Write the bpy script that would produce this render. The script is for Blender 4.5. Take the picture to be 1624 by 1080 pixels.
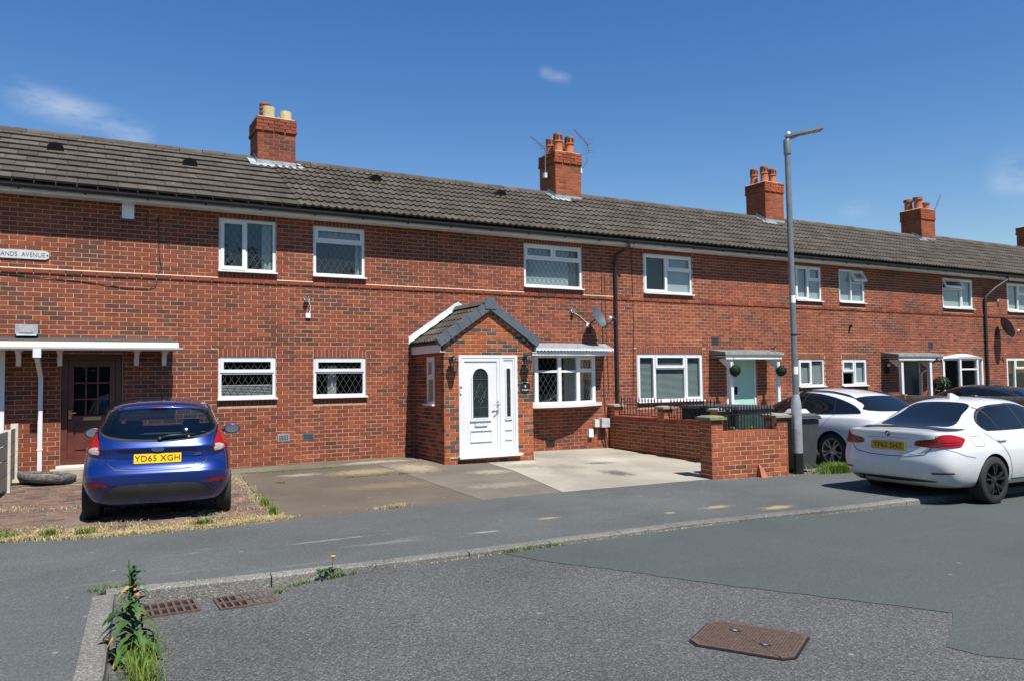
import bpy, bmesh, math, random
import numpy as np
from mathutils import Vector, Matrix
from mathutils.bvhtree import BVHTree
from mathutils.geometry import delaunay_2d_cdt
random.seed(7); np.random.seed(7)
R = math.radians
scene = bpy.context.scene
for _o in list(bpy.data.objects): bpy.data.objects.remove(_o)
COL = scene.collection

# ------------------------------------------------------------------ camera
YAW, PITCH, ROLL = 0.511052565, 0.0479792249, -0.0134449854
CAM = Vector((0.0, -14.822, 1.6))
_fw = Vector((math.sin(YAW)*math.cos(PITCH), math.cos(YAW)*math.cos(PITCH), math.sin(PITCH)))
_rt = Vector((math.cos(YAW), -math.sin(YAW), 0)); _up = _rt.cross(_fw)
_r2 = math.cos(ROLL)*_rt + math.sin(ROLL)*_up; _u2 = -math.sin(ROLL)*_rt + math.cos(ROLL)*_up
cd = bpy.data.cameras.new('camera'); cam = bpy.data.objects.new('camera', cd); COL.objects.link(cam)
cam.matrix_world = Matrix(((_r2.x, _u2.x, -_fw.x, CAM.x), (_r2.y, _u2.y, -_fw.y, CAM.y), (_r2.z, _u2.z, -_fw.z, CAM.z), (0, 0, 0, 1)))
cd.sensor_width = 36; cd.lens = 1244/1624*36; cd.clip_start = 0.05; cd.clip_end = 3000
scene.camera = cam

# ------------------------------------------------------------------ sky, sun, exposure
SUN_EL, SUN_AZ = R(60), R(4.5)           # azimuth measured from the wall normal towards +x
world = bpy.data.worlds.new('World'); scene.world = world; world.use_nodes = True
nt = world.node_tree; nt.nodes.clear()
def N(tree, typ, **kw):
    n = tree.nodes.new(typ)
    for k, v in kw.items(): setattr(n, k, v)
    return n
sky = N(nt, 'ShaderNodeTexSky', sky_type='NISHITA', sun_disc=False)
sky.sun_elevation = SUN_EL; sky.sun_rotation = R(180)-SUN_AZ
sky.altitude = 60; sky.air_density = 1.25; sky.dust_density = 0.0; sky.ozone_density = 2.6
bg = N(nt, 'ShaderNodeBackground'); bg.inputs['Strength'].default_value = 0.08
wo = N(nt, 'ShaderNodeOutputWorld')
tc = N(nt, 'ShaderNodeTexCoord')
# thin fair-weather cloud wisps: stretched noise, thresholded, gathered round a few directions
cn = N(nt, 'ShaderNodeTexNoise'); cn.inputs['Scale'].default_value = 13; cn.inputs['Detail'].default_value = 8; cn.inputs['Roughness'].default_value = .62
cmap = N(nt, 'ShaderNodeMapping'); cmap.inputs['Scale'].default_value = (1, 1, 2.6)
nt.links.new(tc.outputs['Generated'], cmap.inputs['Vector']); nt.links.new(cmap.outputs[0], cn.inputs['Vector'])
acc = None
for d, e, r, s in [((-.049,.952,.303), (.059,.959,.277), .021, .42), ((.866,.454,.209), (.90,.40,.20), .028, .42), ((.516,.778,.359), (.493,.788,.367), .009, .22),
                   ((.791,.582,.189), (.782,.594,.188), .011, .26), ((-.7,-.5,.45), (-.62,-.6,.45), .10, .8), ((.6,-.7,.35), (.7,-.6,.33), .09, .8), ((-.9,.2,.3), (-.92,.1,.3), .08, .7), ((.2,-.9,.3), (.1,-.95,.3), .09, .8)]:
    a = Vector(d).normalized(); b = Vector(e).normalized(); ab = b-a
    sub = N(nt, 'ShaderNodeVectorMath', operation='SUBTRACT'); sub.inputs[1].default_value = a; nt.links.new(tc.outputs['Generated'], sub.inputs[0])
    dt = N(nt, 'ShaderNodeVectorMath', operation='DOT_PRODUCT'); dt.inputs[1].default_value = ab/ab.length_squared; nt.links.new(sub.outputs[0], dt.inputs[0])
    cl = N(nt, 'ShaderNodeClamp'); nt.links.new(dt.outputs['Value'], cl.inputs[0])
    sc = N(nt, 'ShaderNodeVectorMath', operation='SCALE'); sc.inputs[0].default_value = ab; nt.links.new(cl.outputs[0], sc.inputs['Scale'])
    ds = N(nt, 'ShaderNodeVectorMath', operation='DISTANCE'); nt.links.new(sub.outputs[0], ds.inputs[0]); nt.links.new(sc.outputs[0], ds.inputs[1])
    mr = N(nt, 'ShaderNodeMapRange'); mr.interpolation_type = 'SMOOTHSTEP'; nt.links.new(ds.outputs['Value'], mr.inputs['Value'])
    mr.inputs['From Min'].default_value = r*1.25; mr.inputs['From Max'].default_value = 0; mr.inputs['To Max'].default_value = s
    if acc is None: acc = mr.outputs[0]
    else:
        ad = N(nt, 'ShaderNodeMath', operation='ADD'); nt.links.new(acc, ad.inputs[0]); nt.links.new(mr.outputs[0], ad.inputs[1]); acc = ad.outputs[0]
nr = N(nt, 'ShaderNodeMapRange'); nr.inputs['From Min'].default_value = .34; nr.inputs['From Max'].default_value = .72
nt.links.new(cn.outputs['Fac'], nr.inputs['Value'])
mm = N(nt, 'ShaderNodeMath', operation='MULTIPLY', use_clamp=True); nt.links.new(acc, mm.inputs[0]); nt.links.new(nr.outputs[0], mm.inputs[1])
mix = N(nt, 'ShaderNodeMix', data_type='RGBA'); nt.links.new(mm.outputs[0], mix.inputs['Factor'])
hsv = N(nt, 'ShaderNodeHueSaturation'); hsv.inputs['Saturation'].default_value = 1.34; hsv.inputs['Hue'].default_value = .511
nt.links.new(sky.outputs[0], hsv.inputs['Color']); nt.links.new(hsv.outputs[0], mix.inputs[6]); mix.inputs[7].default_value = (7.5, 7.8, 8.2, 1)
nt.links.new(mix.outputs[2], bg.inputs['Color']); nt.links.new(bg.outputs[0], wo.inputs[0])
sl = bpy.data.lights.new('sun', 'SUN'); sl.energy = 5.0; sl.angle = R(.5); sl.color = (1, .955, .88)
sun = bpy.data.objects.new('sun', sl); COL.objects.link(sun)
_sd = Vector((math.sin(SUN_AZ)*math.cos(SUN_EL), -math.cos(SUN_AZ)*math.cos(SUN_EL), math.sin(SUN_EL)))
sun.rotation_euler = _sd.to_track_quat('Z', 'Y').to_euler(); sun.location = _sd*60
vs = scene.view_settings; vs.view_transform = 'Standard'; vs.look = 'None'; vs.gamma = 1; vs.exposure = 0.60; vs.use_curve_mapping = False
scene.render.engine = 'CYCLES'
try:
    scene.cycles.max_bounces = 8; scene.cycles.transparent_max_bounces = 12; scene.cycles.caustics_reflective = False; scene.cycles.caustics_refractive = False
except Exception: pass

# ------------------------------------------------------------------ materials
MT = {}
def _mat(name):
    m = bpy.data.materials.new(name); m.use_nodes = True; t = m.node_tree; t.nodes.clear()
    out = N(t, 'ShaderNodeOutputMaterial'); MT[name] = m
    return m, t, out
def c4(c): return (c[0], c[1], c[2], 1)
def pos(t):
    g = N(t, 'ShaderNodeNewGeometry'); return g.outputs['Position']
def noise(t, scale, detail=4, rough=.55, vec=None, stretch=None):
    n = N(t, 'ShaderNodeTexNoise'); n.inputs['Scale'].default_value = scale; n.inputs['Detail'].default_value = detail; n.inputs['Roughness'].default_value = rough
    v = vec or pos(t)
    if stretch:
        mp = N(t, 'ShaderNodeMapping'); mp.inputs['Scale'].default_value = stretch; t.links.new(v, mp.inputs[0]); v = mp.outputs[0]
    t.links.new(v, n.inputs['Vector']); return n.outputs['Fac']
def ramp(t, fac, stops, interp='LINEAR'):
    r = N(t, 'ShaderNodeValToRGB'); r.color_ramp.interpolation = interp; e = r.color_ramp.elements
    while len(e) < len(stops): e.new(.5)
    for i, (p, c) in enumerate(stops): e[i].position = p; e[i].color = c4(c) if not isinstance(c, (int, float)) else (c, c, c, 1)
    t.links.new(fac, r.inputs[0]); return r.outputs[0]
def mixc(t, fac, a, b, mode='MIX'):
    m = N(t, 'ShaderNodeMix', data_type='RGBA', blend_type=mode)
    if isinstance(fac, (int, float)): m.inputs[0].default_value = fac
    else: t.links.new(fac, m.inputs[0])
    for k, s in ((6, a), (7, b)):
        if isinstance(s, tuple): m.inputs[k].default_value = c4(s)
        else: t.links.new(s, m.inputs[k])
    return m.outputs[2]
def bump(t, h, strength=.3, dist=.01):
    b = N(t, 'ShaderNodeBump'); b.inputs['Strength'].default_value = strength; b.inputs['Distance'].default_value = dist
    t.links.new(h, b.inputs['Height']); return b.outputs[0]
def princ(t, out, col, rough=.6, metal=0, spec=.5, nrm=None, coat=0, trans=0):
    p = N(t, 'ShaderNodeBsdfPrincipled')
    for k, v in (('Base Color', col), ('Roughness', rough), ('Metallic', metal), ('Specular IOR Level', spec), ('Coat Weight', coat), ('Transmission Weight', trans)):
        if isinstance(v, tuple): p.inputs[k].default_value = c4(v)
        elif isinstance(v, (int, float)): p.inputs[k].default_value = v
        else: t.links.new(v, p.inputs[k])
    p.inputs['Coat Roughness'].default_value = .03
    if nrm is not None: t.links.new(nrm, p.inputs['Normal'])
    t.links.new(p.outputs[0], out.inputs[0]); return p
def plain(name, col, rough=.5, var=.12, scale=6, metal=0, spec=.5, bmp=0, bscale=80, coat=0, dirt=0):
    """one base colour with a little mottling, an optional streaky dirt layer and fine relief"""
    m, t, o = _mat(name)
    f = noise(t, scale, 5)
    a = tuple(max(0, c*(1-var)) for c in col); b = tuple(min(1, c*(1+var)) for c in col)
    cc = ramp(t, f, [(.3, a), (.7, b)])
    if dirt:
        d = ramp(t, noise(t, 3.5, 7, .7, stretch=(1, 1, .35)), [(.45, 0.0), (.75, dirt)])
        cc = mixc(t, d, cc, tuple(c*.35+.02 for c in col))
    nb = bump(t, noise(t, bscale, 3), bmp, .006) if bmp else None
    princ(t, o, cc, rough, metal, spec, nb, coat)
    return m
def brick_mat(name, stops, rough=.85, soot=0, lime=0, marks=False):
    m, t, o = _mat(name)
    a = N(t, 'ShaderNodeAttribute'); a.attribute_name = 'tint'
    cc = ramp(t, a.outputs['Fac'], stops)
    f = ramp(t, noise(t, 38, 5, .65), [(.25, .72), (.75, 1.22)])
    cc = mixc(t, 1.0, cc, f, 'MULTIPLY')
    big = ramp(t, noise(t, 1.1, 4), [(.3, .86), (.7, 1.12)])
    cc = mixc(t, 1.0, cc, big, 'MULTIPLY')
    if lime:
        l = ramp(t, noise(t, 5.5, 8, .72), [(.60, 0.0), (.82, lime)])
        cc = mixc(t, l, cc, (.5, .42, .36))
    st = ramp(t, noise(t, 2.4, 6, .65, stretch=(1, 1, .16)), [(.35, .80), (.65, 1.10)])      # rain streaks
    cc = mixc(t, 1.0, cc, st, 'MULTIPLY')
    if marks:                                        # old paint splashes round the left door
        mp = N(t, 'ShaderNodeMapping', vector_type='TEXTURE'); mp.inputs['Location'].default_value = (.35, 0, 1.15); mp.inputs['Scale'].default_value = (1.35, 9, 1.1); t.links.new(pos(t), mp.inputs[0])
        ln = N(t, 'ShaderNodeVectorMath', operation='LENGTH'); t.links.new(mp.outputs[0], ln.inputs[0])
        k1 = ramp(t, ln.outputs['Value'], [(.8, 1.0), (1.0, 0.0)]); k2 = ramp(t, noise(t, 13, 6, .8, stretch=(1, 1, .6)), [(.62, 0.0), (.68, .75)])
        cc = mixc(t, mixc(t, 1.0, k1, k2, 'MULTIPLY'), cc, (.62,.58,.54))
    if soot:
        l = ramp(t, noise(t, 2.2, 6, .65), [(.42, 0.0), (.8, soot)])
        cc = mixc(t, l, cc, (.06, .045, .04))
    princ(t, o, cc, rough, 0, .25, bump(t, noise(t, 140, 4, .7), .35, .004))
    return m
brick_mat('brick_red', [(0, (.098,.048,.034)), (.12, (.130,.050,.034)), (.24, (.175,.053,.033)), (.45, (.220,.057,.032)), (.75, (.258,.065,.033)), (1, (.335,.092,.041))], lime=.12, marks=True)
brick_mat('brick_porch', [(0, (.075,.058,.055)), (.28, (.125,.075,.06)), (.33, (.20,.058,.028)), (.5, (.30,.075,.030)), (.8, (.37,.095,.034)), (1, (.42,.125,.045))], lime=.10)
brick_mat('brick_garden', [(0, (.11,.05,.036)), (.25, (.22,.06,.034)), (.6, (.30,.078,.040)), (1, (.40,.118,.055))], lime=.22)
brick_mat('brick_chimney', [(0, (.09,.038,.028)), (.25, (.20,.053,.032)), (.6, (.28,.072,.038)), (1, (.36,.10,.048))], soot=.35)
brick_mat('brick_chimney_orange', [(0, (.20,.055,.028)), (.4, (.31,.08,.034)), (1, (.39,.11,.044))], soot=.18)
brick_mat('paver', [(0, (.09,.068,.055)), (.4, (.155,.098,.075)), (.8, (.20,.118,.09)), (1, (.19,.15,.115))], soot=.35, lime=.35)
plain('mortar', (.41,.30,.195), .95, .25, 14, bmp=.4, bscale=150)
plain('mortar_cream', (.46,.37,.25), .95, .12, 14)
plain('mortar_garden', (.50,.38,.20), .95, .25, 14, bmp=.4)
plain('mortar_dark', (.22,.15,.11), .95, .25, 14)
plain('soldier', (.30,.085,.055), .85, .25, 30)
plain('upvc', (.68,.69,.69), .32, .04, 3, spec=.5, dirt=.14)
plain('fascia_white', (.74,.73,.69), .45, .06, 2, dirt=.30)
plain('cream_board', (.72,.67,.54), .5, .06, 3, dirt=.15)
plain('gutter_black', (.018,.019,.022), .55, .1, 4)
plain('felt', (.055,.06,.066), .8, .15, 10)
plain('lead', (.30,.33,.35), .5, .25, 9, metal=.25)
plain('lead_white', (.62,.66,.68), .5, .18, 12, metal=.1)
plain('lead_pale', (.34,.38,.40), .6, .3, 10, metal=.1, dirt=.3)
plain('lead_came', (.10,.105,.10), .5, .05, 5, metal=.2)
plain('metal_grey', (.24,.26,.27), .42, .10, 6, metal=.55, dirt=.2)
plain('metal_silver', (.55,.57,.58), .38, .14, 12, metal=.6, dirt=.25)
plain('band_grey', (.25,.26,.27), .6, .15, 15)
plain('black_paint', (.014,.014,.015), .35, .15, 10)
plain('iron_black', (.018,.019,.021), .45, .2, 20, metal=.2)
plain('rubber', (.018,.018,.019), .8, .2, 20, bmp=.2)
plain('plastic_black', (.02,.021,.023), .5, .12, 8)
plain('plastic_dark_grey', (.05,.055,.06), .5, .12, 6, dirt=.2)
plain('plastic_white', (.78,.79,.78), .4, .04, 6)
plain('plastic_blue', (.02,.06,.22), .35, .05, 6)
plain('slate_grey', (.085,.105,.125), .5, .15, 8)
plain('render_cream', (.60,.57,.50), .8, .12, 8)
plain('door_brown', (.10,.028,.018), .42, .3, 7, dirt=.2)
plain('door_mint', (.36,.60,.50), .4, .03, 3)
plain('door_dark', (.035,.036,.04), .4, .1, 5)
plain('brass', (.5,.36,.14), .35, .1, 8, metal=.9)
plain('chrome', (.75,.76,.78), .12, .02, 5, metal=1)
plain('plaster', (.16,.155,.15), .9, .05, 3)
plain('blind_white', (.72,.73,.70), .7, .04, 5)
plain('blind_grey', (.52,.57,.57), .7, .05, 5)
plain('curtain', (.55,.54,.52), .9, .1, 10)
plain('curtain_dark', (.12,.11,.11), .9, .2, 10)
plain('wood_fence', (.26,.175,.10), .85, .3, 9, dirt=.35)
plain('wood_grey', (.33,.29,.23), .9, .25, 9, dirt=.3)
plain('concrete_post', (.52,.50,.45), .9, .15, 14, bmp=.3)
plain('timber_weathered', (.17,.18,.165), .85, .35, 12, dirt=.3)
plain('coping', (.27,.25,.20), .95, .25, 22, bmp=.5, dirt=.3)
plain('coping_moss', (.17,.18,.10), .95, .35, 22, bmp=.5)
plain('terracotta', (.46,.145,.06), .75, .15, 12, dirt=.12)
plain('terracotta_dark', (.30,.10,.055), .8, .25, 12, dirt=.5)
plain('pot_buff', (.46,.38,.22), .85, .25, 14, dirt=.25)
plain('green_box', (.03,.055,.05), .5, .2, 6)
plain('leaf_dark', (.018,.05,.022), .7, .5, 60)
plain('rust_iron', (.105,.066,.05), .8, .3, 22, metal=.15, bmp=.4, bscale=200)
plain('sign_grey', (.52,.54,.53), .5, .08, 20, dirt=.25)
plain('ink_grey', (.10,.11,.12), .6, .1, 20)
plain('ink_black', (.012,.012,.012), .5, .05, 20)
plain('ink_white', (.8,.8,.8), .5, .05, 20)
plain('plate_yellow', (.85,.52,.01), .35, .03, 5)
plain('plate_yellow_dull', (.52,.32,.015), .4, .05, 5)
plain('dish_grey', (.075,.09,.105), .5, .06, 5)
plain('stone_pale', (.55,.50,.40), .95, .2, 15, bmp=.4)
plain('step_concrete', (.36,.32,.25), .95, .25, 9, bmp=.4)
plain('seat_fabric', (.03,.032,.036), .9, .2, 30)
plain('interior_grey', (.08,.08,.082), .8, .1, 10)
plain('bag_grey', (.45,.44,.47), .5, .2, 8)
plain('reflector_red', (.20,.006,.006), .2, .1, 10, spec=.6)
plain('lens_red', (.30,.005,.004), .22, .15, 14, spec=.4, coat=.15)
plain('lens_dark_red', (.09,.003,.003), .22, .15, 14, spec=.4, coat=.15)
plain('lens_clear', (.42,.38,.37), .08, .15, 20, spec=.7, coat=.5)
plain('mirror_glass', (.55,.66,.72), .05, .03, 5, metal=1)
plain('bark_grey', (.10,.10,.098), .95, .75, 22, bmp=1.0, bscale=45, dirt=.5)
plain('sun_bleached', (.45,.25,.12), .9, .25, 12)
# kitchen-window clutter colours etc. share the plain materials above

def roof_mat(name, base, lichen):
    m, t, o = _mat(name)
    f = noise(t, 2.2, 6, .6)
    cc = ramp(t, f, [(.3, tuple(c*.8 for c in base)), (.7, tuple(c*1.25 for c in base))])
    oi = N(t, 'ShaderNodeObjectInfo')
    pv = ramp(t, oi.outputs['Random'], [(0, .78), (1, 1.25)])
    cc = mixc(t, 1.0, cc, pv, 'MULTIPLY')
    v = N(t, 'ShaderNodeTexVoronoi'); v.inputs['Scale'].default_value = 2.0; v.inputs['Randomness'].default_value = 1; t.links.new(pos(t), v.inputs['Vector'])
    sp = ramp(t, v.outputs['Distance'], [(.02, .55), (.05, 0.0)])
    cc = mixc(t, sp, cc, (.46,.45,.40))
    g = ramp(t, noise(t, 7, 8, .75), [(.58, 0.0), (.78, lichen)])
    cc = mixc(t, g, cc, (.30,.25,.15))
    princ(t, o, cc, .88, 0, .25, bump(t, noise(t, 110, 4), .4, .004))
roof_mat('roof_tile', (.072,.061,.049), .22)
roof_mat('ridge_tile', (.075,.066,.056), .7)

def asphalt(name, base, agg, contrast, streak=0, blot=.15, spots=None):
    m, t, o = _mat(name)
    v = N(t, 'ShaderNodeTexVoronoi'); v.inputs['Scale'].default_value = agg; t.links.new(pos(t), v.inputs['Vector'])
    cell = N(t, 'ShaderNodeSeparateColor'); t.links.new(v.outputs['Color'], cell.inputs[0])
    g = ramp(t, cell.outputs[0], [(0, 1-contrast), (.55, 1.0), (.85, 1+contrast*.7), (1, 1+contrast*2.4)])
    b = ramp(t, noise(t, .55, 6, .6), [(.3, 1-blot), (.7, 1+blot)])
    cc = mixc(t, 1.0, base, g, 'MULTIPLY'); cc = mixc(t, 1.0, cc, b, 'MULTIPLY')
    fl = ramp(t, noise(t, agg*.45, 3, .6), [(.35, 1-contrast*.45), (.65, 1+contrast*.45)])
    cc = mixc(t, 1.0, cc, fl, 'MULTIPLY')
    if streak:
        s = ramp(t, noise(t, 1.6, 8, .7, stretch=(.35, 2.6, 1)), [(.60, 0.0), (.78, streak)])
        cc = mixc(t, s, cc, (.36,.35,.33))
        s2 = ramp(t, noise(t, 7, 8, .8, stretch=(.5, 1.6, 1)), [(.66, 0.0), (.74, streak*1.6)])
        cc = mixc(t, s2, cc, (.5,.48,.44))
    gum = N(t, 'ShaderNodeTexVoronoi'); gum.inputs['Scale'].default_value = 2.3; t.links.new(pos(t), gum.inputs['Vector'])
    cc = mixc(t, ramp(t, gum.outputs['Distance'], [(.03, .5), (.055, 0.0)]), cc, (.30,.30,.29))
    oil = ramp(t, noise(t, 1.3, 7, .68), [(.60, 0.0), (.80, .30)]); cc = mixc(t, oil, cc, tuple(c*.55 for c in base))
    for (x, y, rx, ry, col, k) in (spots or []):
        mp = N(t, 'ShaderNodeMapping', vector_type='TEXTURE'); mp.inputs['Location'].default_value = (x, y, 0); mp.inputs['Scale'].default_value = (rx, ry, 1e3)
        t.links.new(pos(t), mp.inputs[0])
        ln = N(t, 'ShaderNodeVectorMath', operation='LENGTH'); t.links.new(mp.outputs[0], ln.inputs[0])
        ad = N(t, 'ShaderNodeMath', operation='ADD'); t.links.new(ln.outputs['Value'], ad.inputs[0]); nn = noise(t, 9, 7, .75)
        ms = N(t, 'ShaderNodeMath', operation='MULTIPLY_ADD'); t.links.new(nn, ms.inputs[0]); ms.inputs[1].default_value = 2.6; ms.inputs[2].default_value = -1.3
        t.links.new(ms.outputs[0], ad.inputs[1])
        f = ramp(t, ad.outputs[0], [(.35, k), (.95, 0.0)])
        cc = mixc(t, f, cc, col)
    princ(t, o, cc, .9, 0, .3, bump(t, v.outputs['Distance'], .55, .006))
asphalt('asphalt_old', (.080,.081,.079), 100, .42, 0, .16)
asphalt('asphalt_new', (.067,.078,.075), 150, .18, .05, .08)
SAND = (.34,.26,.12)
asphalt('asphalt_path', (.084,.091,.089), 150, .26, .5, .17,
        [(4.98,-6.75,.20,.07,SAND,.85), (6.47,-7.22,.09,.07,SAND,.75), (7.28,-7.19,.30,.11,SAND,.8), (7.9,-7.62,.34,.13,SAND,.85), (3.95,-7.1,.2,.05,(.42,.41,.38),.5), (2.4,-6.6,.6,.05,(.36,.35,.33),.35)])
def concrete(name, base, spots, blot=.25):
    asphalt(name, base, 120, .12, 0, blot, spots)
concrete('slab_brown', (.105,.086,.065), [(4.5,-1.6,.9,.4,(.30,.225,.13),.8), (4.3,-3.2,.9,.35,(.22,.155,.09),.55), (3.4,-1.4,.5,.2,(.38,.34,.28),.5)])
concrete('slab_grey', (.138,.120,.094), [(5.4,-1.6,.5,.7,(.40,.33,.22),.6), (5.9,-4.0,.8,.3,(.33,.30,.24),.4), (6.4,-2.6,.5,.3,(.40,.35,.26),.5)])
concrete('slab_pale', (.30,.275,.225), [(7.3,-2.2,.5,.35,(.16,.14,.11),.5), (7.5,-3.4,.35,.8,(.19,.17,.135),.5), (7.9,-2.6,.5,.5,(.17,.15,.12),.6), (8.3,-3.7,.28,.5,(.075,.065,.055),.8), (8.9,-2.4,.55,.22,(.09,.08,.065),.8), (9.3,-2.0,.5,.7,(.50,.46,.38),.5), (10.4,-1.2,.5,.4,(.20,.185,.13),.6), (7.6,-1.7,.5,.2,(.5,.46,.36),.5)])
concrete('apron', (.125,.108,.082), [(2.6,-.4,.7,.18,(.16,.15,.11),.5), (5,-.5,.9,.2,(.40,.36,.26),.6)])
asphalt('kerb_stone', (.15,.145,.13), 110, .35, 0, .4)
asphalt('garden_ground', (.15,.138,.11), 90, .25, 0, .3)
asphalt('earth', (.12,.13,.06), 20, .3, 0, .3)

def leaf_mat(name, a, b, trans=.25):
    m, t, o = _mat(name)
    at = N(t, 'ShaderNodeAttribute'); at.attribute_name = 'tint'
    cc = ramp(t, at.outputs['Fac'], [(0, a), (1, b)])
    p = N(t, 'ShaderNodeBsdfPrincipled'); t.links.new(cc, p.inputs['Base Color']); p.inputs['Roughness'].default_value = .6; p.inputs['Specular IOR Level'].default_value = .3
    tr = N(t, 'ShaderNodeBsdfTranslucent'); t.links.new(cc, tr.inputs[0])
    mx = N(t, 'ShaderNodeMixShader'); mx.inputs[0].default_value = trans
    t.links.new(p.outputs[0], mx.inputs[1]); t.links.new(tr.outputs[0], mx.inputs[2]); t.links.new(mx.outputs[0], o.inputs[0])
leaf_mat('straw', (.38,.29,.13), (.62,.52,.30))
leaf_mat('grass_green', (.07,.13,.018), (.22,.30,.05))
leaf_mat('weed_leaf', (.025,.075,.022), (.09,.17,.045))
leaf_mat('weed_yellow', (.42,.36,.06), (.55,.46,.08))
leaf_mat('topiary', (.006,.022,.010), (.022,.06,.024))
leaf_mat('petal', (.75,.50,.01), (.85,.60,.02))

def glass_mat(name, tint, alpha, refl=1.0, rough=.01):
    """thin pane: fresnel mirror over tinted see-through"""
    m, t, o = _mat(name)
    tr = N(t, 'ShaderNodeBsdfTransparent'); tr.inputs[0].default_value = c4(tint)
    df = N(t, 'ShaderNodeBsdfDiffuse'); df.inputs[0].default_value = (.012, .015, .018, 1)
    ma = N(t, 'ShaderNodeMixShader'); ma.inputs[0].default_value = alpha; t.links.new(tr.outputs[0], ma.inputs[1]); t.links.new(df.outputs[0], ma.inputs[2])
    gl = N(t, 'ShaderNodeBsdfGlossy'); gl.inputs['Roughness'].default_value = rough; gl.inputs[0].default_value = (refl, refl, refl, 1)
    nb = bump(t, noise(t, 1.1, 2), .03, .05); t.links.new(nb, gl.inputs['Normal'])
    lw = N(t, 'ShaderNodeLayerWeight'); lw.inputs[0].default_value = .5          # Schlick term, the same from both sides
    pw = N(t, 'ShaderNodeMath', operation='POWER'); t.links.new(lw.outputs['Facing'], pw.inputs[0]); pw.inputs[1].default_value = 5
    fr = N(t, 'ShaderNodeMath', operation='MULTIPLY_ADD'); t.links.new(pw.outputs[0], fr.inputs[0]); fr.inputs[1].default_value = .93; fr.inputs[2].default_value = .065
    mx = N(t, 'ShaderNodeMixShader'); t.links.new(fr.outputs[0], mx.inputs[0]); t.links.new(ma.outputs[0], mx.inputs[1]); t.links.new(gl.outputs[0], mx.inputs[2])
    t.links.new(mx.outputs[0], o.inputs[0])
glass_mat('glass_window', (.72,.78,.78), .08)
glass_mat('glass_obscure', (.30,.36,.36), .45, .9, .06)
glass_mat('glass_car', (.55,.63,.62), .10)
glass_mat('glass_privacy', (.10,.11,.13), .55)
glass_mat('glass_lantern', (.85,.85,.82), .05)

def paint(name, col, flake=0, rough=.32, dirt=0):
    m, t, o = _mat(name)
    cc = col
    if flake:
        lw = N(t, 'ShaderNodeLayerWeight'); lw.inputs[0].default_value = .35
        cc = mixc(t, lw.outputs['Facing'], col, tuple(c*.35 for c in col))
    if dirt:
        sx = N(t, 'ShaderNodeSeparateXYZ'); tcn = N(t, 'ShaderNodeTexCoord'); t.links.new(tcn.outputs['Object'], sx.inputs[0])
        h = ramp(t, sx.outputs[2], [(.22, 1.0), (.62, 0.0)])
        n = ramp(t, noise(t, 6, 7, .7), [(.35, .25), (.8, 1.0)])
        d = mixc(t, 1.0, h, n, 'MULTIPLY'); d2 = mixc(t, 1.0, d, (dirt, dirt, dirt), 'MULTIPLY')
        cc = mixc(t, d2, cc, (.33,.29,.23))
    princ(t, o, cc, rough, .45 if flake else 0, .5, None, 1.0)
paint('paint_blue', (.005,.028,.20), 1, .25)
paint('paint_white', (.62,.64,.65), 0, .35, .75)
paint('paint_white_clean', (.64,.66,.69), 0, .32, .2)
paint('paint_black', (.012,.010,.011), 0, .3)
def emblem_blue():
    m, t, o = _mat('emblem_blue'); princ(t, o, (.006,.03,.17), .15, 0, .5, None, 1)
emblem_blue()

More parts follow.
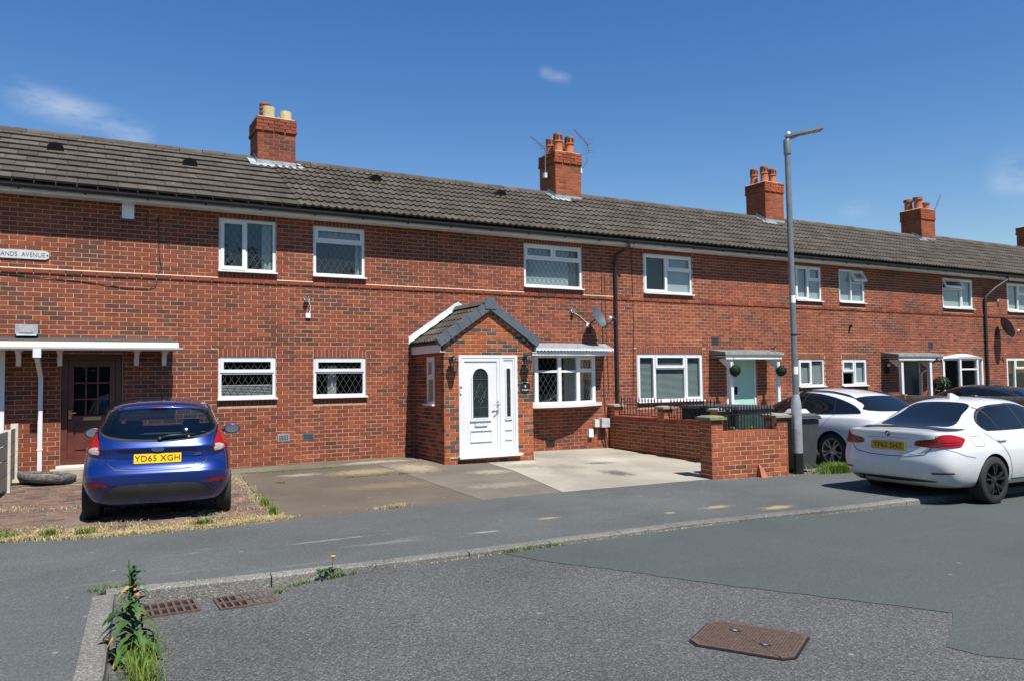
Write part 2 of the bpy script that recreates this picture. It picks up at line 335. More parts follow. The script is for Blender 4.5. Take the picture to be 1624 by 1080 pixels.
# ------------------------------------------------------------------ mesh helpers
TOPM = {}                                     # world matrix of top-level empties
class MB:
    def __init__(s): s.v = []; s.f = []; s.m = []; s.a = []
    def add(s, vs_, fs, mi=0, tint=None):
        o = len(s.v); s.v += [tuple(p) for p in vs_]
        for f in fs: s.f.append(tuple(i+o for i in f)); s.m.append(mi); s.a.append(.5 if tint is None else tint)
        return s
    def box(s, x0, x1, y0, y1, z0, z1, mi=0, tint=None, M=None, taper=None):
        v = [(x0,y0,z0),(x1,y0,z0),(x1,y1,z0),(x0,y1,z0),(x0,y0,z1),(x1,y0,z1),(x1,y1,z1),(x0,y1,z1)]
        if taper:
            cx, cy = (x0+x1)/2, (y0+y1)/2
            v = v[:4] + [(cx+(a-cx)*taper, cy+(b-cy)*taper, c) for a, b, c in v[4:]]
        if M: v = [tuple(M @ Vector(p)) for p in v]
        return s.add(v, [(0,3,2,1),(4,5,6,7),(0,1,5,4),(1,2,6,5),(2,3,7,6),(3,0,4,7)], mi, tint)
    def bar(s, a, b, w, h, mi=0, up=(0,0,1)):
        a = Vector(a); b = Vector(b); d = (b-a); L = d.length; d /= L; u = Vector(up)
        if abs(d.dot(u)) > .98: u = Vector((0,1,0))
        r = d.cross(u).normalized(); u = r.cross(d)
        M = Matrix(((d.x,r.x,u.x,a.x),(d.y,r.y,u.y,a.y),(d.z,r.z,u.z,a.z),(0,0,0,1)))
        return s.box(0, L, -w/2, w/2, -h/2, h/2, mi, M=M)
    def tube(s, pts, r, n=8, mi=0, cap=True):
        pts = [Vector(p) for p in pts]; rr = r if isinstance(r, (list, tuple)) else [r]*len(pts)
        rings = []; u = None
        for i, p in enumerate(pts):
            d = (pts[min(i+1, len(pts)-1)]-pts[max(i-1, 0)]).normalized()
            if u is None: u = d.orthogonal().normalized()
            u = (u-d*u.dot(d)).normalized(); w = d.cross(u)
            rings.append([p+(u*math.cos(k*2*math.pi/n)+w*math.sin(k*2*math.pi/n))*rr[i] for k in range(n)])
        vs_ = [q for g in rings for q in g]; fs = []
        for i in range(len(pts)-1):
            for k in range(n): fs.append((i*n+k, i*n+(k+1)%n, (i+1)*n+(k+1)%n, (i+1)*n+k))
        if cap: fs += [tuple(reversed(range(n))), tuple((len(pts)-1)*n+k for k in range(n))]
        return s.add(vs_, fs, mi)
    def lathe(s, prof, n=20, mi=0, M=None, close=False, mis=None):
        """prof: (radius, height) pairs about local z"""
        vs_ = [Vector((r*math.cos(k*2*math.pi/n), r*math.sin(k*2*math.pi/n), h)) for r, h in prof for k in range(n)]
        if M: vs_ = [M @ p for p in vs_]
        for i in range(len(prof)-1 + (1 if close else 0)):
            j = (i+1) % len(prof)
            s.add([], [], mi)
        o = len(s.v); s.v += [tuple(p) for p in vs_]
        for i in range(len(prof)-1 + (1 if close else 0)):
            j = (i+1) % len(prof)
            for k in range(n):
                s.f.append((o+i*n+k, o+i*n+(k+1)%n, o+j*n+(k+1)%n, o+j*n+k)); s.m.append(mis[i] if mis else mi); s.a.append(.5)
        return s
    def prism(s, poly, y0, y1, mi=0, plane='xz', M=None):
        """poly extruded: plane xz -> along y, xy -> along z, yz -> along x"""
        n = len(poly); fn = {'xz': lambda a,b,c:(a,c,b), 'xy': lambda a,b,c:(a,b,c), 'yz': lambda a,b,c:(c,a,b)}[plane]
        v = [fn(a,b,y0) for a,b in poly] + [fn(a,b,y1) for a,b in poly]
        if M: v = [tuple(M @ Vector(p)) for p in v]
        return s.add(v, [tuple(range(n)), tuple(reversed(range(n,2*n)))] + [(i,(i+1)%n,n+(i+1)%n,n+i) for i in range(n)], mi)
    def xform(s, M):
        s.v = [tuple(M @ Vector(p)) for p in s.v]; return s
    def mesh(s, name, mats, smooth=False, angle=None, fix=True):
        me = bpy.data.meshes.new(name); me.from_pydata(s.v, [], s.f)
        for m in ([mats] if isinstance(mats, str) else mats): me.materials.append(MT[m])
        me.polygons.foreach_set('material_index', s.m)
        if any(a != .5 for a in s.a):
            at = me.attributes.new('tint', 'FLOAT', 'FACE'); at.data.foreach_set('value', s.a)
        if fix:
            bm = bmesh.new(); bm.from_mesh(me); bmesh.ops.recalc_face_normals(bm, faces=bm.faces); bm.to_mesh(me); bm.free()
        if smooth:
            me.polygons.foreach_set('use_smooth', [True]*len(me.polygons))
            if angle: me.set_sharp_from_angle(angle=R(angle))
        me.update(); return me
    def build(s, name, mats, parent=None, smooth=False, angle=None, local=False, fix=True, **tags):
        return put(name, s.mesh(name, mats, smooth, angle, fix), parent, local=local, **tags)
def put(name, me, parent=None, loc=(0,0,0), rot=(0,0,0), local=False, label=None, category=None, group=None, kind=None):
    o = bpy.data.objects.new(name, me); COL.objects.link(o); o.location = loc; o.rotation_euler = rot
    if parent:
        o.parent = parent
        if not local and parent.name in TOPM: o.matrix_parent_inverse = TOPM[parent.name].inverted()
    for k, v in (('label', label), ('category', category), ('group', group), ('kind', kind)):
        if v: o[k] = v
    return o
def thing(name, loc, label, category, group=None, rz=0):
    o = put(name, None, None, loc, (0,0,rz), label=label, category=category, group=group)
    o.empty_display_size = .2
    TOPM[o.name] = Matrix.Translation(loc) @ Matrix.Rotation(rz, 4, 'Z'); return o
def text_mesh(body, size, mat, extrude=.001, shear=0, align='CENTER', spacing=1.0, xs=1.0):
    cu = bpy.data.curves.new('lettering', 'FONT'); cu.body = body; cu.size = size; cu.extrude = extrude; cu.shear = shear; cu.align_x = align; cu.align_y = 'CENTER'; cu.space_character = spacing
    ob = bpy.data.objects.new('lettering', cu); COL.objects.link(ob); bpy.context.view_layer.update()
    me = bpy.data.meshes.new_from_object(ob.evaluated_get(bpy.context.evaluated_depsgraph_get()))
    bpy.data.objects.remove(ob); bpy.data.curves.remove(cu)
    me.materials.clear(); me.materials.append(MT[mat])
    if xs != 1: me.transform(Matrix.Diagonal((xs,1,1,1)))
    me.name = 'lettering'; return me
def smoothpoly(pts, n=6):
    """closed Catmull-Rom through 2D points"""
    out = []; L = len(pts)
    for i in range(L):
        p0, p1, p2, p3 = (Vector(pts[(i+k-1) % L]) for k in range(4))
        for j in range(n):
            t = j/n; out.append(tuple(.5*((2*p1)+(-p0+p2)*t+(2*p0-5*p1+4*p2-p3)*t*t+(-p0+3*p1-3*p2+p3)*t**3)))
    return out
def inside(poly, x, y):
    c = False; j = len(poly)-1
    for i in range(len(poly)):
        xi, yi = poly[i]; xj, yj = poly[j]
        if (yi > y) != (yj > y) and x < (xj-xi)*(y-yi)/(yj-yi)+xi: c = not c
        j = i
    return c
def fill(poly, step):
    """triangulate a polygon with interior grid points -> 2D verts, faces"""
    pts = []
    L = len(poly)
    for i in range(L):
        a, b = Vector(poly[i][:2]), Vector(poly[(i+1) % L][:2]); n = max(1, int((b-a).length/step))
        pts += [a+(b-a)*k/n for k in range(n)]
    nb = len(pts); xs = [p.x for p in pts]; ys = [p.y for p in pts]
    edges = [(i, (i+1) % nb) for i in range(nb)]; pp = [(p.x, p.y) for p in pts]
    x = min(xs)+step*.5
    while x < max(xs):
        y = min(ys)+step*.5
        while y < max(ys):
            if inside(pp, x, y) and min((x-a)**2+(y-b)**2 for a, b in pp) > (.35*step)**2: pts.append(Vector((x, y)))
            y += step
        x += step
    r = delaunay_2d_cdt(pts, edges, [], 1, 1e-6)
    return [tuple(p) for p in r[0]], [tuple(f) for f in r[2]]
def interp(x, xs, ys): return float(np.interp(x, xs, ys))

# ------------------------------------------------------------------ levels of the ground
def zroad(x): return interp(x, [1.55, 2.3, 6, 9, 11, 45], [-.185, -.108, -.112, -.15, -.20, -.45])
def zpav(x): return -.07 - .006*max(0, x-4)
def zwall(x): return interp(x, [-1.2, 2.4, 5.4, 8.8, 10.8, 34], [.12, .045, .07, 0, -.03, -.10])
def gz(x, y):
    if y <= -5.0: return zpav(x)
    t = min(1, max(0, -y/5.0)); return zwall(x)*(1-t)+zpav(x)*t
def sheet(name, poly, step, zf, mat, parent=None, skirt=0, **tags):
    v, f = fill(poly, step); b = MB(); b.add([(x, y, zf(x, y)) for x, y in v], f)
    if skirt:
        n = len(poly); b.add([(x, y, zf(x, y)) for x, y in poly]+[(x, y, zf(x, y)-skirt) for x, y in poly], [(i, (i+1) % n, n+(i+1) % n, n+i) for i in range(n)])
    me = b.mesh(name, mat, fix=False); 
    bm = bmesh.new(); bm.from_mesh(me)
    for fc in bm.faces:
        fc.normal_update()
        if fc.normal.z < -.1: fc.normal_flip()
    bm.to_mesh(me); bm.free()
    return put(name, me, parent, **tags)

# ================================================================== SETTING
b = MB(); b.add([(-900,-900,-.75),(900,-900,-.75),(900,900,-.75),(-900,900,-.75)], [(0,1,2,3)]); b.build('ground', 'earth', fix=False, kind='structure')
road = sheet('road', [(-1.2,-7.4),(1,-7.4),(2,-7.4),(4,-7.4),(8,-7.4),(12,-7.4),(45,-7.4),(45,-40),(12,-40),(4,-40),(-1.2,-40)], 1.0, lambda x, y: zroad(x), 'asphalt_old', kind='structure')
def worn(poly, n, amp):
    out = []
    for (xa, ya), (xb, yb) in zip(poly, poly[1:]+poly[:1]):
        k = min(n, max(1, int(math.hypot(xb-xa, yb-ya)/.12)))
        out += [(xa+(xb-xa)*i/k+random.uniform(-amp, amp), ya+(yb-ya)*i/k+random.uniform(-amp, amp)) for i in range(k)]
    return out
sheet('road_patch', worn([(3.70,-8.0),(3.80,-8.30),(4.0,-8.7),(4.29,-9.24),(4.60,-9.85),(4.93,-10.42),(5.2,-10.9),(5.51,-11.40),(5.2,-11.55),(4.78,-11.80),(4.83,-12.0),(4.94,-12.17),(5.4,-12.9),(6.4,-14.4),(8,-18),(12,-24),(44,-30),(44,-8.0),(12,-8.0),(8,-8.0)], 12, .022), .6, lambda x, y: zroad(x)+.004, 'asphalt_new', kind='structure')
PIN = [(-30,-4.8),(-.65,-4.80),(0,-4.98),(.53,-5.14),(1.0,-5.16),(1.58,-5.22),(2.23,-5.18),(3.64,-5.05),(5.0,-5.0),(6.33,-4.97),(9.06,-5.02),(10.7,-5.32),(14,-5.3),(45,-5.4)]
KERB = [(.62,-7.60),(1.46,-7.71),(2.4,-7.77),(3.45,-7.84),(4.9,-7.82),(6.3,-7.80),(7.64,-7.90),(9.2,-8.03),(13,-8.08),(20,-8.1),(45,-8.2)]
KL = [(.16,-7.75),(.10,-8.6),(.03,-9.6),(-.12,-11),(-.35,-13.5),(-.8,-18),(-1.1,-30)]
pav = sheet('pavement', PIN + KERB[::-1] + [(.45,-7.575),(.26,-7.58)] + KL + [(-30,-30)], .9, lambda x, y: zpav(x), 'asphalt_path', kind='structure', skirt=.4)
# kerb stones, one by one
kerb = MB().add([(0,0,-.4),(.1,0,-.4),(.1,.1,-.4)], [(0,1,2)]).build('kerb', 'kerb_stone', kind='structure')
def kerb_run(line, w, side, zt, n_each=.915, lim=300):
    pts = [Vector((x, y, 0)) for x, y in line]; d = 0; segs = []
    tot = sum((pts[i+1]-pts[i]).length for i in range(len(pts)-1))
    def at(s):
        for i in range(len(pts)-1):
            l = (pts[i+1]-pts[i]).length
            if s <= l: return pts[i]+(pts[i+1]-pts[i])*(s/l)
            s -= l
        return pts[-1]
    while d < min(tot, 42) - .2:
        a, bb = at(d), at(min(tot, d+n_each-.004)); t = (bb-a).normalized(); nrm = Vector((t.y, -t.x, 0))*side
        z0 = zt(a.x)+random.uniform(-.004, .004); z1 = zt(bb.x)+random.uniform(-.004, .004); c = .018
        vs_ = []
        for p, z in ((a, z0), (bb, z1)):
            vs_ += [p+Vector((0,0,z-.35)), p+Vector((0,0,z)), p+nrm*(w-c)+Vector((0,0,z-.004)), p+nrm*w+Vector((0,0,z-c)), p+nrm*(w+.008)+Vector((0,0,z-.35))]
        MB().add(vs_, [(0,1,6,5),(1,2,7,6),(2,3,8,7),(3,4,9,8),(4,3,2,1,0),(5,6,7,8,9)]).build('kerb_stone', 'kerb_stone', kerb)
        d += n_each
kerb_run(KERB, .125, 1, lambda x: zpav(x)+.006)
kerb_run([(.26,-7.585),(.62,-7.60)], .15, 1, lambda x: zpav(x)+.012, .5)
kerb_run(KL, .15, -1, lambda x: zpav(x)+.010)
# drives and gardens
drive = sheet('driveway', [(-1.15,0.02),(2.4,0.02),(6,0.02),(10.9,0.02),(10.75,-5.25),(9.06,-5.03),(6.3,-4.99),(2.23,-5.2),(1,-5.18),(-.65,-4.83),(-1.15,-4.7)], .7, lambda x, y: gz(x, y)-.014, 'garden_ground', kind='structure')
def slab(poly, mat, lift=.0):
    return sheet('concrete_slab', poly, .5, lambda x, y: gz(x, y)+lift, mat, drive, skirt=.08)
slab([(1.9,-.012),(4.9,-.012),(5.9,-.012),(5.9,-.78),(4.95,-.80),(1.85,-.72)], 'apron', .004)
slab([(2.52,-.79),(4.955,-.806),(4.976,-5.02),(3.64,-5.07),(2.23,-5.20),(2.30,-3.4)], 'slab_brown')
slab([(4.966,-.806),(5.92,-.79),(5.92,-.03),(6.04,-.03),(6.04,-1.44),(6.9,-1.44),(6.822,-2.6),(6.322,-4.985),(4.986,-5.01)], 'slab_grey')
slab([(6.91,-1.44),(8.03,-1.44),(8.03,-.012),(10.82,-.012),(10.66,-3.5),(10.4,-5.20),(9.06,-5.03),(6.33,-4.985),(6.83,-2.6)], 'slab_pale', .003)
slab([(-1.1,-.012),(-.2,-.012),(-.2,-.75),(-1.1,-.95)], 'apron', .004)
slab([(-.18,-.31),(1.88,-.02),(1.83,-.70),(-.18,-.75)], 'apron', .003)
sheet('front_garden', [(10.95,.02),(34,.02),(34,-5.45),(14,-5.33),(10.75,-5.3)], 1.2, lambda x, y: gz(x, y)+.002, 'garden_ground', kind='structure')
sheet('side_garden', [(-30,.02),(-1.2,.02),(-1.2,-4.72),(-30,-4.75)], 2, lambda x, y: gz(x, y)-.02, 'garden_ground', kind='structure')
# worn brick pavers of the left drive
PB, PV = MB(), []
pav_var = []
def tri_pl(x, y):
    return -1.05 < x < interp(y, [-5.2, -3.4, -.8], [2.14, 2.2, 2.42]) and interp(x, [-1.1, -.65, .53, 2.2], [-4.6, -4.72, -5.05, -5.1]) < y < interp(x, [-1.1, -.2, 2.5], [-1.0, -.8, -.78])
r_ = 0; y = -.84
while y > -5.15:
    x = -1.2 + (.105 if r_ % 2 else 0)
    while x < 2.5:
        if tri_pl(x+.1, y-.05) and random.random() > .03: PV.append((x+.1+random.uniform(-.006,.006), y-.05, random.uniform(-.008,.006), random.uniform(-.05,.05), random.gauss(.5,.25)))
        x += .21
    y -= .106; r_ += 1
def paver_mesh(tint):
    q = MB(); a, c, d, h = .097, .046, .088, .038
    q.add([(-a,-c,-.04),(a,-c,-.04),(a,c,-.04),(-a,c,-.04),(-a,-c,0),(a,-c,0),(a,c,0),(-a,c,0),(-d,-h,.006),(d,-h,.006),(d,h,.006),(-d,h,.006)],
          [(0,1,5,4),(1,2,6,5),(2,3,7,6),(3,0,4,7),(4,5,9,8),(5,6,10,9),(6,7,11,10),(7,4,8,11),(8,9,10,11)], 0, tint)
    return q
PM = [paver_mesh(.05+.9*i/9).mesh('paver', 'paver') for i in range(10)]
PV.sort(key=lambda p: (p[0]-CAM.x)**2+(p[1]-CAM.y)**2)
def hid(p): return .2 < p[0] < 1.9 and p[1] > -4.3
vis = [p for p in PV if not hid(p)]; rest = vis[300:]+[p for p in PV if hid(p)]
for x, y, dz, a, ti in vis[:300]:
    put('paver', PM[max(0, min(9, int(ti*10)))], drive, (x, y, gz(x, y)-.012+dz), (random.uniform(-.02,.02), random.uniform(-.02,.02), a))
PR = MB()
for x, y, dz, a, ti in rest:
    M = Matrix.Translation((x, y, gz(x, y)-.012+dz)) @ Matrix.Rotation(a, 4, 'Z')
    q = paver_mesh(max(.02, min(.98, ti))).xform(M); PR.add(q.v, q.f, 0, max(.02, min(.98, ti)))
PR.build('paver_field', 'paver', drive, kind='stuff')

# ================================================================== BRICKWORK
C_, L_, J_ = .0755, .2275, .0110
NV = 14
BRICK_MESH = {}
def brick_var(mat, L=L_, C=C_):
    key = (mat, round(L, 4))
    if key not in BRICK_MESH:
        l = []
        for i in range(NV):
            q = MB(); a, h = (L-J_)/2, (C-J_)/2; c = .002
            q.add([(-a,.03,-h),(a,.03,-h),(a,.03,h),(-a,.03,h),(-a,c,-h),(a,c,-h),(a,c,h),(-a,c,h),(-a+c,0,-h+c),(a-c,0,-h+c),(a-c,0,h-c),(-a+c,0,h-c)],
                  [(0,1,5,4),(1,2,6,5),(2,3,7,6),(3,0,4,7),(4,5,9,8),(5,6,10,9),(6,7,11,10),(7,4,8,11),(8,9,10,11)], 0, (i+.5)/NV)
            l.append(q.mesh('brick', mat))
        BRICK_MESH[key] = l
    return BRICK_MESH[key]
def lay(W, H, openings=(), phase=0.0, k0=0, gauge=None, L=L_, C=C_, zmax=None):
    """stretcher bond on a W x H face -> rectangles (a0,a1,z0,z1,k)"""
    out = []; k = k0
    while k*C < H-.02:
        z0, z1 = k*C+J_/2, min((k+1)*C-J_/2, H)
        x = -2*L + (L/2 if k % 2 else 0) + phase
        cuts = []; clips = []
        for (a, bb, c, d) in openings:
            ov = min(z1, d)-max(z0, c)
            if ov > .5*(z1-z0): cuts.append((a, bb))
            elif ov > 0: clips.append((a, bb, c, d))
        while x < W:
            segs = [(max(0, x+J_/2), min(W, x+L-J_/2))]
            for a, bb in cuts:
                ns = []
                for s0, s1 in segs:
                    if bb <= s0 or a >= s1: ns.append((s0, s1)); continue
                    if a > s0: ns.append((s0, a-.006))
                    if bb < s1: ns.append((bb+.006, s1))
                segs = ns
            for s0, s1 in segs:
                if s1-s0 < .025: continue
                c0, c1 = z0, z1
                for a, bb, c, d in clips:
                    if s1 > a and s0 < bb:
                        if c > z0: c1 = min(c1, c-.004)
                        else: c0 = max(c0, d+.004)
                if c1-c0 > .012: out.append((s0, s1, c0, c1, k))
            x += L
        k += 1
    return out
def tint_red(x, z): return max(.02, min(.98, random.gauss(.55, .2) if (random.random() > .07 and math.sin(x*1.7+1.3*math.sin(z*2.1))*math.sin(z*3.7+x*.6) < .80) else random.uniform(.02, .28)))
def bricks(parent, O, u, rects, mat, n_ind=0, tint=tint_red, proud=None, hidden=None, fieldname='brick_field', L=L_, C=C_):
    """emit n_ind individual bricks (those that show largest) and the rest as one joined field"""
    O = Vector(O); u = Vector(u).normalized(); n = Vector((u.y, -u.x, 0)); ang = math.atan2(u.y, u.x)
    rec = []
    for (a0, a1, z0, z1, k) in rects:
        c = O+u*((a0+a1)/2)+Vector((0,0,(z0+z1)/2)); full = (a1-a0) > L-J_-.004 and (z1-z0) > C-J_-.003
        p = random.uniform(-.0015, .002)+(proud(k) if proud else 0)
        rec.append((c, full, a0, a1, z0, z1, p, tint(c.x, c.z), k))
    ind = set()
    if n_ind:
        cand = [i for i, r in enumerate(rec) if r[1] and not (hidden and hidden(r[0]))]
        cand.sort(key=lambda i: (rec[i][0]-CAM).length); ind = set(cand[:n_ind])
    fm = MB(); var = brick_var(mat, L, C) if ind else None
    for i, (c, full, a0, a1, z0, z1, p, ti, k) in enumerate(rec):
        if i in ind:
            put('brick', var[min(NV-1, int(ti*NV))], parent, c+n*p, (0, 0, ang))
        else:
            A = O+u*a0; B = O+u*a1; f = n*p; bk = n*-.03
            v = [A+f+Vector((0,0,z0)), B+f+Vector((0,0,z0)), B+f+Vector((0,0,z1)), A+f+Vector((0,0,z1)), A+bk+Vector((0,0,z0)), B+bk+Vector((0,0,z0)), B+bk+Vector((0,0,z1)), A+bk+Vector((0,0,z1))]
            fm.add(v, [(0,1,2,3),(1,5,6,2),(4,0,3,7),(3,2,6,7),(4,5,1,0)], 0, ti)
    if fm.f: fm.build(fieldname, mat, parent, kind='stuff', fix=False)
def soldiers(mb, x0, x1, z0, z1, y=0.0):
    n = max(1, round((x1-x0)/.0755)); w = (x1-x0)/n
    for i in range(n):
        p = random.uniform(-.002, .001)
        mb.box(x0+i*w+.005, x0+(i+1)*w-.005, y+p, y+.03, z0+.005, z1-.004, 0, max(.1, min(.95, random.gauss(.5,.14))))

# ================================================================== WINDOWS
def frame_bars(mb, x0, x1, z0, z1, w, y0, y1, mi=0, M=None, bot=None):
    bw = bot or w
    mb.box(x0, x0+w, y0, y1, z0, z1, mi, M=M); mb.box(x1-w, x1, y0, y1, z0, z1, mi, M=M)
    mb.box(x0+w, x1-w, y0+.001, y1, z1-w, z1, mi, M=M); mb.box(x0+w, x1-w, y0+.001, y1, z0, z0+bw, mi, M=M)
def lattice(mb, x0, x1, z0, z1, y, dx=.12, dz=.20, w=.005, M=None):
    """diamond leading: two families of slanted bars clipped to the pane"""
    for sgn in (1, -1):
        k = -int((z1-z0)/dz)-2
        while True:
            a = x0+k*dx*1.0
            if a > x1+(z1-z0)*dx/dz: break
            # line x = a + sgn*(z-z0)*dx/dz
            pts = []
            for z in (z0, z1):
                pts.append((a+sgn*(z-z0)*dx/dz if sgn > 0 else a-(z-z0)*dx/dz, z))
            (xa, za), (xb, zb) = pts
            # clip in x
            if xa != xb:
                def clip(xa, za, xb, zb):
                    t0, t1 = 0, 1; d = xb-xa
                    for lim, s in ((x0, 1), (x1, -1)):
                        ta = (lim-xa)/d
                        if d*s > 0: t0 = max(t0, ta)
                        else: t1 = min(t1, ta)
                    return t0, t1
                t0, t1 = clip(xa, za, xb, zb)
                if t1-t0 > .02:
                    p = Vector((xa+(xb-xa)*t0, y, za+(zb-za)*t0)); q = Vector((xa+(xb-xa)*t1, y, za+(zb-za)*t1))
                    if M: p = M @ p; q = M @ q
                    mb.bar(p, q, .004, w, 0, up=(.5, 0, .8) if False else (0,0,1))
            k += 1
def window(house, x0, x1, z0, z1, cols, leaded=False, y=.022, blind=None, sill=True, glass='glass_window', label=None):
    """cols: [(width fraction, [(height fraction from top, 'f'|'s', opening angle)])]; builds frame > sash, pane, sill, leading, blind"""
    mb = MB(); fw = .052; yb = y+.07
    frame_bars(mb, x0+.004, x1-.004, z0+.03, z1-.004, fw, y, yb, bot=.045)
    xi0, xi1, zi0, zi1 = x0+fw, x1-fw, z0+.072, z1-fw
    cells = []; x = xi0; tot = sum(c[0] for c in cols); n = len(cols); mull = .05
    usable = (xi1-xi0)-mull*(n-1)
    for i, (fr, rows) in enumerate(cols):
        w = usable*fr/tot
        if i: mb.box(x-mull, x, y+.002, yb, zi0, zi1)
        zt = zi1; rt = sum(r[0] for r in rows); us = (zi1-zi0)-.05*(len(rows)-1)
        for j, r in enumerate(rows):
            h = us*r[0]/rt
            if j: mb.box(x, x+w, y+.003, yb, zt, zt+.05)
            cells.append((x, x+w, zt-h, zt, r[1], r[2] if len(r) > 2 else 0)); zt -= h+.05
        x += w+mull
    win = mb.build('window', 'upvc', house, label=label)
    for (a, bb, c, d, typ, op) in cells:
        M = None
        if op: M = Matrix.Translation((0, y, d)) @ Matrix.Rotation(-R(op), 4, 'X') @ Matrix.Translation((0, -y, -d))
        if typ == 's':
            sm = MB(); frame_bars(sm, a-.018, bb+.018, c-.018, d+.018, .058, y-.014, y+.04, M=M); sm.build('sash', 'upvc', win)
            a, bb, c, d = a+.04, bb-.04, c+.04, d-.04
        pm = MB(); py = y+.03
        v = [(a,py,c),(bb,py,c),(bb,py,d),(a,py,d)]
        if M: v = [tuple(M @ Vector(p)) for p in v]
        pm.add(v, [(0,1,2,3)]).build('pane', glass, win, fix=False)
        if leaded:
            lm = MB(); lattice(lm, a, bb, c, d, py-.004, M=M)
            if lm.f: lm.build('leading', 'lead_came', win)
    if sill:
        s = MB(); s.prism([(-.062, z0-.002), (-.062, z0+.022), (y+.02, z0+.034), (y+.02, z0-.002)], x0-.02, x1+.025, 0, 'yz'); s.build('sill', 'upvc', win)
    if blind:
        for kind_, bx0, bx1, bz0, bz1, mat in blind:
            q = MB(); X0, X1 = x0+(x1-x0)*bx0, x0+(x1-x0)*bx1; Z0, Z1 = z0+(z1-z0)*bz0, z0+(z1-z0)*bz1; yy = y+.075
            if kind_ == 'flat': q.box(X0, X1, yy, yy+.006, Z0, Z1)
            elif kind_ == 'slats':
                z = Z0
                while z < Z1:
                    q.box(X0, X1, -.014, .014, -.001, .001, M=Matrix.Translation((0, yy, z)) @ Matrix.Rotation(R(35), 4, 'X')); z += .028
            elif kind_ == 'vert':
                xx = X0
                while xx < X1: q.box(-.04, .04, -.001, .001, Z0, Z1, M=Matrix.Translation((xx, yy, 0)) @ Matrix.Rotation(R(28), 4, 'Z')); xx += .075
            else:
                n = max(8, int((X1-X0)/.02)); vv = []
                for i in range(n+1):
                    xx = X0+(X1-X0)*i/n; o = .03*math.sin(xx*70)+.012*math.sin(xx*31)
                    vv += [(xx, yy+.05+o, Z0), (xx, yy+.05+o*.7, Z1)]
                q.add(vv, [(2*i, 2*i+2, 2*i+3, 2*i+1) for i in range(n)])
            q.build({'flat': 'roller_blind', 'slats': 'venetian_blind', 'vert': 'vertical_blind'}.get(kind_, 'curtain'), mat, win, smooth=kind_ == 'curtain')
    return win

# ================================================================== HOUSES
BND = [L_*k for k in (-17, 16, 49, 82, 115, 148)]
RIDGE_Y = 2.3
RZ = [6.33, 6.35, 6.39, 6.42, 6.47]
EY, EZ = -.40, 4.812
def roof_z(i, y): return EZ + (y-EY)*(RZ[i]-EZ)/(RIDGE_Y-EY)
HL = ['brick terraced house with flat dark roof tiles and a brown panelled door under a canopy', 'brick terraced house with a gabled porch, white front door and bow window',
      'brick terraced house with the mint green front door', 'brick terraced house with a dark door and white bay window behind the fence', 'brick terraced house at the far right end of the row']
HOUSE = [thing('terraced_house', (BND[i], 0, 0), HL[i], 'house', 'houses of the brick terrace') for i in range(5)]
SP = 's'
# every opening: house, x0,x1,z0,z1, cols, leaded, blinds
S_TOP = [(1, [(.27, 's'), (.73, 'f')])]
WIN = [
 (0, 2.28, 3.29, 3.585, 4.565, [(.46, [(1, 's')]), (.54, [(1, 'f')])], True, [('curtain', .78, 1, .05, .98, 'blind_grey'), ('curtain', 0, .08, .05, .98, 'curtain_dark')]),
 (0, 2.28, 3.29, 1.28, 2.06, [(1, [(.36, 's'), (.64, 'f')])], True, [('slats', .05, .95, .08, .36, 'curtain')]),
 (1, 3.99, 5.01, 3.58, 4.565, S_TOP, True, [('flat', 0, 1, .74, 1, 'blind_grey'), ('curtain', .86, 1, .05, .9, 'blind_grey')]),
 (1, 3.99, 5.02, 1.275, 2.05, [(1, [(.34, 's'), (.66, 'f')])], True, [('curtain', .30, .46, .08, .8, 'curtain')]),
 (1, 8.64, 10.18, 3.585, 4.565, [(1, [(.27, 'f')])], True, None),
 (2, 11.965, 13.50, 3.585, 4.56, [(.47, [(1, 's')]), (.53, [(.36, 's'), (.64, 'f')])], False, [('flat', .50, 1, .05, .60, 'blind_grey'), ('flat', .5, 1, .62, 1, 'blind_grey')]),
 (2, 11.71, 13.78, .98, 2.145, [(.26, [(1, 's')]), (.48, [(.27, 's'), (.73, 'f')]), (.26, [(1, 's')])], False, [('slats', .02, .98, .05, .97, 'blind_grey')]),
 (2, 17.22, 18.265, 3.60, 4.58, [(.5, [(1, 's')]), (.5, [(.38, 's'), (.62, 'f')])], False, [('flat', .03, .97, .04, .98, 'blind_grey')]),
 (2, 17.245, 18.28, 1.25, 2.022, [(.5, [(1, 's')]), (.5, [(1, 'f')])], False, [('slats', .04, .96, .06, .97, 'blind_white')]),
 (3, 19.01, 20.11, 3.61, 4.575, [(.48, [(1, 'f')]), (.52, [(.36, 's', 30), (.64, 'f')])], False, [('flat', .03, .97, .04, .98, 'blind_grey')]),
 (3, 19.02, 20.09, 1.245, 2.023, [(.5, [(.47, 's'), (.53, 'f')]), (.5, [(1, 's')])], False, [('flat', .03, .5, .5, .98, 'blind_white'), ('flat', .52, .97, .1, .98, 'blind_grey')]),
 (3, 23.88, 25.50, 3.605, 4.575, [(.62, [(.33, 's', 28), (.67, 'f')]), (.38, [(1, 's')])], False, [('flat', .03, .6, .04, .7, 'blind_grey'), ('flat', .63, .97, .04, .95, 'blind_grey')]),
 (4, 27.47, 29.0, 3.595, 4.58, [(.45, [(1, 's')]), (.55, [(.36, 's'), (.64, 'f')])], False, [('flat', .03, .97, .04, .98, 'blind_grey')]),
 (4, 27.27, 29.3, .92, 2.07, [(.26, [(1, 's')]), (.48, [(.3, 's'), (.7, 'f')]), (.26, [(1, 's')])], False, [('vert', .03, .97, .05, .97, 'blind_white')]),
]
WIN[4] = (1, 8.64, 10.18, 3.585, 4.565, None, True, None)
OPEN = {i: [] for i in range(5)}
for w in WIN: OPEN[w[0]].append((w[1], w[2], w[3], w[4]))
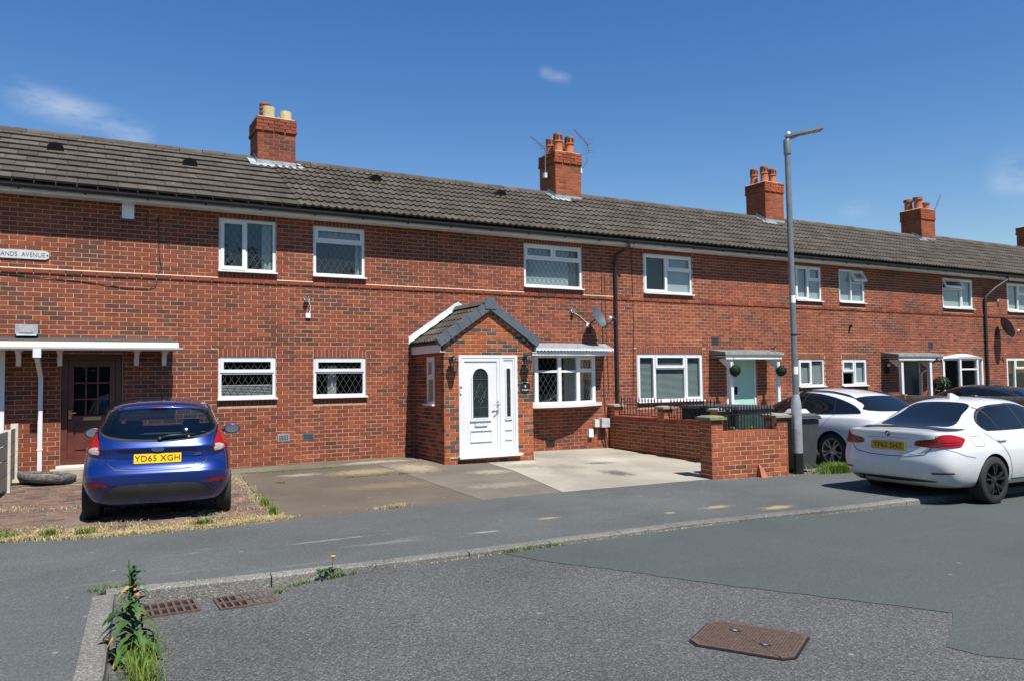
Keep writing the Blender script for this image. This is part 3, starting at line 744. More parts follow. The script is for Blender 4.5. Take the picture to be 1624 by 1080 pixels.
DOORS = [(0, -.16, .74, .24, 2.10), (2, 14.59, 15.66, -.2, 2.04), (3, 21.62, 22.66, -.3, 2.02)]
BAYS = [(1, 8.15, 10.42, 1.0, 2.09), (3, 23.70, 25.83, .95, 2.03)]
for h, *r in DOORS+BAYS: OPEN[h].append(tuple(r))
OPEN[1].append((6.45, 7.5, -.2, 2.1))          # doorway from the porch into the hall
def brick_hidden(h):
    def f(c):
        if h == 1: return (5.85 < c.x < 8.15 and c.z < 2.9) or (8.0 < c.x < 10.8 and .8 < c.z < 2.4)
        if h == 0: return c.x < -1.05 or (c.x < 1.6 and c.z < 2.3)
        if h == 2: return c.z < .9
        if h == 3: return c.z < 1.0
        return False
    return f
for i, H in enumerate(HOUSE):
    x0, x1 = BND[i], BND[i+1]
    # mortar-faced wall with real openings
    xs = sorted({x0, x1} | {v for o in OPEN[i] for v in o[:2]}); zs = sorted({-.6, 4.80} | {v for o in OPEN[i] for v in o[2:]})
    wm = MB()
    for a in range(len(xs)-1):
        run = None
        for c in range(len(zs)-1):
            mx, mz = (xs[a]+xs[a+1])/2, (zs[c]+zs[c+1])/2
            solid = not any(o[0] < mx < o[1] and o[2] < mz < o[3] for o in OPEN[i])
            if solid: run = zs[c] if run is None else run
            if (not solid or c == len(zs)-2) and run is not None:
                wm.box(xs[a], xs[a+1], .0032, .26, run, zs[c+1] if solid else zs[c]); run = None
    wall = wm.build('wall', 'mortar', H)
    # brick rectangles, minus soldier courses and sills
    ops = list(OPEN[i]); sm = MB()
    for (a, bb, c, d) in OPEN[i]:
        isdoor = any(o[1:3] == (a, bb) for o in [(k[0], k[1], k[2]) for k in DOORS]) or (a == 6.45)
        if (a, bb) in [(k[1], k[2]) for k in DOORS] or a == 6.45: continue
        if (a, bb) in [(k[1], k[2]) for k in BAYS]: continue
        up = c > 3
        soldiers(sm, a, bb, d, min(d+.152, 4.70) if not up else 4.72); ops.append((a, bb, d, d+.152 if not up else 4.72))
        soldiers(sm, a, bb, c-.112, c-.002, -.001); ops.append((a, bb, c-.112, c))
    sm.build('soldier_course', 'brick_red', wall, kind='stuff')
    rect = lay(x1-x0, 4.76, [(a-x0, bb-x0, c, d) for a, bb, c, d in ops], phase=(-x0) % L_, k0=-6)
    if i == 1: rect = [r for r in rect if not (6.1-x0 < r[0] and r[1] < 7.95-x0 and r[3] < 2.25)]
    def tintf(x, z, i=i):
        t = tint_red(x, z)
        if i == 1 and z < .55 and math.sin(x*2.3+z*5) > -.1: t = min(.98, t+.22)
        if i == 0 and 1.5 < z < 3.2 and random.random() < .10: t = random.uniform(.02, .2)
        if i == 2: t = min(.98, t+.10)
        if i == 2 and math.hypot((x-13.2)/.8, (z-2.75)/.4) < 1: t = min(.98, t+.25)
        return t
    bricks(wall, (x0, 0, 0), (1, 0, 0), rect, 'brick_red', 300 if i < 4 else 0, tintf, proud=lambda k: .022 if k == 45 else 0, hidden=brick_hidden(i))
    if i < 2:      # pale mortar fillet on the projecting string course
        segs = [(x0, x1)]
        for (a, bb, c, d) in OPEN[i]:
            if c > 3: segs = [s for q in segs for s in ([(q[0], a-.01), (bb+.01, q[1])] if q[0] < a and bb < q[1] else [q])]
        fm = MB()
        for a, bb in segs:
            fm.prism([(-.024, 3.466), (-.021, 3.472), (.01, 3.492), (.01, 3.466)], a+.002, bb-.002, 0, 'yz')
        fm.build('mortar_fillet', 'mortar_cream', wall)
    # inside: floors, party walls and back wall so that windows look into dim rooms
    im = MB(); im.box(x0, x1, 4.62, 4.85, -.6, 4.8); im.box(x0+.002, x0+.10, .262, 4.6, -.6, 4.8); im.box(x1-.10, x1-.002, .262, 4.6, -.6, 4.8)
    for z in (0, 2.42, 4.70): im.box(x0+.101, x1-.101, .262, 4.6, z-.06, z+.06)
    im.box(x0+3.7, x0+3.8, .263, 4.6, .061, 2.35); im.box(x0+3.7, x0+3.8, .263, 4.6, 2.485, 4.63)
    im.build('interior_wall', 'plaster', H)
    # roof: boarded slopes, tiles laid one by one, ridge
    th = math.atan2(RZ[i]-EZ, RIDGE_Y-EY); ct, st = math.cos(th), math.sin(th); SLn = math.hypot(RZ[i]-EZ, RIDGE_Y-EY)
    rm = MB(); yb = 2*RIDGE_Y-EY
    rm.prism([(EY+.06, EZ-.005), (RIDGE_Y, RZ[i]-.035), (yb, EZ-.03), (yb, EZ-.12), (RIDGE_Y, RZ[i]-.14), (EY+.08, EZ-.06)], x0, x1, 0, 'yz')
    roof = rm.build('roof', 'roof_tile', H)
    g = SLn/9; ln = g+.075; tw = .30; n = int(round((x1-x0)/tw)); tw = (x1-x0)/n
    tm = MB()
    if i == 0:
        prof = [(0, 0), (tw*.5, .002), (tw-.006, 0)]
    else:
        prof = [(tw*k/12*.999, .030*max(0, math.cos(2*math.pi*(tw*k/12-tw/4)/(tw/2)))**1.15) for k in range(13)]
    np_ = len(prof)
    vs_ = [(a, 0, h+.046) for a, h in prof]+[(a, ln, h+.006) for a, h in prof]+[(a, 0, h*.8+.008) for a, h in prof]
    tm.add(vs_, [(k, k+1, np_+k+1, np_+k) for k in range(np_-1)]+[(2*np_+k, 2*np_+k+1, k+1, k) for k in range(np_-1)])
    tmesh = tm.mesh('roof_tile', 'roof_tile', smooth=i > 0, angle=40, fix=False)
    hm = MB(); hm.add([(a*.5, bq_, h) for a, bq_, h in vs_], [tuple(f) for f in tm.f]); thalf = hm.mesh('roof_tile', 'roof_tile', fix=False)
    for r in range(9):
        off = tw/2 if (i == 0 and r % 2) else 0
        for c in range(n + (1 if off else 0)):
            xx = max(x0, x0+c*tw-off); end = off and c in (0, n)
            put('roof_tile', thalf if end else tmesh, roof, (xx, EY+r*g*ct-.01, EZ+r*g*st+random.uniform(-.002,.002)), (th+random.uniform(-.004,.004), 0, random.uniform(-.004,.004)))
    rt = MB(); nr_ = 8; rl = .44
    pr = [(.135*math.cos(math.pi*k/nr_), .105*math.sin(math.pi*k/nr_)) for k in range(nr_+1)]
    rt.add([(0, a, h-.035) for a, h in pr]+[(rl-.012, a, h-.03) for a, h in pr], [(k, k+1, nr_+2+k, nr_+1+k) for k in range(nr_)]+[tuple(range(nr_+1))])
    rmesh = rt.mesh('ridge_tile', 'ridge_tile', smooth=True, angle=50)
    for c in range(int((x1-x0)/rl)): put('ridge_tile', rmesh, roof, (x0+c*rl, RIDGE_Y, RZ[i]+random.uniform(-.006,.004)), (0, random.uniform(-.008,.008), 0))
    # boxed eaves, gutter and brackets
    MB().box(x0, x1, -.30, -.278, 4.655, 4.80).build('fascia', 'fascia_white', H)
    MB().box(x0, x1, -.277, .006, 4.662, 4.676).build('soffit', 'fascia_white', H)
    gm = MB(); ng = 8
    ga = [(-.362+.058*math.cos(math.pi+math.pi*k/ng), 4.765+.062*math.sin(math.pi+math.pi*k/ng)) for k in range(ng+1)]
    gb = [(-.362+.052*math.cos(math.pi+math.pi*k/ng), 4.765+.056*math.sin(math.pi+math.pi*k/ng)) for k in range(ng+1)]
    gm.prism(ga+gb[::-1], x0, x1-.003, 0, 'yz'); gut = gm.build('gutter', 'gutter_black', H)
    xx = x0+.3
    while xx < x1:
        MB().box(xx-.015, xx+.015, -.345, -.3005, 4.695, 4.745).build('gutter_bracket', 'gutter_black', gut); xx += .93
        if int((xx-x0)/.93) % 3 == 0: MB().prism([(y_*1.0, z_) for y_, z_ in [(-.362+.064*math.cos(math.pi+math.pi*k/ng), 4.767+.068*math.sin(math.pi+math.pi*k/ng)) for k in range(ng+1)]], xx+.4, xx+.50, 0, 'yz').build('gutter_joint', 'gutter_black', gut)
for (h, a, bb, c, d, cols, lead, bl) in WIN:
    if cols is None: continue
    window(HOUSE[h], a, bb, c, d, cols, lead, blind=bl)
# wide upper window of the middle house: two top lights over one big pane
def wide_window():
    x0, x1, z0, z1 = 8.64, 10.18, 3.585, 4.565; y = .022
    mb = MB(); frame_bars(mb, x0+.004, x1-.004, z0+.03, z1-.004, .052, y, y+.07, bot=.045); zt = z1-.052-.25
    mb.box(x0+.052, x1-.052, y+.002, y+.07, zt-.05, zt); mb.box((x0+x1)/2-.02, (x0+x1)/2+.02, y+.003, y+.07, zt, z1-.052)
    w = mb.build('window', 'upvc', HOUSE[1])
    for a, bb in ((x0+.052, (x0+x1)/2-.02), ((x0+x1)/2+.02, x1-.052)):
        s = MB(); frame_bars(s, a-.012, bb+.010, zt-.012, z1-.045, .055, y-.014, y+.04); s.build('sash', 'upvc', w)
        MB().add([(a+.04,y+.03,zt+.04),(bb-.04,y+.03,zt+.04),(bb-.04,y+.03,z1-.09),(a+.04,y+.03,z1-.09)], [(0,1,2,3)]).build('pane', 'glass_window', w, fix=False)
        l = MB(); lattice(l, a+.04, bb-.04, zt+.04, z1-.09, y+.026); l.build('leading', 'lead_came', w)
    a, bb, c, d = x0+.052, x1-.052, z0+.072, zt-.05
    MB().add([(a,y+.03,c),(bb,y+.03,c),(bb,y+.03,d),(a,y+.03,d)], [(0,1,2,3)]).build('pane', 'glass_window', w, fix=False)
    l = MB(); lattice(l, a, bb, c, d, y+.026); l.build('leading', 'lead_came', w)
    MB().prism([(-.062, z0-.002), (-.062, z0+.022), (y+.02, z0+.034), (y+.02, z0-.002)], x0-.02, x1+.025, 0, 'yz').build('sill', 'upvc', w)
    MB().box(x0+.05, x1-.32, y+.08, y+.086, z0+.05, z1-.05).build('roller_blind', 'blind_grey', w)
    n = 22; vv = []
    for i in range(n+1):
        xx = x1-.30+.27*i/n; o = .03*math.sin(xx*70); vv += [(xx, y+.2+o, z0+.05), (xx, y+.2+o, z1-.04)]
    MB().add(vv, [(2*i, 2*i+2, 2*i+3, 2*i+1) for i in range(n)]).build('curtain', 'curtain', w, smooth=True)
wide_window()

# ------------------------------------------------------------------ chimneys
def pot(parent, x, y, z, style, h, r):
    mb = MB(); M = Matrix.Translation((x, y, z))
    if style == 'louvre':
        mb.lathe([(r*1.02,-.03),(r*.98,.02),(r*.88,h*.5),(r*.90,h*.55),(r*1.06,h*.57),(r*1.06,h*.61),(r*.95,h*.63),(r*.95,h*.9),(r*1.0,h*.93),(r*1.0,h),(r*.7,h),(r*.7,h*.6)], 18, 0, M)
        for k in range(3):
            zz = h*(.67+.085*k)
            for q in range(8):
                a = q*math.pi/4+.2; mb.box(-.003, .006, -r*.22, r*.22, zz, zz+h*.045, 1, M=M @ Matrix.Rotation(a, 4, 'Z') @ Matrix.Translation((r*.95, 0, 0)))
        mats = ['terracotta', 'ink_black']
    elif style == 'buff':
        mb.lathe([(r,-.03),(r,h*.93),(r*.97,h),(r*.84,h),(r*.84,h*.3)], 18, 0, M); mats = ['pot_buff']
    elif style == 'rings':
        mb.lathe([(r*.9,-.03),(r*.9,h*.5),(r*1.05,h*.52),(r*1.05,h*.6),(r*.92,h*.62),(r*.92,h*.70),(r*1.05,h*.72),(r*1.05,h*.8),(r*.92,h*.82),(r*.95,h*.9),(r*1.02,h*.92),(r*1.0,h),(r*.75,h),(r*.75,h*.4)], 18, 0, M); mats = ['terracotta_dark']
    else:
        mb.lathe([(r*.95,-.03),(r*.85,h*.7),(r*.9,h*.75),(r*1.08,h*.78),(r*1.08,h),(r*.8,h),(r*.75,h*.4)], 18, 0, M, mis=[0,0,0,1,1,1,1]); mats = ['terracotta', 'terracotta_dark']
    mb.build('chimney_pot', mats, parent, smooth=True, angle=35)
def chimney(hi, cx, top, mat, pots, n_ind, cap, flash='lead_pale'):
    H = HOUSE[hi]; w, y0, y1 = .79, 1.93, 2.70; x0, x1 = cx-w/2, cx+w/2; zb = roof_z(hi, y0)-.12
    ri = hi; Lc, Cc = w/3.5, C_
    mb = MB(); mb.box(x0+.0035, x1-.0035, y0+.0035, y1-.0035, zb-.4, top-.002); ch = mb.build('chimney', 'mortar_dark', H)
    nC = int((top-zb)/Cc); kcap = nC-cap
    per = n_ind//3 if n_ind else 0
    for O, u, W_ in (((x0, y0, top-nC*Cc), (1,0,0), w), ((x0, y1, top-nC*Cc), (0,-1,0), y1-y0), ((x1, y0, top-nC*Cc), (0,1,0), y1-y0), ((x1, y1, top-nC*Cc), (-1,0,0), w)):
        ni = 0 if u[0] < 0 or u[1] > 0 else per*3//2
        rect = lay(W_, nC*Cc, (), 0, 0, L=Lc, C=Cc)
        ee = {kcap: .032, kcap+1: .03} if cap > 3 else {}
        def pr(k): return .034 if k == kcap else (.022 if k > kcap else 0)
        # corbelled courses run a little past the corners
        rect = [(a-(.02 if (a < .02 and k >= kcap) else 0), bb+(.02 if (bb > W_-.02 and k >= kcap) else 0), c, d, k) for a, bb, c, d, k in rect]
        bricks(ch, O, u, rect, mat, ni, tint_red, proud=pr, L=Lc, C=Cc)
    fm = MB(); fm.box(x0-.01, x1+.01, y0-.01, y1+.01, top-.004, top+.02, taper=.9); fm.build('flaunching', 'mortar_cream', ch)
    for px, py, st, h, r in pots: pot(ch, cx+px, 2.315+py, top+.01, st, h, r)
    # lead: front apron dressed over the tiles, upstand and side gutters
    th = math.atan2(RZ[hi]-EZ, RIDGE_Y-EY); n = 16; vv = []
    for k in range(n+1):
        xx = x0-.16+(w+.32)*k/n; low = .17+.02*math.sin(k*2.1)+random.uniform(-.012,.012)-(.05 if k in (0, n) else 0)
        for yy, lift in ((y0-.002, .055), (y0-low, .072 if k % 2 else .05)): vv.append((xx, yy, roof_z(hi, yy)+lift))
    fl = MB(); fl.add(vv, [(2*k, 2*k+1, 2*k+3, 2*k+2) for k in range(n)])
    fl.box(x0-.012, x1+.012, y0-.014, y0-.004, roof_z(hi, y0)+.0, roof_z(hi, y0)+.13, 1)
    for xx, s in ((x0, -1), (x1, 1)):
        a, bb = y0-.01, RIDGE_Y
        q = [(xx+s*.010, a, roof_z(hi, a)+.03), (xx+s*.010, bb, roof_z(hi, bb)+.03), (xx+s*.010, bb, roof_z(hi, bb)+.16), (xx+s*.010, a, roof_z(hi, a)+.16)]
        fl.add(q, [(0,1,2,3)], 1)
        fl.add([(xx+s*.008, a-.05, roof_z(hi, a-.05)+.055), (xx+s*.17, a-.03, roof_z(hi, a-.03)+.07), (xx+s*.17, bb, roof_z(hi, bb)+.07), (xx+s*.008, bb, roof_z(hi, bb)+.06)], [(0,1,2,3)])
    fl.build('flashing', [flash, 'lead'], ch, fix=False)
    return ch
chimney(0, 3.73, 7.18, 'brick_chimney', [(-.12,-.16,'buff',.27,.125), (.24,-.16,'buff',.22,.125), (-.12,.20,'rings',.46,.12), (.24,.2,'buff',.2,.12)], 200, 4)
chimney(1, 11.13, 7.41, 'brick_chimney_orange', [(-.17,-.18,'louvre',.50,.125), (.18,-.18,'louvre',.46,.125), (-.17,.20,'louvre',.46,.12), (.18,.2,'rings',.4,.12)], 200, 4)
chimney(2, 18.65, 7.46, 'brick_chimney_orange', [(-.18,-.17,'louvre',.50,.12), (.17,-.17,'louvre',.46,.12), (-.2,.22,'louvre',.50,.12)], 120, 4)
chimney(3, 26.30, 7.36, 'brick_chimney_orange', [(-.20,-.16,'flare',.42,.15), (.20,-.20,'flare',.26,.12), (-.2,.2,'flare',.40,.15)], 0, 5)
chimney(4, 33.75, 7.40, 'brick_chimney_orange', [(-.2,-.15,'flare',.42,.15), (.2,-.15,'flare',.36,.14)], 0, 4)
# hooded roof vents
for hi, x, y in ((0,-.31,1.22), (0,1.93,1.21), (1,5.78,1.55), (1,8.91,1.52)):
    th = math.atan2(RZ[hi]-EZ, RIDGE_Y-EY); mb = MB(); n = 10
    M = Matrix.Translation((x, y, roof_z(hi, y)+.05)) @ Matrix.Rotation(th, 4, 'X')
    pr = [(.135*math.cos(math.pi*k/n), .15*math.sin(math.pi*k/n)**.7) for k in range(n+1)]
    vv = [M @ Vector((a, 0, h)) for a, h in pr]+[M @ Vector((a*.8, .26, h*.12)) for a, h in pr]
    mb.add(vv, [(k, k+1, n+2+k, n+1+k) for k in range(n)]+[tuple(range(n+1))]); mb.build('roof_vent', 'plastic_black', HOUSE[hi], smooth=True, angle=40)
# rainwater pipes
def pipe(house, pts, r, mat, clips=()):
    p = MB().tube(pts, r, 10).build('downpipe', mat, house, smooth=True, angle=40)
    for x, y, z in clips: MB().lathe([(r,-.03),(r+.008,-.03),(r+.008,.03),(r,.03)], 12, 0, Matrix.Translation((x, y, z))).build('pipe_collar', mat, p)
pipe(HOUSE[1], [(11.27,-.36,4.71),(11.27,-.36,4.62),(11.20,-.26,4.55),(11.10,-.10,4.44),(11.08,-.065,4.36),(11.08,-.065,2.2),(11.08,-.065,-.04)], .037, 'gutter_black', [(11.08,-.065,4.33),(11.08,-.065,2.9),(11.08,-.065,1.3)])
pipe(HOUSE[3], [(26.9,-.36,4.71),(26.9,-.36,4.62),(26.4,-.2,4.32),(26.10,-.08,4.05),(26.06,-.065,3.95),(26.06,-.065,2),(26.06,-.065,-.2)], .045, 'gutter_black', [(26.06,-.065,3.9),(26.06,-.065,2.3)])
def cable(house, pts, r=.006, mat='plastic_black'): MB().tube(pts, r, 6).build('cable', mat, house)
cable(HOUSE[0], [(1.28,-.012,4.45),(1.28,-.012,4.1),(1.30,-.012,3.75),(1.33,-.012,3.6),(1.27,-.012,3.45),(1.25,-.03,3.30),(1.15,-.012,3.22),(.8,-.012,3.22),(.1,-.012,3.30),(-1.2,-.012,3.38)])
cable(HOUSE[0], [(1.12,-.012,4.55),(1.08,-.012,4.42),(1.10,-.012,4.28)], .008)
MB().box(1.25,1.30,-.03,-.0025,4.40,4.47).build('cable_junction_box', 'plastic_black', HOUSE[0])
cable(HOUSE[1], [(10.70,-.012,4.40),(10.72,-.012,3.5),(10.70,-.012,3.2),(10.72,-.012,2.3),(10.72,-.012,1.2),(10.75,-.012,.65)], .008)
cable(HOUSE[1], [(10.80,-.012,4.0),(10.82,-.012,2.6),(10.86,-.012,1.3),(10.80,-.012,1.1)], .006)
cable(HOUSE[2], [(11.60,-.012,4.62),(11.62,-.012,3.0),(11.58,-.012,1.2)], .007)

# ------------------------------------------------------------------ air bricks and plates in the walls
def airbrick(h, x, z, w=.215, hh=.14, mat='band_grey', slots=True):
    mb = MB(); mb.box(x-w/2, x+w/2, -.006, .02, z-hh/2, z+hh/2, 0)
    if slots:
        for a in range(6):
            for c in range(3): mb.box(x-w/2+.02+a*(w-.04)/6, x-w/2+.02+(a+.7)*(w-.04)/6, -.0075, -.005, z-hh/2+.02+c*(hh-.04)/3, z-hh/2+.02+(c+.65)*(hh-.04)/3, 1)
    mb.build('air_brick', [mat, 'ink_black'], HOUSE[h])
airbrick(1, 3.43, .565, mat='lead'); airbrick(1, 3.89, .565, .21, .13, mat='slate_grey'); airbrick(1, 9.25, .15, .22, .15, 'plastic_black')
airbrick(2, 14.22, 2.47, .25, .22, 'plastic_dark_grey'); airbrick(3, 23.16, 2.45, .25, .22, 'plastic_dark_grey')

# ------------------------------------------------------------------ porch of the middle house
PX0, PX1, PY = 6.055, 7.985, -1.40
PE, PR_ = 2.24, 2.95                      # eaves and gable apex of the brickwork
DX0, DX1, DZ0, DZ1 = 6.36, 7.63, .15, 2.055
pm_ = MB()
pm_.box(PX0+.0035, PX0+.20, PY+.11, .006, -.3, PE); pm_.box(PX1-.20, PX1-.0035, PY+.11, .006, -.3, PE)
pm_.box(PX0+.0035, DX0-.002, PY+.0035, PY+.108, -.3, PE); pm_.box(DX1+.002, PX1-.0035, PY+.0035, PY+.108, -.3, PE); pm_.box(DX0-.002, DX1+.002, PY+.0035, PY+.108, DZ1+.004, PE); pm_.box(DX0-.002, DX1+.002, PY+.0035, PY+.108, -.3, DZ0-.03)
cxp = (PX0+PX1)/2
pm_.prism([(PX0+.008, PE), (PX1-.008, PE), (cxp, PR_)], PY+.0035, PY+.108, 0, 'xz')
porch = pm_.build('porch', 'mortar', HOUSE[1])
def tint_porch(x, z): return random.uniform(.02, .27) if random.random() < .33 else max(.36, min(.98, random.gauss(.66, .15)))
rect = lay(PX1-PX0, PE+.1, [(DX0-PX0, DX1-PX0, DZ0-.03, DZ1)], 0, -3)
rect = [r for r in rect if r[3] < PE+.02]
k = int(PE/C_)+1                                       # gable courses, cut to the rake
for kk in range(k-1, 60):
    z0, z1 = kk*C_+J_/2, (kk+1)*C_-J_/2
    if z0 < PE-.03: continue
    half = (PX1-PX0)/2*(PR_-z1)/(PR_-PE)
    if half < .05: break
    c = (PX1-PX0)/2; x = c-half-((c-half) % L_)-(L_/2 if kk % 2 else 0)
    while x < c+half:
        a, bb = max(c-half, x+J_/2), min(c+half, x+L_-J_/2)
        if bb-a > .03: rect.append((a, bb, z0, z1, kk))
        x += L_
bricks(porch, (PX0, PY, 0), (1,0,0), rect, 'brick_porch', 170, tint_porch)
SW = (-.98, -.62, 1.10, 2.03)                           # slit window in the left cheek: y0,y1,z0,z1
rect = lay(1.40, PE, [(-SW[1]+0, -SW[0]+0, SW[2], SW[3])], L_/2, -3)
bricks(porch, (PX0, 0, 0), (0,-1,0), rect, 'brick_porch', 130, tint_porch)
bricks(porch, (PX1, PY, 0), (0,1,0), lay(1.39, PE, (), L_/2, -3), 'brick_porch', 0, tint_porch)
# slit window (lies on the left cheek)
wf = MB(); M = Matrix.Translation((PX0-.012, 0, 0)) @ Matrix.Rotation(-math.pi/2, 4, 'Z')
frame_bars(wf, .62, .98, 1.13, 2.03, .05, 0, .05, M=M); wf.box(.67, .93, .001, .05, 1.60, 1.66, M=M)
sw = wf.build('window', 'upvc', HOUSE[1])
s2 = MB(); frame_bars(s2, .66, .94, 1.65, 1.99, .05, -.012, .02, M=M); s2.build('sash', 'upvc', sw)
for a, c in ((1.18, 1.60), (1.70, 1.94)):
    q = MB(); q.add([M @ Vector(p) for p in [(.69,.02,a),(.91,.02,a),(.91,.02,c),(.69,.02,c)]], [(0,1,2,3)]); q.build('pane', 'glass_obscure', sw, fix=False)
    q = MB(); 
    for t in (.745, .80, .855): q.bar(M @ Vector((t,.015,a)), M @ Vector((t,.015,c)), .005, .005)
    zz = a+.06
    while zz < c: q.bar(M @ Vector((.69,.015,zz)), M @ Vector((.91,.015,zz)), .005, .005); zz += .075
    q.build('leading', 'lead_came', sw)
q = MB(); q.box(.58, 1.02, -.07, .03, 1.095, 1.13, M=M); q.build('sill', 'upvc', sw)
# roof: tiles, verge caps, white flashing, soffit box
eo = .10; EZp = 2.30; RZp = 3.02; runx = cxp-(PX0-eo); thp = math.atan2(RZp-EZp, runx); slp = math.hypot(RZp-EZp, runx)
rb = MB()
rb.prism([(PX0-eo, EZp-.01), (cxp, RZp-.01), (PX1+eo, EZp-.01), (PX1+eo, EZp-.05), (cxp, RZp-.06), (PX0-eo, EZp-.05)], PY-.02, -.004, 0, 'xz')
prf = rb.build('porch_roof', 'roof_tile', HOUSE[1])
gp = slp/5; tl = gp+.06; prof = [(.29*k/10, .026*max(0, math.cos(2*math.pi*(k/10-.25)/.5))**1.2) for k in range(11)]; n_ = len(prof)
tm = MB(); tm.add([(a, 0, h+.032) for a, h in prof]+[(a, tl, h+.006) for a, h in prof]+[(a, 0, h*.8+.006) for a, h in prof], [(k, k+1, n_+k+1, n_+k) for k in range(n_-1)]+[(2*n_+k, 2*n_+k+1, k+1, k) for k in range(n_-1)])
ptm = tm.mesh('roof_tile', 'roof_tile', smooth=True, angle=40, fix=False)
for s in (1, -1):
    for r in range(5):
        for c in range(5):
            yy = -.02-c*.285
            if s > 0: Mx = Matrix.Translation((PX0-eo-.01+r*gp*math.cos(thp), yy, EZp+r*gp*math.sin(thp))) @ Matrix.Rotation(-math.pi/2, 4, 'Z') @ Matrix.Rotation(thp, 4, 'X')
            else: Mx = Matrix.Translation((PX1+eo+.01-r*gp*math.cos(thp), yy-.29, EZp+r*gp*math.sin(thp))) @ Matrix.Rotation(math.pi/2, 4, 'Z') @ Matrix.Rotation(thp, 4, 'X')
            o = put('roof_tile', ptm, prf); o.matrix_basis = Mx
# grey interlocking verge caps along the front rake
for s in (1, -1):
    for r in range(5):
        a = r*gp-.03; bb = a+gp+.02; lift = .045-.004*r*0
        Mx = Matrix.Translation((cxp-s*runx, PY-.065, EZp+.0)) @ (Matrix.Rotation(-thp, 4, 'Y') if s > 0 else Matrix.Rotation(math.pi+thp, 4, 'Y') @ Matrix.Scale(-1, 4, (0,0,1)))
        q = MB(); q.box(a, bb, -.012, .10, -.085, .075-.010*(0), M=Mx); q.box(bb-.02, bb+.012, -.018, .102, -.088, .082, M=Mx); q.build('verge_cap', 'slate_grey', prf)
q = MB(); hexp = [(cxp+.115*math.cos(R(90+72*k))*1.05, RZp+.03+.115*math.sin(R(90+72*k))) for k in range(5)]
hexp = [(cxp-.11, RZp-.09), (cxp+.11, RZp-.09), (cxp+.135, RZp+.03), (cxp+.06, RZp+.125), (cxp-.06, RZp+.125), (cxp-.135, RZp+.03)]
q.prism(hexp, PY-.09, PY+.02, 0, 'xz'); q.build('ridge_cap', 'slate_grey', prf)
q = MB(); q.prism([(cxp-.13, RZp+.0), (cxp-.06, RZp+.085), (cxp+.06, RZp+.085), (cxp+.13, RZp+.0)], PY+.021, -.004, 0, 'xz'); q.build('ridge_tile', 'ridge_tile', prf)
for s in (1, -1):
    q = MB(); vv = []
    for k in range(9):
        t = k/8; x = cxp-s*(runx+.04)*(1-t); z = EZp-.01+(RZp-EZp+.03)*t
        vv += [(x, -.012, z+.02), (x, -.012, z+.17+.01*math.sin(k*3)), (x, -.16-.008*math.sin(k*5), z+.058)]
    q.add(vv, [(3*k, 3*k+1, 3*k+4, 3*k+3) for k in range(8)]+[(3*k, 3*k+3, 3*k+5, 3*k+2) for k in range(8)]); q.build('flashing', 'lead_white', prf, fix=False)
    xx = PX0-eo+.02 if s > 0 else PX1+eo-.02
    q = MB(); q.box(min(xx, xx+s*.012), max(xx, xx+s*.012), PY-.03, -.004, 2.10, 2.275); q.box(min(xx+s*.013, xx+s*.10), max(xx+s*.013, xx+s*.10), PY-.03, -.004, 2.105, 2.117); q.build('bargeboard', 'upvc', prf)
# front door set: outer frame, door leaf, side light
DY = PY-.012
fr = MB(); frame_bars(fr, DX0, DX1, DZ0, DZ1, .055, DY, DY+.07); XM = 7.265
fr.box(XM-.025, XM+.025, DY+.002, DY+.07, DZ0+.055, DZ1-.055)
door = fr.build('front_door', 'upvc', HOUSE[1], label='white door set with arched leaded glass')
MB().box(DX0-.03, DX1+.05, DY-.09, DY+.05, DZ0-.045, DZ0-.002).build('sill', 'upvc', door)
def arch(x0, x1, z0, z1, n=12):
    r = (x1-x0)/2; c = (x0+x1)/2; return [(x0, z0), (x1, z0)]+[(c+r*math.cos(math.pi*k/n), z1-r+r*math.sin(math.pi*k/n)) for k in range(n+1)]
def arch_ring(mb, x0, x1, z0, z1, w, y0, y1):
    o = arch(x0-w, x1+w, z0-w, z1+w); i_ = arch(x0, x1, z0, z1); n = len(o)
    v = [(a, y0, c) for a, c in o]+[(a, y0, c) for a, c in i_]+[(a, y1, c) for a, c in o]+[(a, y1, c) for a, c in i_]
    mb.add(v, [(k, (k+1) % n, n+(k+1) % n, n+k) for k in range(n)]+[(k, 2*n+k, 2*n+(k+1) % n, (k+1) % n) for k in range(n)]+[(n+k, n+(k+1) % n, 3*n+(k+1) % n, 3*n+k) for k in range(n)])
lf = MB(); lx0, lx1, lz0, lz1 = DX0+.058, XM-.028, DZ0+.06, DZ1-.06
frame_bars(lf, lx0, lx1, lz0, lz1, .06, DY+.006, DY+.05); lf.box(lx0+.06, lx1-.06, DY+.024, DY+.05, lz0+.06, lz1-.06)
gx0, gx1, gz0, gz1 = 6.655, 6.985, .86, 1.80
arch_ring(lf, gx0, gx1, gz0, gz1, .03, DY+.004, DY+.03); lf.box(gx0-.06, gx1+.06, DY+.0, DY+.03, gz0-.065, gz0-.035)
for zz, (a, bb) in ((.61, (6.60, 7.06)), (.40, (6.60, 7.06))): lf.box(a, bb, DY+.006, DY+.03, zz, zz+.022)
lf.box(6.60, 6.615, DY+.012, DY+.03, .42, .61); lf.box(7.045, 7.06, DY+.012, DY+.03, .42, .61); lf.box(6.55, 7.10, DY+.010, DY+.03, 1.93, 1.945)
leaf = lf.build('door_leaf', 'upvc', door)
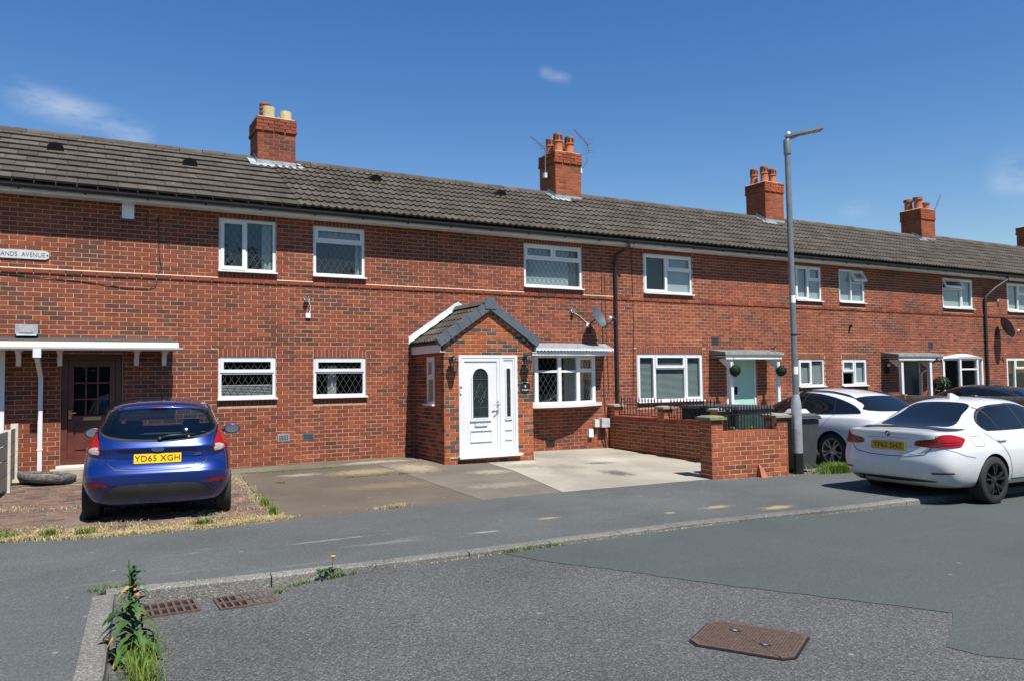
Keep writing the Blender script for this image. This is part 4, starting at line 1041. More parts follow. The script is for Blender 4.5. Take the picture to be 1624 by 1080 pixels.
def leaded_arch(parent, x0, x1, z0, z1, y, diamond=True):
    q = MB(); p = arch(x0, x1, z0, z1); q.add([(a, y, c) for a, c in p], [tuple(range(len(p)))]); q.build('pane', 'glass_obscure', parent, fix=False)
    l = MB(); cx = (x0+x1)/2; h = z1-z0; w = x1-x0; yy = y-.004; tt = .0075
    def ln(a, c, e, f): l.bar((a, yy, c), (e, yy, f), .004, tt)
    for t in (.20, .78): ln(x0, z0+h*t, x1, z0+h*t)
    ln(cx, z0, cx, z0+h*.30); ln(cx, z0+h*.70, cx, z1-.005); ln(x0, z0+h*.02+.01, x1, z0+h*.02+.01)
    for s in (-1, 1):
        ln(cx, z0+h*.28, cx+s*w*.36, z0+h*.48); ln(cx+s*w*.36, z0+h*.48, cx, z0+h*.70)
        ln(cx, z0+h*.36, cx+s*w*.22, z0+h*.49); ln(cx+s*w*.22, z0+h*.49, cx, z0+h*.62)
        ln(cx+s*w*.36, z0+h*.48, x0 if s < 0 else x1, z0+h*.48); ln(cx+s*w*.10, z0+h*.30, cx+s*w*.42, z0+h*.62); ln(cx+s*w*.10, z0+h*.68, cx+s*w*.42, z0+h*.36)
    l.build('leading', 'lead_came', parent)
leaded_arch(leaf, gx0, gx1, gz0, gz1, DY+.022)
MB().box(6.70, 6.955, DY+.002, DY+.026, .70, .755).build('letter_plate', 'lead_white', leaf)
q = MB(); q.box(6.695, 6.96, DY+.006, DY+.022, .692, .763); q.build('letter_frame', 'lead', leaf)
q = MB(); q.box(7.175, 7.205, DY-.004, DY+.008, .93, 1.17); q.tube([(7.19,DY-.004,1.11),(7.19,DY-.05,1.11),(7.07,DY-.055,1.10)], .010, 8); q.tube([(7.19,DY-.04,1.10),(7.16,DY-.045,1.02),(7.10,DY-.045,.98)], .008, 8); q.build('handle', 'metal_silver', leaf)
sd = MB(); a0, a1 = XM+.028, DX1-.058
frame_bars(sd, a0, a1, lz0, lz1, .035, DY+.010, DY+.05); sd.box(a0+.035, a1-.035, DY+.024, DY+.05, lz0+.035, lz1-.035)
arch_ring(sd, 7.39, 7.475, .86, 1.80, .025, DY+.006, DY+.03); sd.box(7.35, 7.515, DY+.002, DY+.03, .80, .825)
for zz in (.60, .41): sd.box(7.355, 7.51, DY+.008, DY+.03, zz, zz+.022)
side = sd.build('side_light', 'upvc', door); leaded_arch(side, 7.39, 7.475, .86, 1.80, DY+.022)
q = MB(); q.box(6.372, 6.412, DY-.026, DY-.002, 1.33, 1.48); q.build('doorbell', ['plastic_white'], door); MB().box(6.377, 6.407, DY-.028, DY-.024, 1.42, 1.465).build('bell_lens', 'ink_black', door)

# ------------------------------------------------------------------ bow window of the middle house
def bow(h, pts, z0, z1, zt, leaded, rows, blind=None, glass='glass_window', curved_top=False, canopy=True):
    """pts: plan polyline of the glazing line (x,y); facets carry frames, sashes and panes"""
    H = HOUSE[h]; mb = MB(); N_ = len(pts)
    for i in range(N_-1):
        a, c = Vector((*pts[i], 0)), Vector((*pts[i+1], 0)); d = (c-a).normalized(); nrm = Vector((d.y, -d.x, 0)); L = (c-a).length
        M = Matrix(((d.x, -nrm.x, 0, a.x), (d.y, -nrm.y, 0, a.y), (0, 0, 1, 0), (0, 0, 0, 1)))
        frame_bars(mb, 0, L, z0+.03, z1, .052, 0, .07, M=M)
    for x, y in pts: mb.box(x-.042, x+.042, y-.012, y+.06, z0+.03, z1)
    w = mb.build('bow_window', 'upvc', H)
    for i in range(N_-1):
        a, c = Vector((*pts[i], 0)), Vector((*pts[i+1], 0)); d = (c-a).normalized(); nrm = Vector((d.y, -d.x, 0)); L = (c-a).length
        M = Matrix(((d.x, -nrm.x, 0, a.x), (d.y, -nrm.y, 0, a.y), (0, 0, 1, 0), (0, 0, 0, 1)))
        zz1 = z1-.052
        cells = []
        if rows[i]: 
            t = z1-(z1-z0)*rows[i]; q = MB(); q.box(.052, L-.052, .002, .07, t-.025, t+.025, M=M); q.build('transom', 'upvc', w)
            cells = [(.052, L-.052, z0+.082, t-.025, 0), (.052, L-.052, t+.025, zz1, i in (0, N_-2))]
        else: cells = [(.052, L-.052, z0+.082, zz1, 0)]
        for (p, r, s, t, sash) in cells:
            if sash:
                q = MB(); frame_bars(q, p-.012, r+.012, s-.012, t+.012, .045, -.012, .04, M=M); q.build('sash', 'upvc', w); p, r, s, t = p+.03, r-.03, s+.03, t-.03
            q = MB(); q.add([M @ Vector(v) for v in [(p,.03,s),(r,.03,s),(r,.03,t),(p,.03,t)]], [(0,1,2,3)]); q.build('pane', glass, w, fix=False)
            if leaded:
                q = MB(); lattice(q, p, r, s, t, .026, M=M); q.build('leading', 'lead_came', w)
    return w
BP = [(8.17,-.05),(8.74,-.28),(9.29,-.36),(9.83,-.28),(10.41,-.05)]
bw = bow(1, BP, 1.0, 2.09, 2.1, True, [.32]*4)
def off_poly(pts, d, x0=None, x1=None):
    c = Vector((sum(p[0] for p in pts)/len(pts), .6)); out = []
    for p in pts:
        v = (Vector(p)-c).normalized(); out.append((p[0]+v.x*d, p[1]+v.y*d))
    return out
so = off_poly(BP, .09); so = [(so[0][0]-.12, .01)]+so+[(so[-1][0]+.20, .01)]
MB().prism(so[::-1], .955, 1.028, 0, 'xy').build('sill', 'upvc', bw)
# lean-to lead roof with a scalloped white drip over the bow
ro = [(8.03,-.02),(8.03,-.50),(8.5,-.54),(9.3,-.56),(10.0,-.54),(10.45,-.50),(10.76,-.02)]
rf = MB(); vv = []; lo = []
n = 64
for k in range(n+1):
    t = k/n; x = 8.02+(10.66-8.02)*t; y = -.50-.06*math.sin(math.pi*t)
    vv += [(x*.985+.14 if False else x, -.006, 2.37), (x, y, 2.235-.012*abs(math.sin(k*math.pi*.5))), (x, y-.004, 2.175+(.02 if k % 2 else -.004))]
rf.add(vv, [(3*k, 3*k+1, 3*k+4, 3*k+3) for k in range(n)], 0); rf.add(vv, [(3*k+1, 3*k+2, 3*k+5, 3*k+4) for k in range(n)], 1)
rf.add([(10.66,-.50,2.235),(10.78,-.006,2.37),(10.66,-.006,2.37)], [(0,1,2)], 0); rf.add([(10.66,-.50,2.175),(10.66,-.50,2.235),(10.78,-.006,2.37),(10.78,-.006,2.2)], [(0,1,2,3)], 1)
cnp = rf.build('bow_roof', ['lead', 'lead_white'], HOUSE[1], fix=False)
q = MB(); q.prism([(8.02,-.008),(8.02,-.46),(8.6,-.50),(9.3,-.52),(10.0,-.50),(10.52,-.45),(10.62,-.008)][::-1], 2.085, 2.17, 0, 'xy'); q.build('fascia', 'upvc', cnp)
for a, c, mt in ((8.25, 8.7, 'curtain'), (9.75, 10.3, 'curtain')):
    q = MB(); nn = 26; vv = []
    for k in range(nn+1):
        x = a+(c-a)*k/nn; o = .04*math.sin(x*60); vv += [(x, .16+o, 1.0), (x, .16+o, 2.1)]
    q.add(vv, [(2*k, 2*k+2, 2*k+3, 2*k+1) for k in range(nn)]); q.build('curtain', mt, bw, smooth=True)
# bay of the far house with a shallow curved head
BQ = [(23.72,-.03),(24.30,-.22),(25.22,-.22),(25.80,-.03)]
bq = bow(3, BQ, .93, 2.03, 2.05, False, [0, .30, 0])
q = MB(); n = 20; vv = []
for k in range(n+1):
    x = 23.64+(25.88-23.64)*k/n; s = math.sin(math.pi*k/n); vv += [(x, -.002, 2.06+.13*s), (x, -.05-.27*s, 2.04+.06*s), (x, -.05-.25*s, 2.03)]
q.add(vv, [(3*k, 3*k+1, 3*k+4, 3*k+3) for k in range(n)]+[(3*k+1, 3*k+2, 3*k+5, 3*k+4) for k in range(n)]); q.build('head', 'upvc', bq, smooth=True, angle=40, fix=False)
so = off_poly(BQ, .08); MB().prism(([(23.6,.005)]+so+[(25.95,.005)])[::-1], .885, .955, 0, 'xy').build('sill', 'upvc', bq)

# ------------------------------------------------------------------ left house: door, canopy, white downpipe
H = HOUSE[0]
fr = MB(); frame_bars(fr, -.155, .735, .28, 2.095, .09, .07, .17); d1 = fr.build('front_door', 'door_brown', H, label='brown panelled door with nine small panes')
lf = MB(); ax0, ax1 = -.06, .64
lf.box(ax0, ax0+.085, .10, .145, .29, 2.0); lf.box(ax1-.085, ax1, .10, .145, .29, 2.0); lf.box(ax0+.085, ax1-.085, .101, .145, 1.89, 2.0); lf.box(ax0+.085, ax1-.085, .101, .145, .98, 1.08); lf.box(ax0+.085, ax1-.085, .101, .145, .29, .47)
for k in (1, 2): lf.box(ax0+.085+k*.177-.013, ax0+.085+k*.177+.013, .104, .14, 1.08, 1.89); lf.box(ax0+.085, ax1-.085, .105, .14, 1.08+k*.27-.012, 1.08+k*.27+.012)
lf.box(ax0+.085, ax1-.085, .122, .14, .47, .98); lf.box(ax0+.12, .27, .108, .13, .52, .93); lf.box(.31, ax1-.12, .108, .13, .52, .93)
leaf = lf.build('door_leaf', 'door_brown', d1)
for r in range(3):
    for c in range(3):
        a = ax0+.098+c*.177; z = 1.092+r*.27; MB().add([(a,.125,z),(a+.152,.125,z),(a+.152,.125,z+.246),(a,.125,z+.246)], [(0,1,2,3)]).build('pane', 'glass_privacy', leaf, fix=False)
MB().box(.17, .43, .095, .104, 1.0, 1.055).build('letter_plate', 'brass', leaf); q = MB(); q.box(-.045, -.005, .09, .102, 1.03, 1.17); q.tube([(-.025,.095,1.13),(-.025,.05,1.13),(.06,.045,1.13)], .011, 8); q.build('handle', 'brass', leaf)
MB().box(-.22, .80, -.02, .16, .235, .278).build('threshold', 'upvc', d1)
q = MB(); q.box(-.30, .95, -.30, .004, -.1, .23); q.build('doorstep', 'step_concrete', H)
cn_ = MB(); cn_.prism([(-.004,2.36),(-.56,2.275),(-.56,2.255),(-.004,2.255)], -3.6, 1.53, 0, 'yz'); can = cn_.build('canopy', 'felt', H)
q = MB(); q.box(-3.6, 1.535, -.585, -.562, 2.165, 2.272); q.box(1.536, 1.556, -.585, -.30, 2.165, 2.272); q.build('fascia', 'cream_board', can)
MB().box(-3.6, 1.53, -.561, -.004, 2.17, 2.185).build('soffit', 'cream_board', can)
q = MB(); ga = [(-.635+.05*math.cos(math.pi+math.pi*k/6), 2.185+.055*math.sin(math.pi+math.pi*k/6)) for k in range(7)]; gb = [(-.635+.045*math.cos(math.pi+math.pi*k/6), 2.185+.05*math.sin(math.pi+math.pi*k/6)) for k in range(7)]
q.prism(ga+gb[::-1], -3.6, 1.60, 0, 'yz'); q.prism(ga, 1.60, 1.61, 0, 'yz'); q.build('gutter', 'upvc', can)
for x in (-.75, -.18, .95, 1.38):
    q = MB(); q.prism([(-.004,1.90),(-.004,2.168),(-.36,2.168),(-.36,2.12),(-.13,2.07),(-.10,1.90)], x-.035, x+.035, 0, 'yz'); q.box(x-.05, x+.05, -.38, -.004, 2.125, 2.168); q.build('bracket', 'fascia_white', can)
q = MB(); q.box(-.535, -.425, -.69, -.58, 2.02, 2.15); q.bar((-.48,-.63,2.03), (-.44,-.10,1.72), .065, .065); q.box(-.475, -.41, -.115, -.045, .16, 1.74)
q.build('downpipe', 'upvc', can); MB().box(-.485, -.40, -.12, -.004, .55, .565).build('pipe_clip', 'upvc', can)
MB().box(-1.20, -.93, -.12, -.004, .1, 2.15).build('door_post', 'upvc', H)

# ------------------------------------------------------------------ canopies and doors of the two right houses
def porch_canopy(h, x0, x1, z, mat):
    Hh = HOUSE[h]; q = MB(); q.prism([(-.004, z+.20), (-.56, z+.13), (-.58, z+.06), (-.004, z+.06)], x0, x1, 0, 'yz'); cno = q.build('canopy', 'timber_weathered', Hh)
    MB().box(x0+.05, x1-.05, -.54, -.515, z-.045, z+.058).build('fascia', mat, cno); MB().box(x0+.05, x1-.05, -.514, -.004, z+.02, z+.035).build('soffit', 'fascia_white', cno)
    return cno
c2 = porch_canopy(2, 14.0, 16.05, 2.05, 'fascia_white')
for x in (14.28, 15.92):
    q = MB(); q.box(x-.045, x+.045, -.50, -.42, -.12, 2.03); q.prism([(-.42,1.75),(-.42,2.03),(-.10,2.03),(-.10,1.98)], x-.03, x+.03, 0, 'yz'); q.build('canopy_post', 'upvc', c2)
fr = MB(); frame_bars(fr, 14.6, 15.65, -.06, 2.03, .065, .03, .12); d2 = fr.build('front_door', 'upvc', HOUSE[2], label='mint green door with three small square panes')
lf = MB(); lf.box(14.668, 15.582, .05, .10, -.03, 1.962); leaf = lf.build('door_leaf', 'door_mint', d2)
for z in (.62, 1.08, 1.54):
    q = MB(); frame_bars(q, 14.80, 15.02, z, z+.26, .025, .035, .06); fr_ = q.build('pane_frame', 'lead_white', leaf); MB().add([(14.825,.044,z+.025),(14.995,.044,z+.025),(14.995,.044,z+.235),(14.825,.044,z+.235)], [(0,1,2,3)]).build('pane', 'glass_privacy', leaf, fix=False)
q = MB(); q.box(14.69, 14.72, .036, .052, .88, 1.12); q.tube([(14.705,.04,1.04),(14.705,0,1.04),(14.80,-.005,1.03)], .012, 8); q.build('handle', 'iron_black', leaf)
c3 = porch_canopy(3, 20.75, 22.95, 2.02, 'fascia_white')
for x in (21.0, 22.35):
    q = MB(); q.box(x-.05, x+.05, -.50, -.41, -.2, 2.0); q.prism([(-.41,1.75),(-.41,2.0),(-.10,2.0),(-.10,1.96)], x-.03, x+.03, 0, 'yz'); q.build('canopy_post', 'upvc', c3)
fr = MB(); frame_bars(fr, 21.63, 22.65, -.12, 2.01, .06, .04, .12); d3 = fr.build('front_door', 'upvc', HOUSE[3], label='dark front door in the shade of its canopy')
MB().box(21.69, 22.59, .06, .11, -.1, 1.95).build('door_leaf', 'door_dark', d3)
q = MB(); q.tube([(22.62,-.45,1.93),(22.55,-.40,1.80),(22.5,-.08,1.6),(22.5,-.06,.1)], .04, 8); q.build('downpipe', 'upvc', c3, smooth=True)

# ================================================================== CARS
def car_shell(spec):
    """rings of a half plan outline from floor to roof, subdivided and with wheel arches cut out; local x = forward, origin under the rear axle"""
    xs_rear = [(0, 0), (.006, .42), (.035, .74), (.13, .93), (.42, .995)]
    xs_front = [(.42, .985), (.17, .90), (.06, .72), (.012, .40), (0, 0)]
    rings = []
    for rg in spec['rings']:
        xr, xf, w, zp = rg['xr'], rg['xf'], rg['w'], rg['z']; kr, kf = rg.get('kr', 1), rg.get('kf', 1); tw = rg.get('taper', (1, 1))
        pts = [(xr+a*kr, w*bq*tw[0]) for a, bq in xs_rear]
        xa, xb = xr+.42*kr, xf-.42*kf
        for k in range(1, 5):
            t = k/5; pts.append((xa+(xb-xa)*t, w*(1+.012*math.sin(math.pi*t))*(tw[0]+(tw[1]-tw[0])*t)))
        pts += [(xf-a*kf, w*bq*tw[1]) for a, bq in xs_front]
        rings.append([(x, y, interp(x, [p[0] for p in zp], [p[1] for p in zp])) for x, y in pts])
    n = len(rings[0]); M1 = n-1; verts = []; idx = {}
    def vid(p):
        k = (round(p[0], 5), round(p[1], 5), round(p[2], 5))
        if k not in idx: idx[k] = len(verts); verts.append(k)
        return idx[k]
    faces = []; crease = []
    full = []
    for rg in rings:
        half = [vid(p) for p in rg]; mir = [vid((p[0], -p[1], p[2])) for p in rg]
        full.append((half, mir))
    for r in range(len(rings)-1):
        for sd in (0, 1):
            A, B = full[r][sd], full[r+1][sd]
            for i in range(n-1):
                f = (A[i], A[i+1], B[i+1], B[i]); faces.append(f if sd == 0 else f[::-1])
    for r in spec.get('crease', []):
        for sd in (0, 1):
            A = full[r][sd]; crease += [(A[i], A[i+1], spec['crease'][r]) for i in range(n-1)]
    def cap(ring, crown, flip):
        half, mir = ring; P = lambda v: Vector(verts[v])
        rows = []
        for i in range(2, n-2):
            if i == 2: row = [half[2], half[1], half[0], mir[1], mir[2]]
            elif i == n-3: row = [half[n-3], half[n-2], half[n-1], mir[n-2], mir[n-3]]
            else:
                a, c = P(half[i]), P(mir[i]); row = [half[i]]
                for t in (.25, .5, .75):
                    p = a.lerp(c, t); p.z += crown*math.sin(math.pi*t); row.append(vid(tuple(p)))
                row.append(mir[i])
            rows.append(row)
        for a, c in zip(rows, rows[1:]):
            for k in range(4):
                f = (a[k], c[k], c[k+1], a[k+1]); faces.append(f if not flip else f[::-1])
    cap(full[-1], spec.get('crown', .035), False); cap(full[0], 0, True)
    me = bpy.data.meshes.new('shell'); me.from_pydata(verts, [], faces)
    bm = bmesh.new(); bm.from_mesh(me); bmesh.ops.recalc_face_normals(bm, faces=bm.faces)
    cl = bm.edges.layers.float.get('crease_edge') or bm.edges.layers.float.new('crease_edge')
    bm.verts.ensure_lookup_table()
    for a, c, v in crease:
        e = bm.edges.get((bm.verts[a], bm.verts[c]))
        if e: e[cl] = v
    bm.to_mesh(me); bm.free()
    ob = bpy.data.objects.new('shell', me); COL.objects.link(ob); me.materials.append(MT[spec['paint']]); me.materials.append(MT['plastic_black'])
    sub = ob.modifiers.new('s', 'SUBSURF'); sub.levels = sub.render_levels = 3
    dg = bpy.context.evaluated_depsgraph_get(); smooth_me = bpy.data.meshes.new_from_object(ob.evaluated_get(dg))
    bpy.data.objects.remove(ob)
    # stretch to the true length, width and height (subdivision pulls the cage in)
    v = np.empty(len(smooth_me.vertices)*3); smooth_me.vertices.foreach_get('co', v); v = v.reshape(-1, 3)
    lo, hi = v.min(0), v.max(0); L0, L1, Wd, Z0, Z1 = spec['ext']
    v[:, 0] = L0+(v[:, 0]-lo[0])*(L1-L0)/(hi[0]-lo[0]); v[:, 1] *= Wd/hi[1]; v[:, 2] = Z0+(v[:, 2]-lo[2])*(Z1-Z0)/(hi[2]-lo[2])
    smooth_me.vertices.foreach_set('co', v.ravel()); smooth_me.update()
    ob = bpy.data.objects.new('shell', smooth_me); COL.objects.link(ob)
    cut = MB(); wr = spec['arch']
    for x in (0, spec['wb']):
        for s in (-1, 1):
            M = Matrix.Translation((x, s*(spec['ext'][2]-.27 if s > 0 else spec['ext'][2]-.27), spec['wheel_r'])) @ Matrix.Rotation(R(90)*(-s), 4, 'X')
            cut.lathe([(0,0),(wr,0),(wr,.6),(0,.6)], 40, 1, M)
    cme = cut.mesh('cutter', [spec['paint'], 'plastic_black']); bm = bmesh.new(); bm.from_mesh(cme); bmesh.ops.remove_doubles(bm, verts=bm.verts, dist=1e-5); bmesh.ops.recalc_face_normals(bm, faces=bm.faces); bm.to_mesh(cme); bm.free()
    co = bpy.data.objects.new('cutter', cme); COL.objects.link(co)
    bo = ob.modifiers.new('b', 'BOOLEAN'); bo.object = co; bo.operation = 'DIFFERENCE'; bo.solver = 'EXACT'
    dg = bpy.context.evaluated_depsgraph_get(); body = bpy.data.meshes.new_from_object(ob.evaluated_get(dg))
    bpy.data.objects.remove(ob); bpy.data.objects.remove(co)
    bm = bmesh.new(); bm.from_mesh(smooth_me); bvh = BVHTree.FromBMesh(bm); bm.free()
    return body, bvh
VIEW = {'rear': (Vector((-6,0,0)), Vector((0,-1,0)), Vector((0,0,1)), Vector((1,0,0))), 'front': (Vector((9,0,0)), Vector((0,1,0)), Vector((0,0,1)), Vector((-1,0,0))),
        'right': (Vector((0,-4,0)), Vector((1,0,0)), Vector((0,0,1)), Vector((0,1,0))), 'left': (Vector((0,4,0)), Vector((1,0,0)), Vector((0,0,1)), Vector((0,-1,0)))}
_q = math.sqrt(.5)
VIEW['rear_right'] = (Vector((-5,-5,0)), Vector((_q,-_q,0)), Vector((0,0,1)), Vector((_q,_q,0)))
VIEW['rear_left'] = (Vector((-5,5,0)), Vector((-_q,-_q,0)), Vector((0,0,1)), Vector((_q,-_q,0)))
def pr_pt(bvh, view, a, c, off):
    O, u, v, d = VIEW[view]; h = bvh.ray_cast(O+u*a+v*c, d)
    if h[0] is None: return None
    nn = h[1] if h[1].dot(d) < 0 else -h[1]
    return h[0]+nn*off, nn
def patch(bvh, view, poly, off, step=.05):
    step = min(step, .042); off = max(off, .007)
    v, f = fill(poly, step); P = []; last = None
    for a, c in v:
        r = pr_pt(bvh, view, a, c, off)
        P.append(r[0] if r else None)
    f = [q for q in f if all(P[i] is not None for i in q)]
    P = [p if p is not None else Vector((0,0,0)) for p in P]
    used = sorted({i for q in f for i in q}); mp = {i: k for k, i in enumerate(used)}
    b = MB(); b.add([P[i] for i in used], [tuple(mp[i] for i in q) for q in f]); return b
def ribbon(bvh, view, line, w, off=.0025, closed=False, step=.03):
    pts = []
    L = len(line)
    for i in range(L if closed else L-1):
        a, c = Vector(line[i]), Vector(line[(i+1) % L]); n = max(1, int((c-a).length/step)); pts += [a+(c-a)*k/n for k in range(n)]
    if not closed: pts.append(Vector(line[-1]))
    b = MB(); vv = []; ok = []
    n = len(pts)
    for i, p in enumerate(pts):
        d = pts[(i+1) % n]-pts[i-1] if closed else pts[min(i+1, n-1)]-pts[max(i-1, 0)]
        if d.length < 1e-7: d = Vector((1,0))
        d.normalize(); nr = Vector((-d.y, d.x))*w/2
        r1 = pr_pt(bvh, view, p.x+nr.x, p.y+nr.y, off); r2 = pr_pt(bvh, view, p.x-nr.x, p.y-nr.y, off)
        ok.append(bool(r1 and r2)); vv += [r1[0] if r1 else (0,0,0), r2[0] if r2 else (0,0,0)]
    fs = [(2*i, 2*((i+1) % n), 2*((i+1) % n)+1, 2*i+1) for i in range(n if closed else n-1) if ok[i] and ok[(i+1) % n]]
    b.add(vv, fs); return b
def inset(poly, d):
    """shrink a smooth polygon towards its inside by d"""
    n = len(poly); A = sum(poly[i][0]*poly[(i+1) % n][1]-poly[(i+1) % n][0]*poly[i][1] for i in range(n)); s = 1 if A > 0 else -1; out = []
    for i in range(n):
        t = Vector(poly[(i+1) % n])-Vector(poly[i-1]); t.normalize(); out.append((poly[i][0]-t.y*d*s, poly[i][1]+t.x*d*s))
    return out
def ring_patch(bvh, view, poly, w, off):
    i_ = inset(poly, w); b = MB(); n = len(poly); vv = []
    for p in poly+i_:
        r = pr_pt(bvh, view, p[0], p[1], off); vv.append(r[0] if r else None)
    fs = [(k, (k+1) % n, n+(k+1) % n, n+k) for k in range(n)]
    fs = [f for f in fs if all(vv[i] is not None for i in f)]; vv = [v if v is not None else (0,0,0) for v in vv]
    return b.add(vv, fs)
def wheel(parent, x, y, r, w, style, side, rim_mat, name='wheel'):
    """tyre with rim, spokes and hub; axis along y; side = +1 left, -1 right"""
    M = Matrix.Translation((x, y, r)) @ Matrix.Rotation(-R(90)*side, 4, 'X')
    rr = r*.70
    t = MB(); t.lathe([(rr,-w*.45),(rr*1.03,-w/2),(r*.93,-w/2),(r*.985,-w*.42),(r,-w*.25),(r,w*.25),(r*.985,w*.42),(r*.93,w/2),(rr*1.03,w/2),(rr,w*.45)], 40, 0, M)
    ty = t.build(name, 'rubber', parent, smooth=True, angle=50, local=True)
    q = MB(); q.lathe([(rr,w*.45),(rr*1.0,w*.47),(rr*.95,w*.46),(rr*.92,w*.30),(rr*.90,-.05)], 40, 0, M); q.lathe([(rr*.9,-.04),(.03,-.04)], 24, 1, M)
    q.build('rim', [rim_mat, 'plastic_black'], ty, smooth=True, angle=40, local=True)
    s = MB(); n = 5
    for k in range(n):
        for da in ((-.13, .13) if style == 'double' else (0,)):
            a = k*2*math.pi/n+.3; p0 = Vector((math.cos(a+da*.7)*.05, math.sin(a+da*.7)*.05, w*.36)); p1 = Vector((math.cos(a+da*1.6)*rr*.94, math.sin(a+da*1.6)*rr*.94, w*.43))
            m_ = (p0+p1)/2; m_.z += .012
            wd = .022 if style == 'double' else .045
            s.bar(M @ p0, M @ m_, wd, .03, 0, up=(0, side, 0)); s.bar(M @ m_, M @ p1, wd*1.15, .026, 0, up=(0, side, 0))
    s.lathe([(.07,w*.25),(.07,w*.38),(.045,w*.44),(0,w*.44)], 18, 0, M); s.build('spoke', rim_mat, ty, smooth=True, angle=30, local=True)
    return ty
def finish_car(root, spec, body, holes, bvh):
    """cut real openings behind the see-through glass, then link the body"""
    if holes:
        bm = bmesh.new(); bm.from_mesh(body); kill = []
        for f in bm.faces:
            c = f.calc_center_median()
            for view, poly in holes:
                O, u, v, d = VIEW[view]; a = (c-O).dot(u); e = (c-O).dot(v)
                if f.normal.dot(d) < -.05 and inside(poly, a, e): kill.append(f); break
        bmesh.ops.delete(bm, geom=kill, context='FACES'); bm.to_mesh(body); bm.free()
    body.polygons.foreach_set('use_smooth', [True]*len(body.polygons)); body.set_sharp_from_angle(angle=R(32))
    return put('body', body, root, local=True)
def sub(mb, name, mats, parent, smooth=True, **k): return mb.build(name, mats, parent, smooth=smooth, local=True, fix=False, **k)
def both(poly): return [(-a, c) for a, c in poly]
def plate(root, bvh, text, z, mat, tilt=0):
    p, nn = pr_pt(bvh, 'rear', 0, z, .022)
    M = Matrix.Translation(p) @ nn.to_track_quat('Z', 'Y').to_matrix().to_4x4()
    q = MB(); q.box(-.26, .26, -.0555, .0555, -.012, 0, M=M); pl = q.build('number_plate', mat, root, local=True)
    me = text_mesh(text, .098, 'ink_black', .0012, spacing=1.06, xs=1.02); me.transform(M @ Matrix.Translation((0, -.002, .002))); put('plate_lettering', me, pl, local=True)
    return pl

# ---- blue hatchback on the left drive
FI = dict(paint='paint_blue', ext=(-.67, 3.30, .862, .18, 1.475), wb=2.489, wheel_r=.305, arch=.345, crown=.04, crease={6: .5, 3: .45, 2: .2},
  rings=[dict(xr=-.46, xf=3.0, w=.72, z=[(-1,.22),(4,.20)]), dict(xr=-.56, xf=3.18, w=.815, z=[(-1,.33),(0,.26),(2.5,.22),(4,.24)]), dict(xr=-.665, xf=3.3, w=.868, z=[(-1,.50),(4,.46)]),
         dict(xr=-.675, xf=3.3, w=.87, z=[(-1,.625),(4,.58)]), dict(xr=-.60, xf=3.22, w=.866, z=[(-1,.72),(1,.70),(2.4,.67),(3.2,.62)]), dict(xr=-.575, xf=3.18, w=.858, z=[(-1,.84),(1,.80),(2.4,.76),(3.2,.66)]), dict(xr=-.615, xf=2.95, w=.825, z=[(-1,.925),(1,.92),(2.3,.90),(3,.78)]),
         dict(xr=-.535, xf=2.25, w=.775, z=[(-1,1.05),(1,1.0),(2.2,.97)], kf=.9), dict(xr=-.40, xf=1.75, w=.66, z=[(-1,1.26),(.5,1.25),(1.8,1.18)], kf=.8), dict(xr=-.37, xf=1.25, w=.565, z=[(-.5,1.41),(.4,1.46),(1.3,1.42)], kf=.7)])
car = thing('blue_hatchback', (.985,-3.88,zpav(0)), 'blue hatchback seen from behind on the worn brick drive', 'car', rz=R(90-7.5))
body, bvh = car_shell(FI)
rear_gl = smoothpoly([(-.57,1.335),(-.30,1.385),(0,1.395),(.30,1.385),(.57,1.335),(.665,1.14),(.60,1.04),(.38,.985),(0,.965),(-.38,.985),(-.60,1.04),(-.665,1.14)], 4)
side_gl = smoothpoly([(-.28,1.10),(-.20,1.30),(.35,1.385),(.95,1.36),(1.55,1.10),(1.62,1.0),(.8,.985),(.1,1.0)], 5)
scr = smoothpoly([(-.62,1.02),(-.48,1.30),(0,1.36),(.48,1.30),(.62,1.02),(0,.98)], 5)
finish_car(car, FI, body, [('rear', inset(rear_gl, .022)), ('left', inset(side_gl, .035)), ('right', inset(side_gl, .035)), ('front', inset(scr, .04))], bvh)
sub(ring_patch(bvh, 'rear', rear_gl, .03, .004), 'window_surround', 'rubber', car)
g_ = sub(patch(bvh, 'rear', inset(rear_gl, .026), .006, .08), 'rear_window', 'glass_car', car)
for vw in ('left', 'right'):
    sub(ring_patch(bvh, vw, side_gl, .05, .004), 'window_surround', 'plastic_black', car); sub(patch(bvh, vw, inset(side_gl, .045), .006, .10), 'side_window', 'glass_car', car)
sub(ring_patch(bvh, 'front', scr, .05, .004), 'window_surround', 'plastic_black', car); sub(patch(bvh, 'front', inset(scr, .045), .006, .12), 'windscreen', 'glass_car', car)
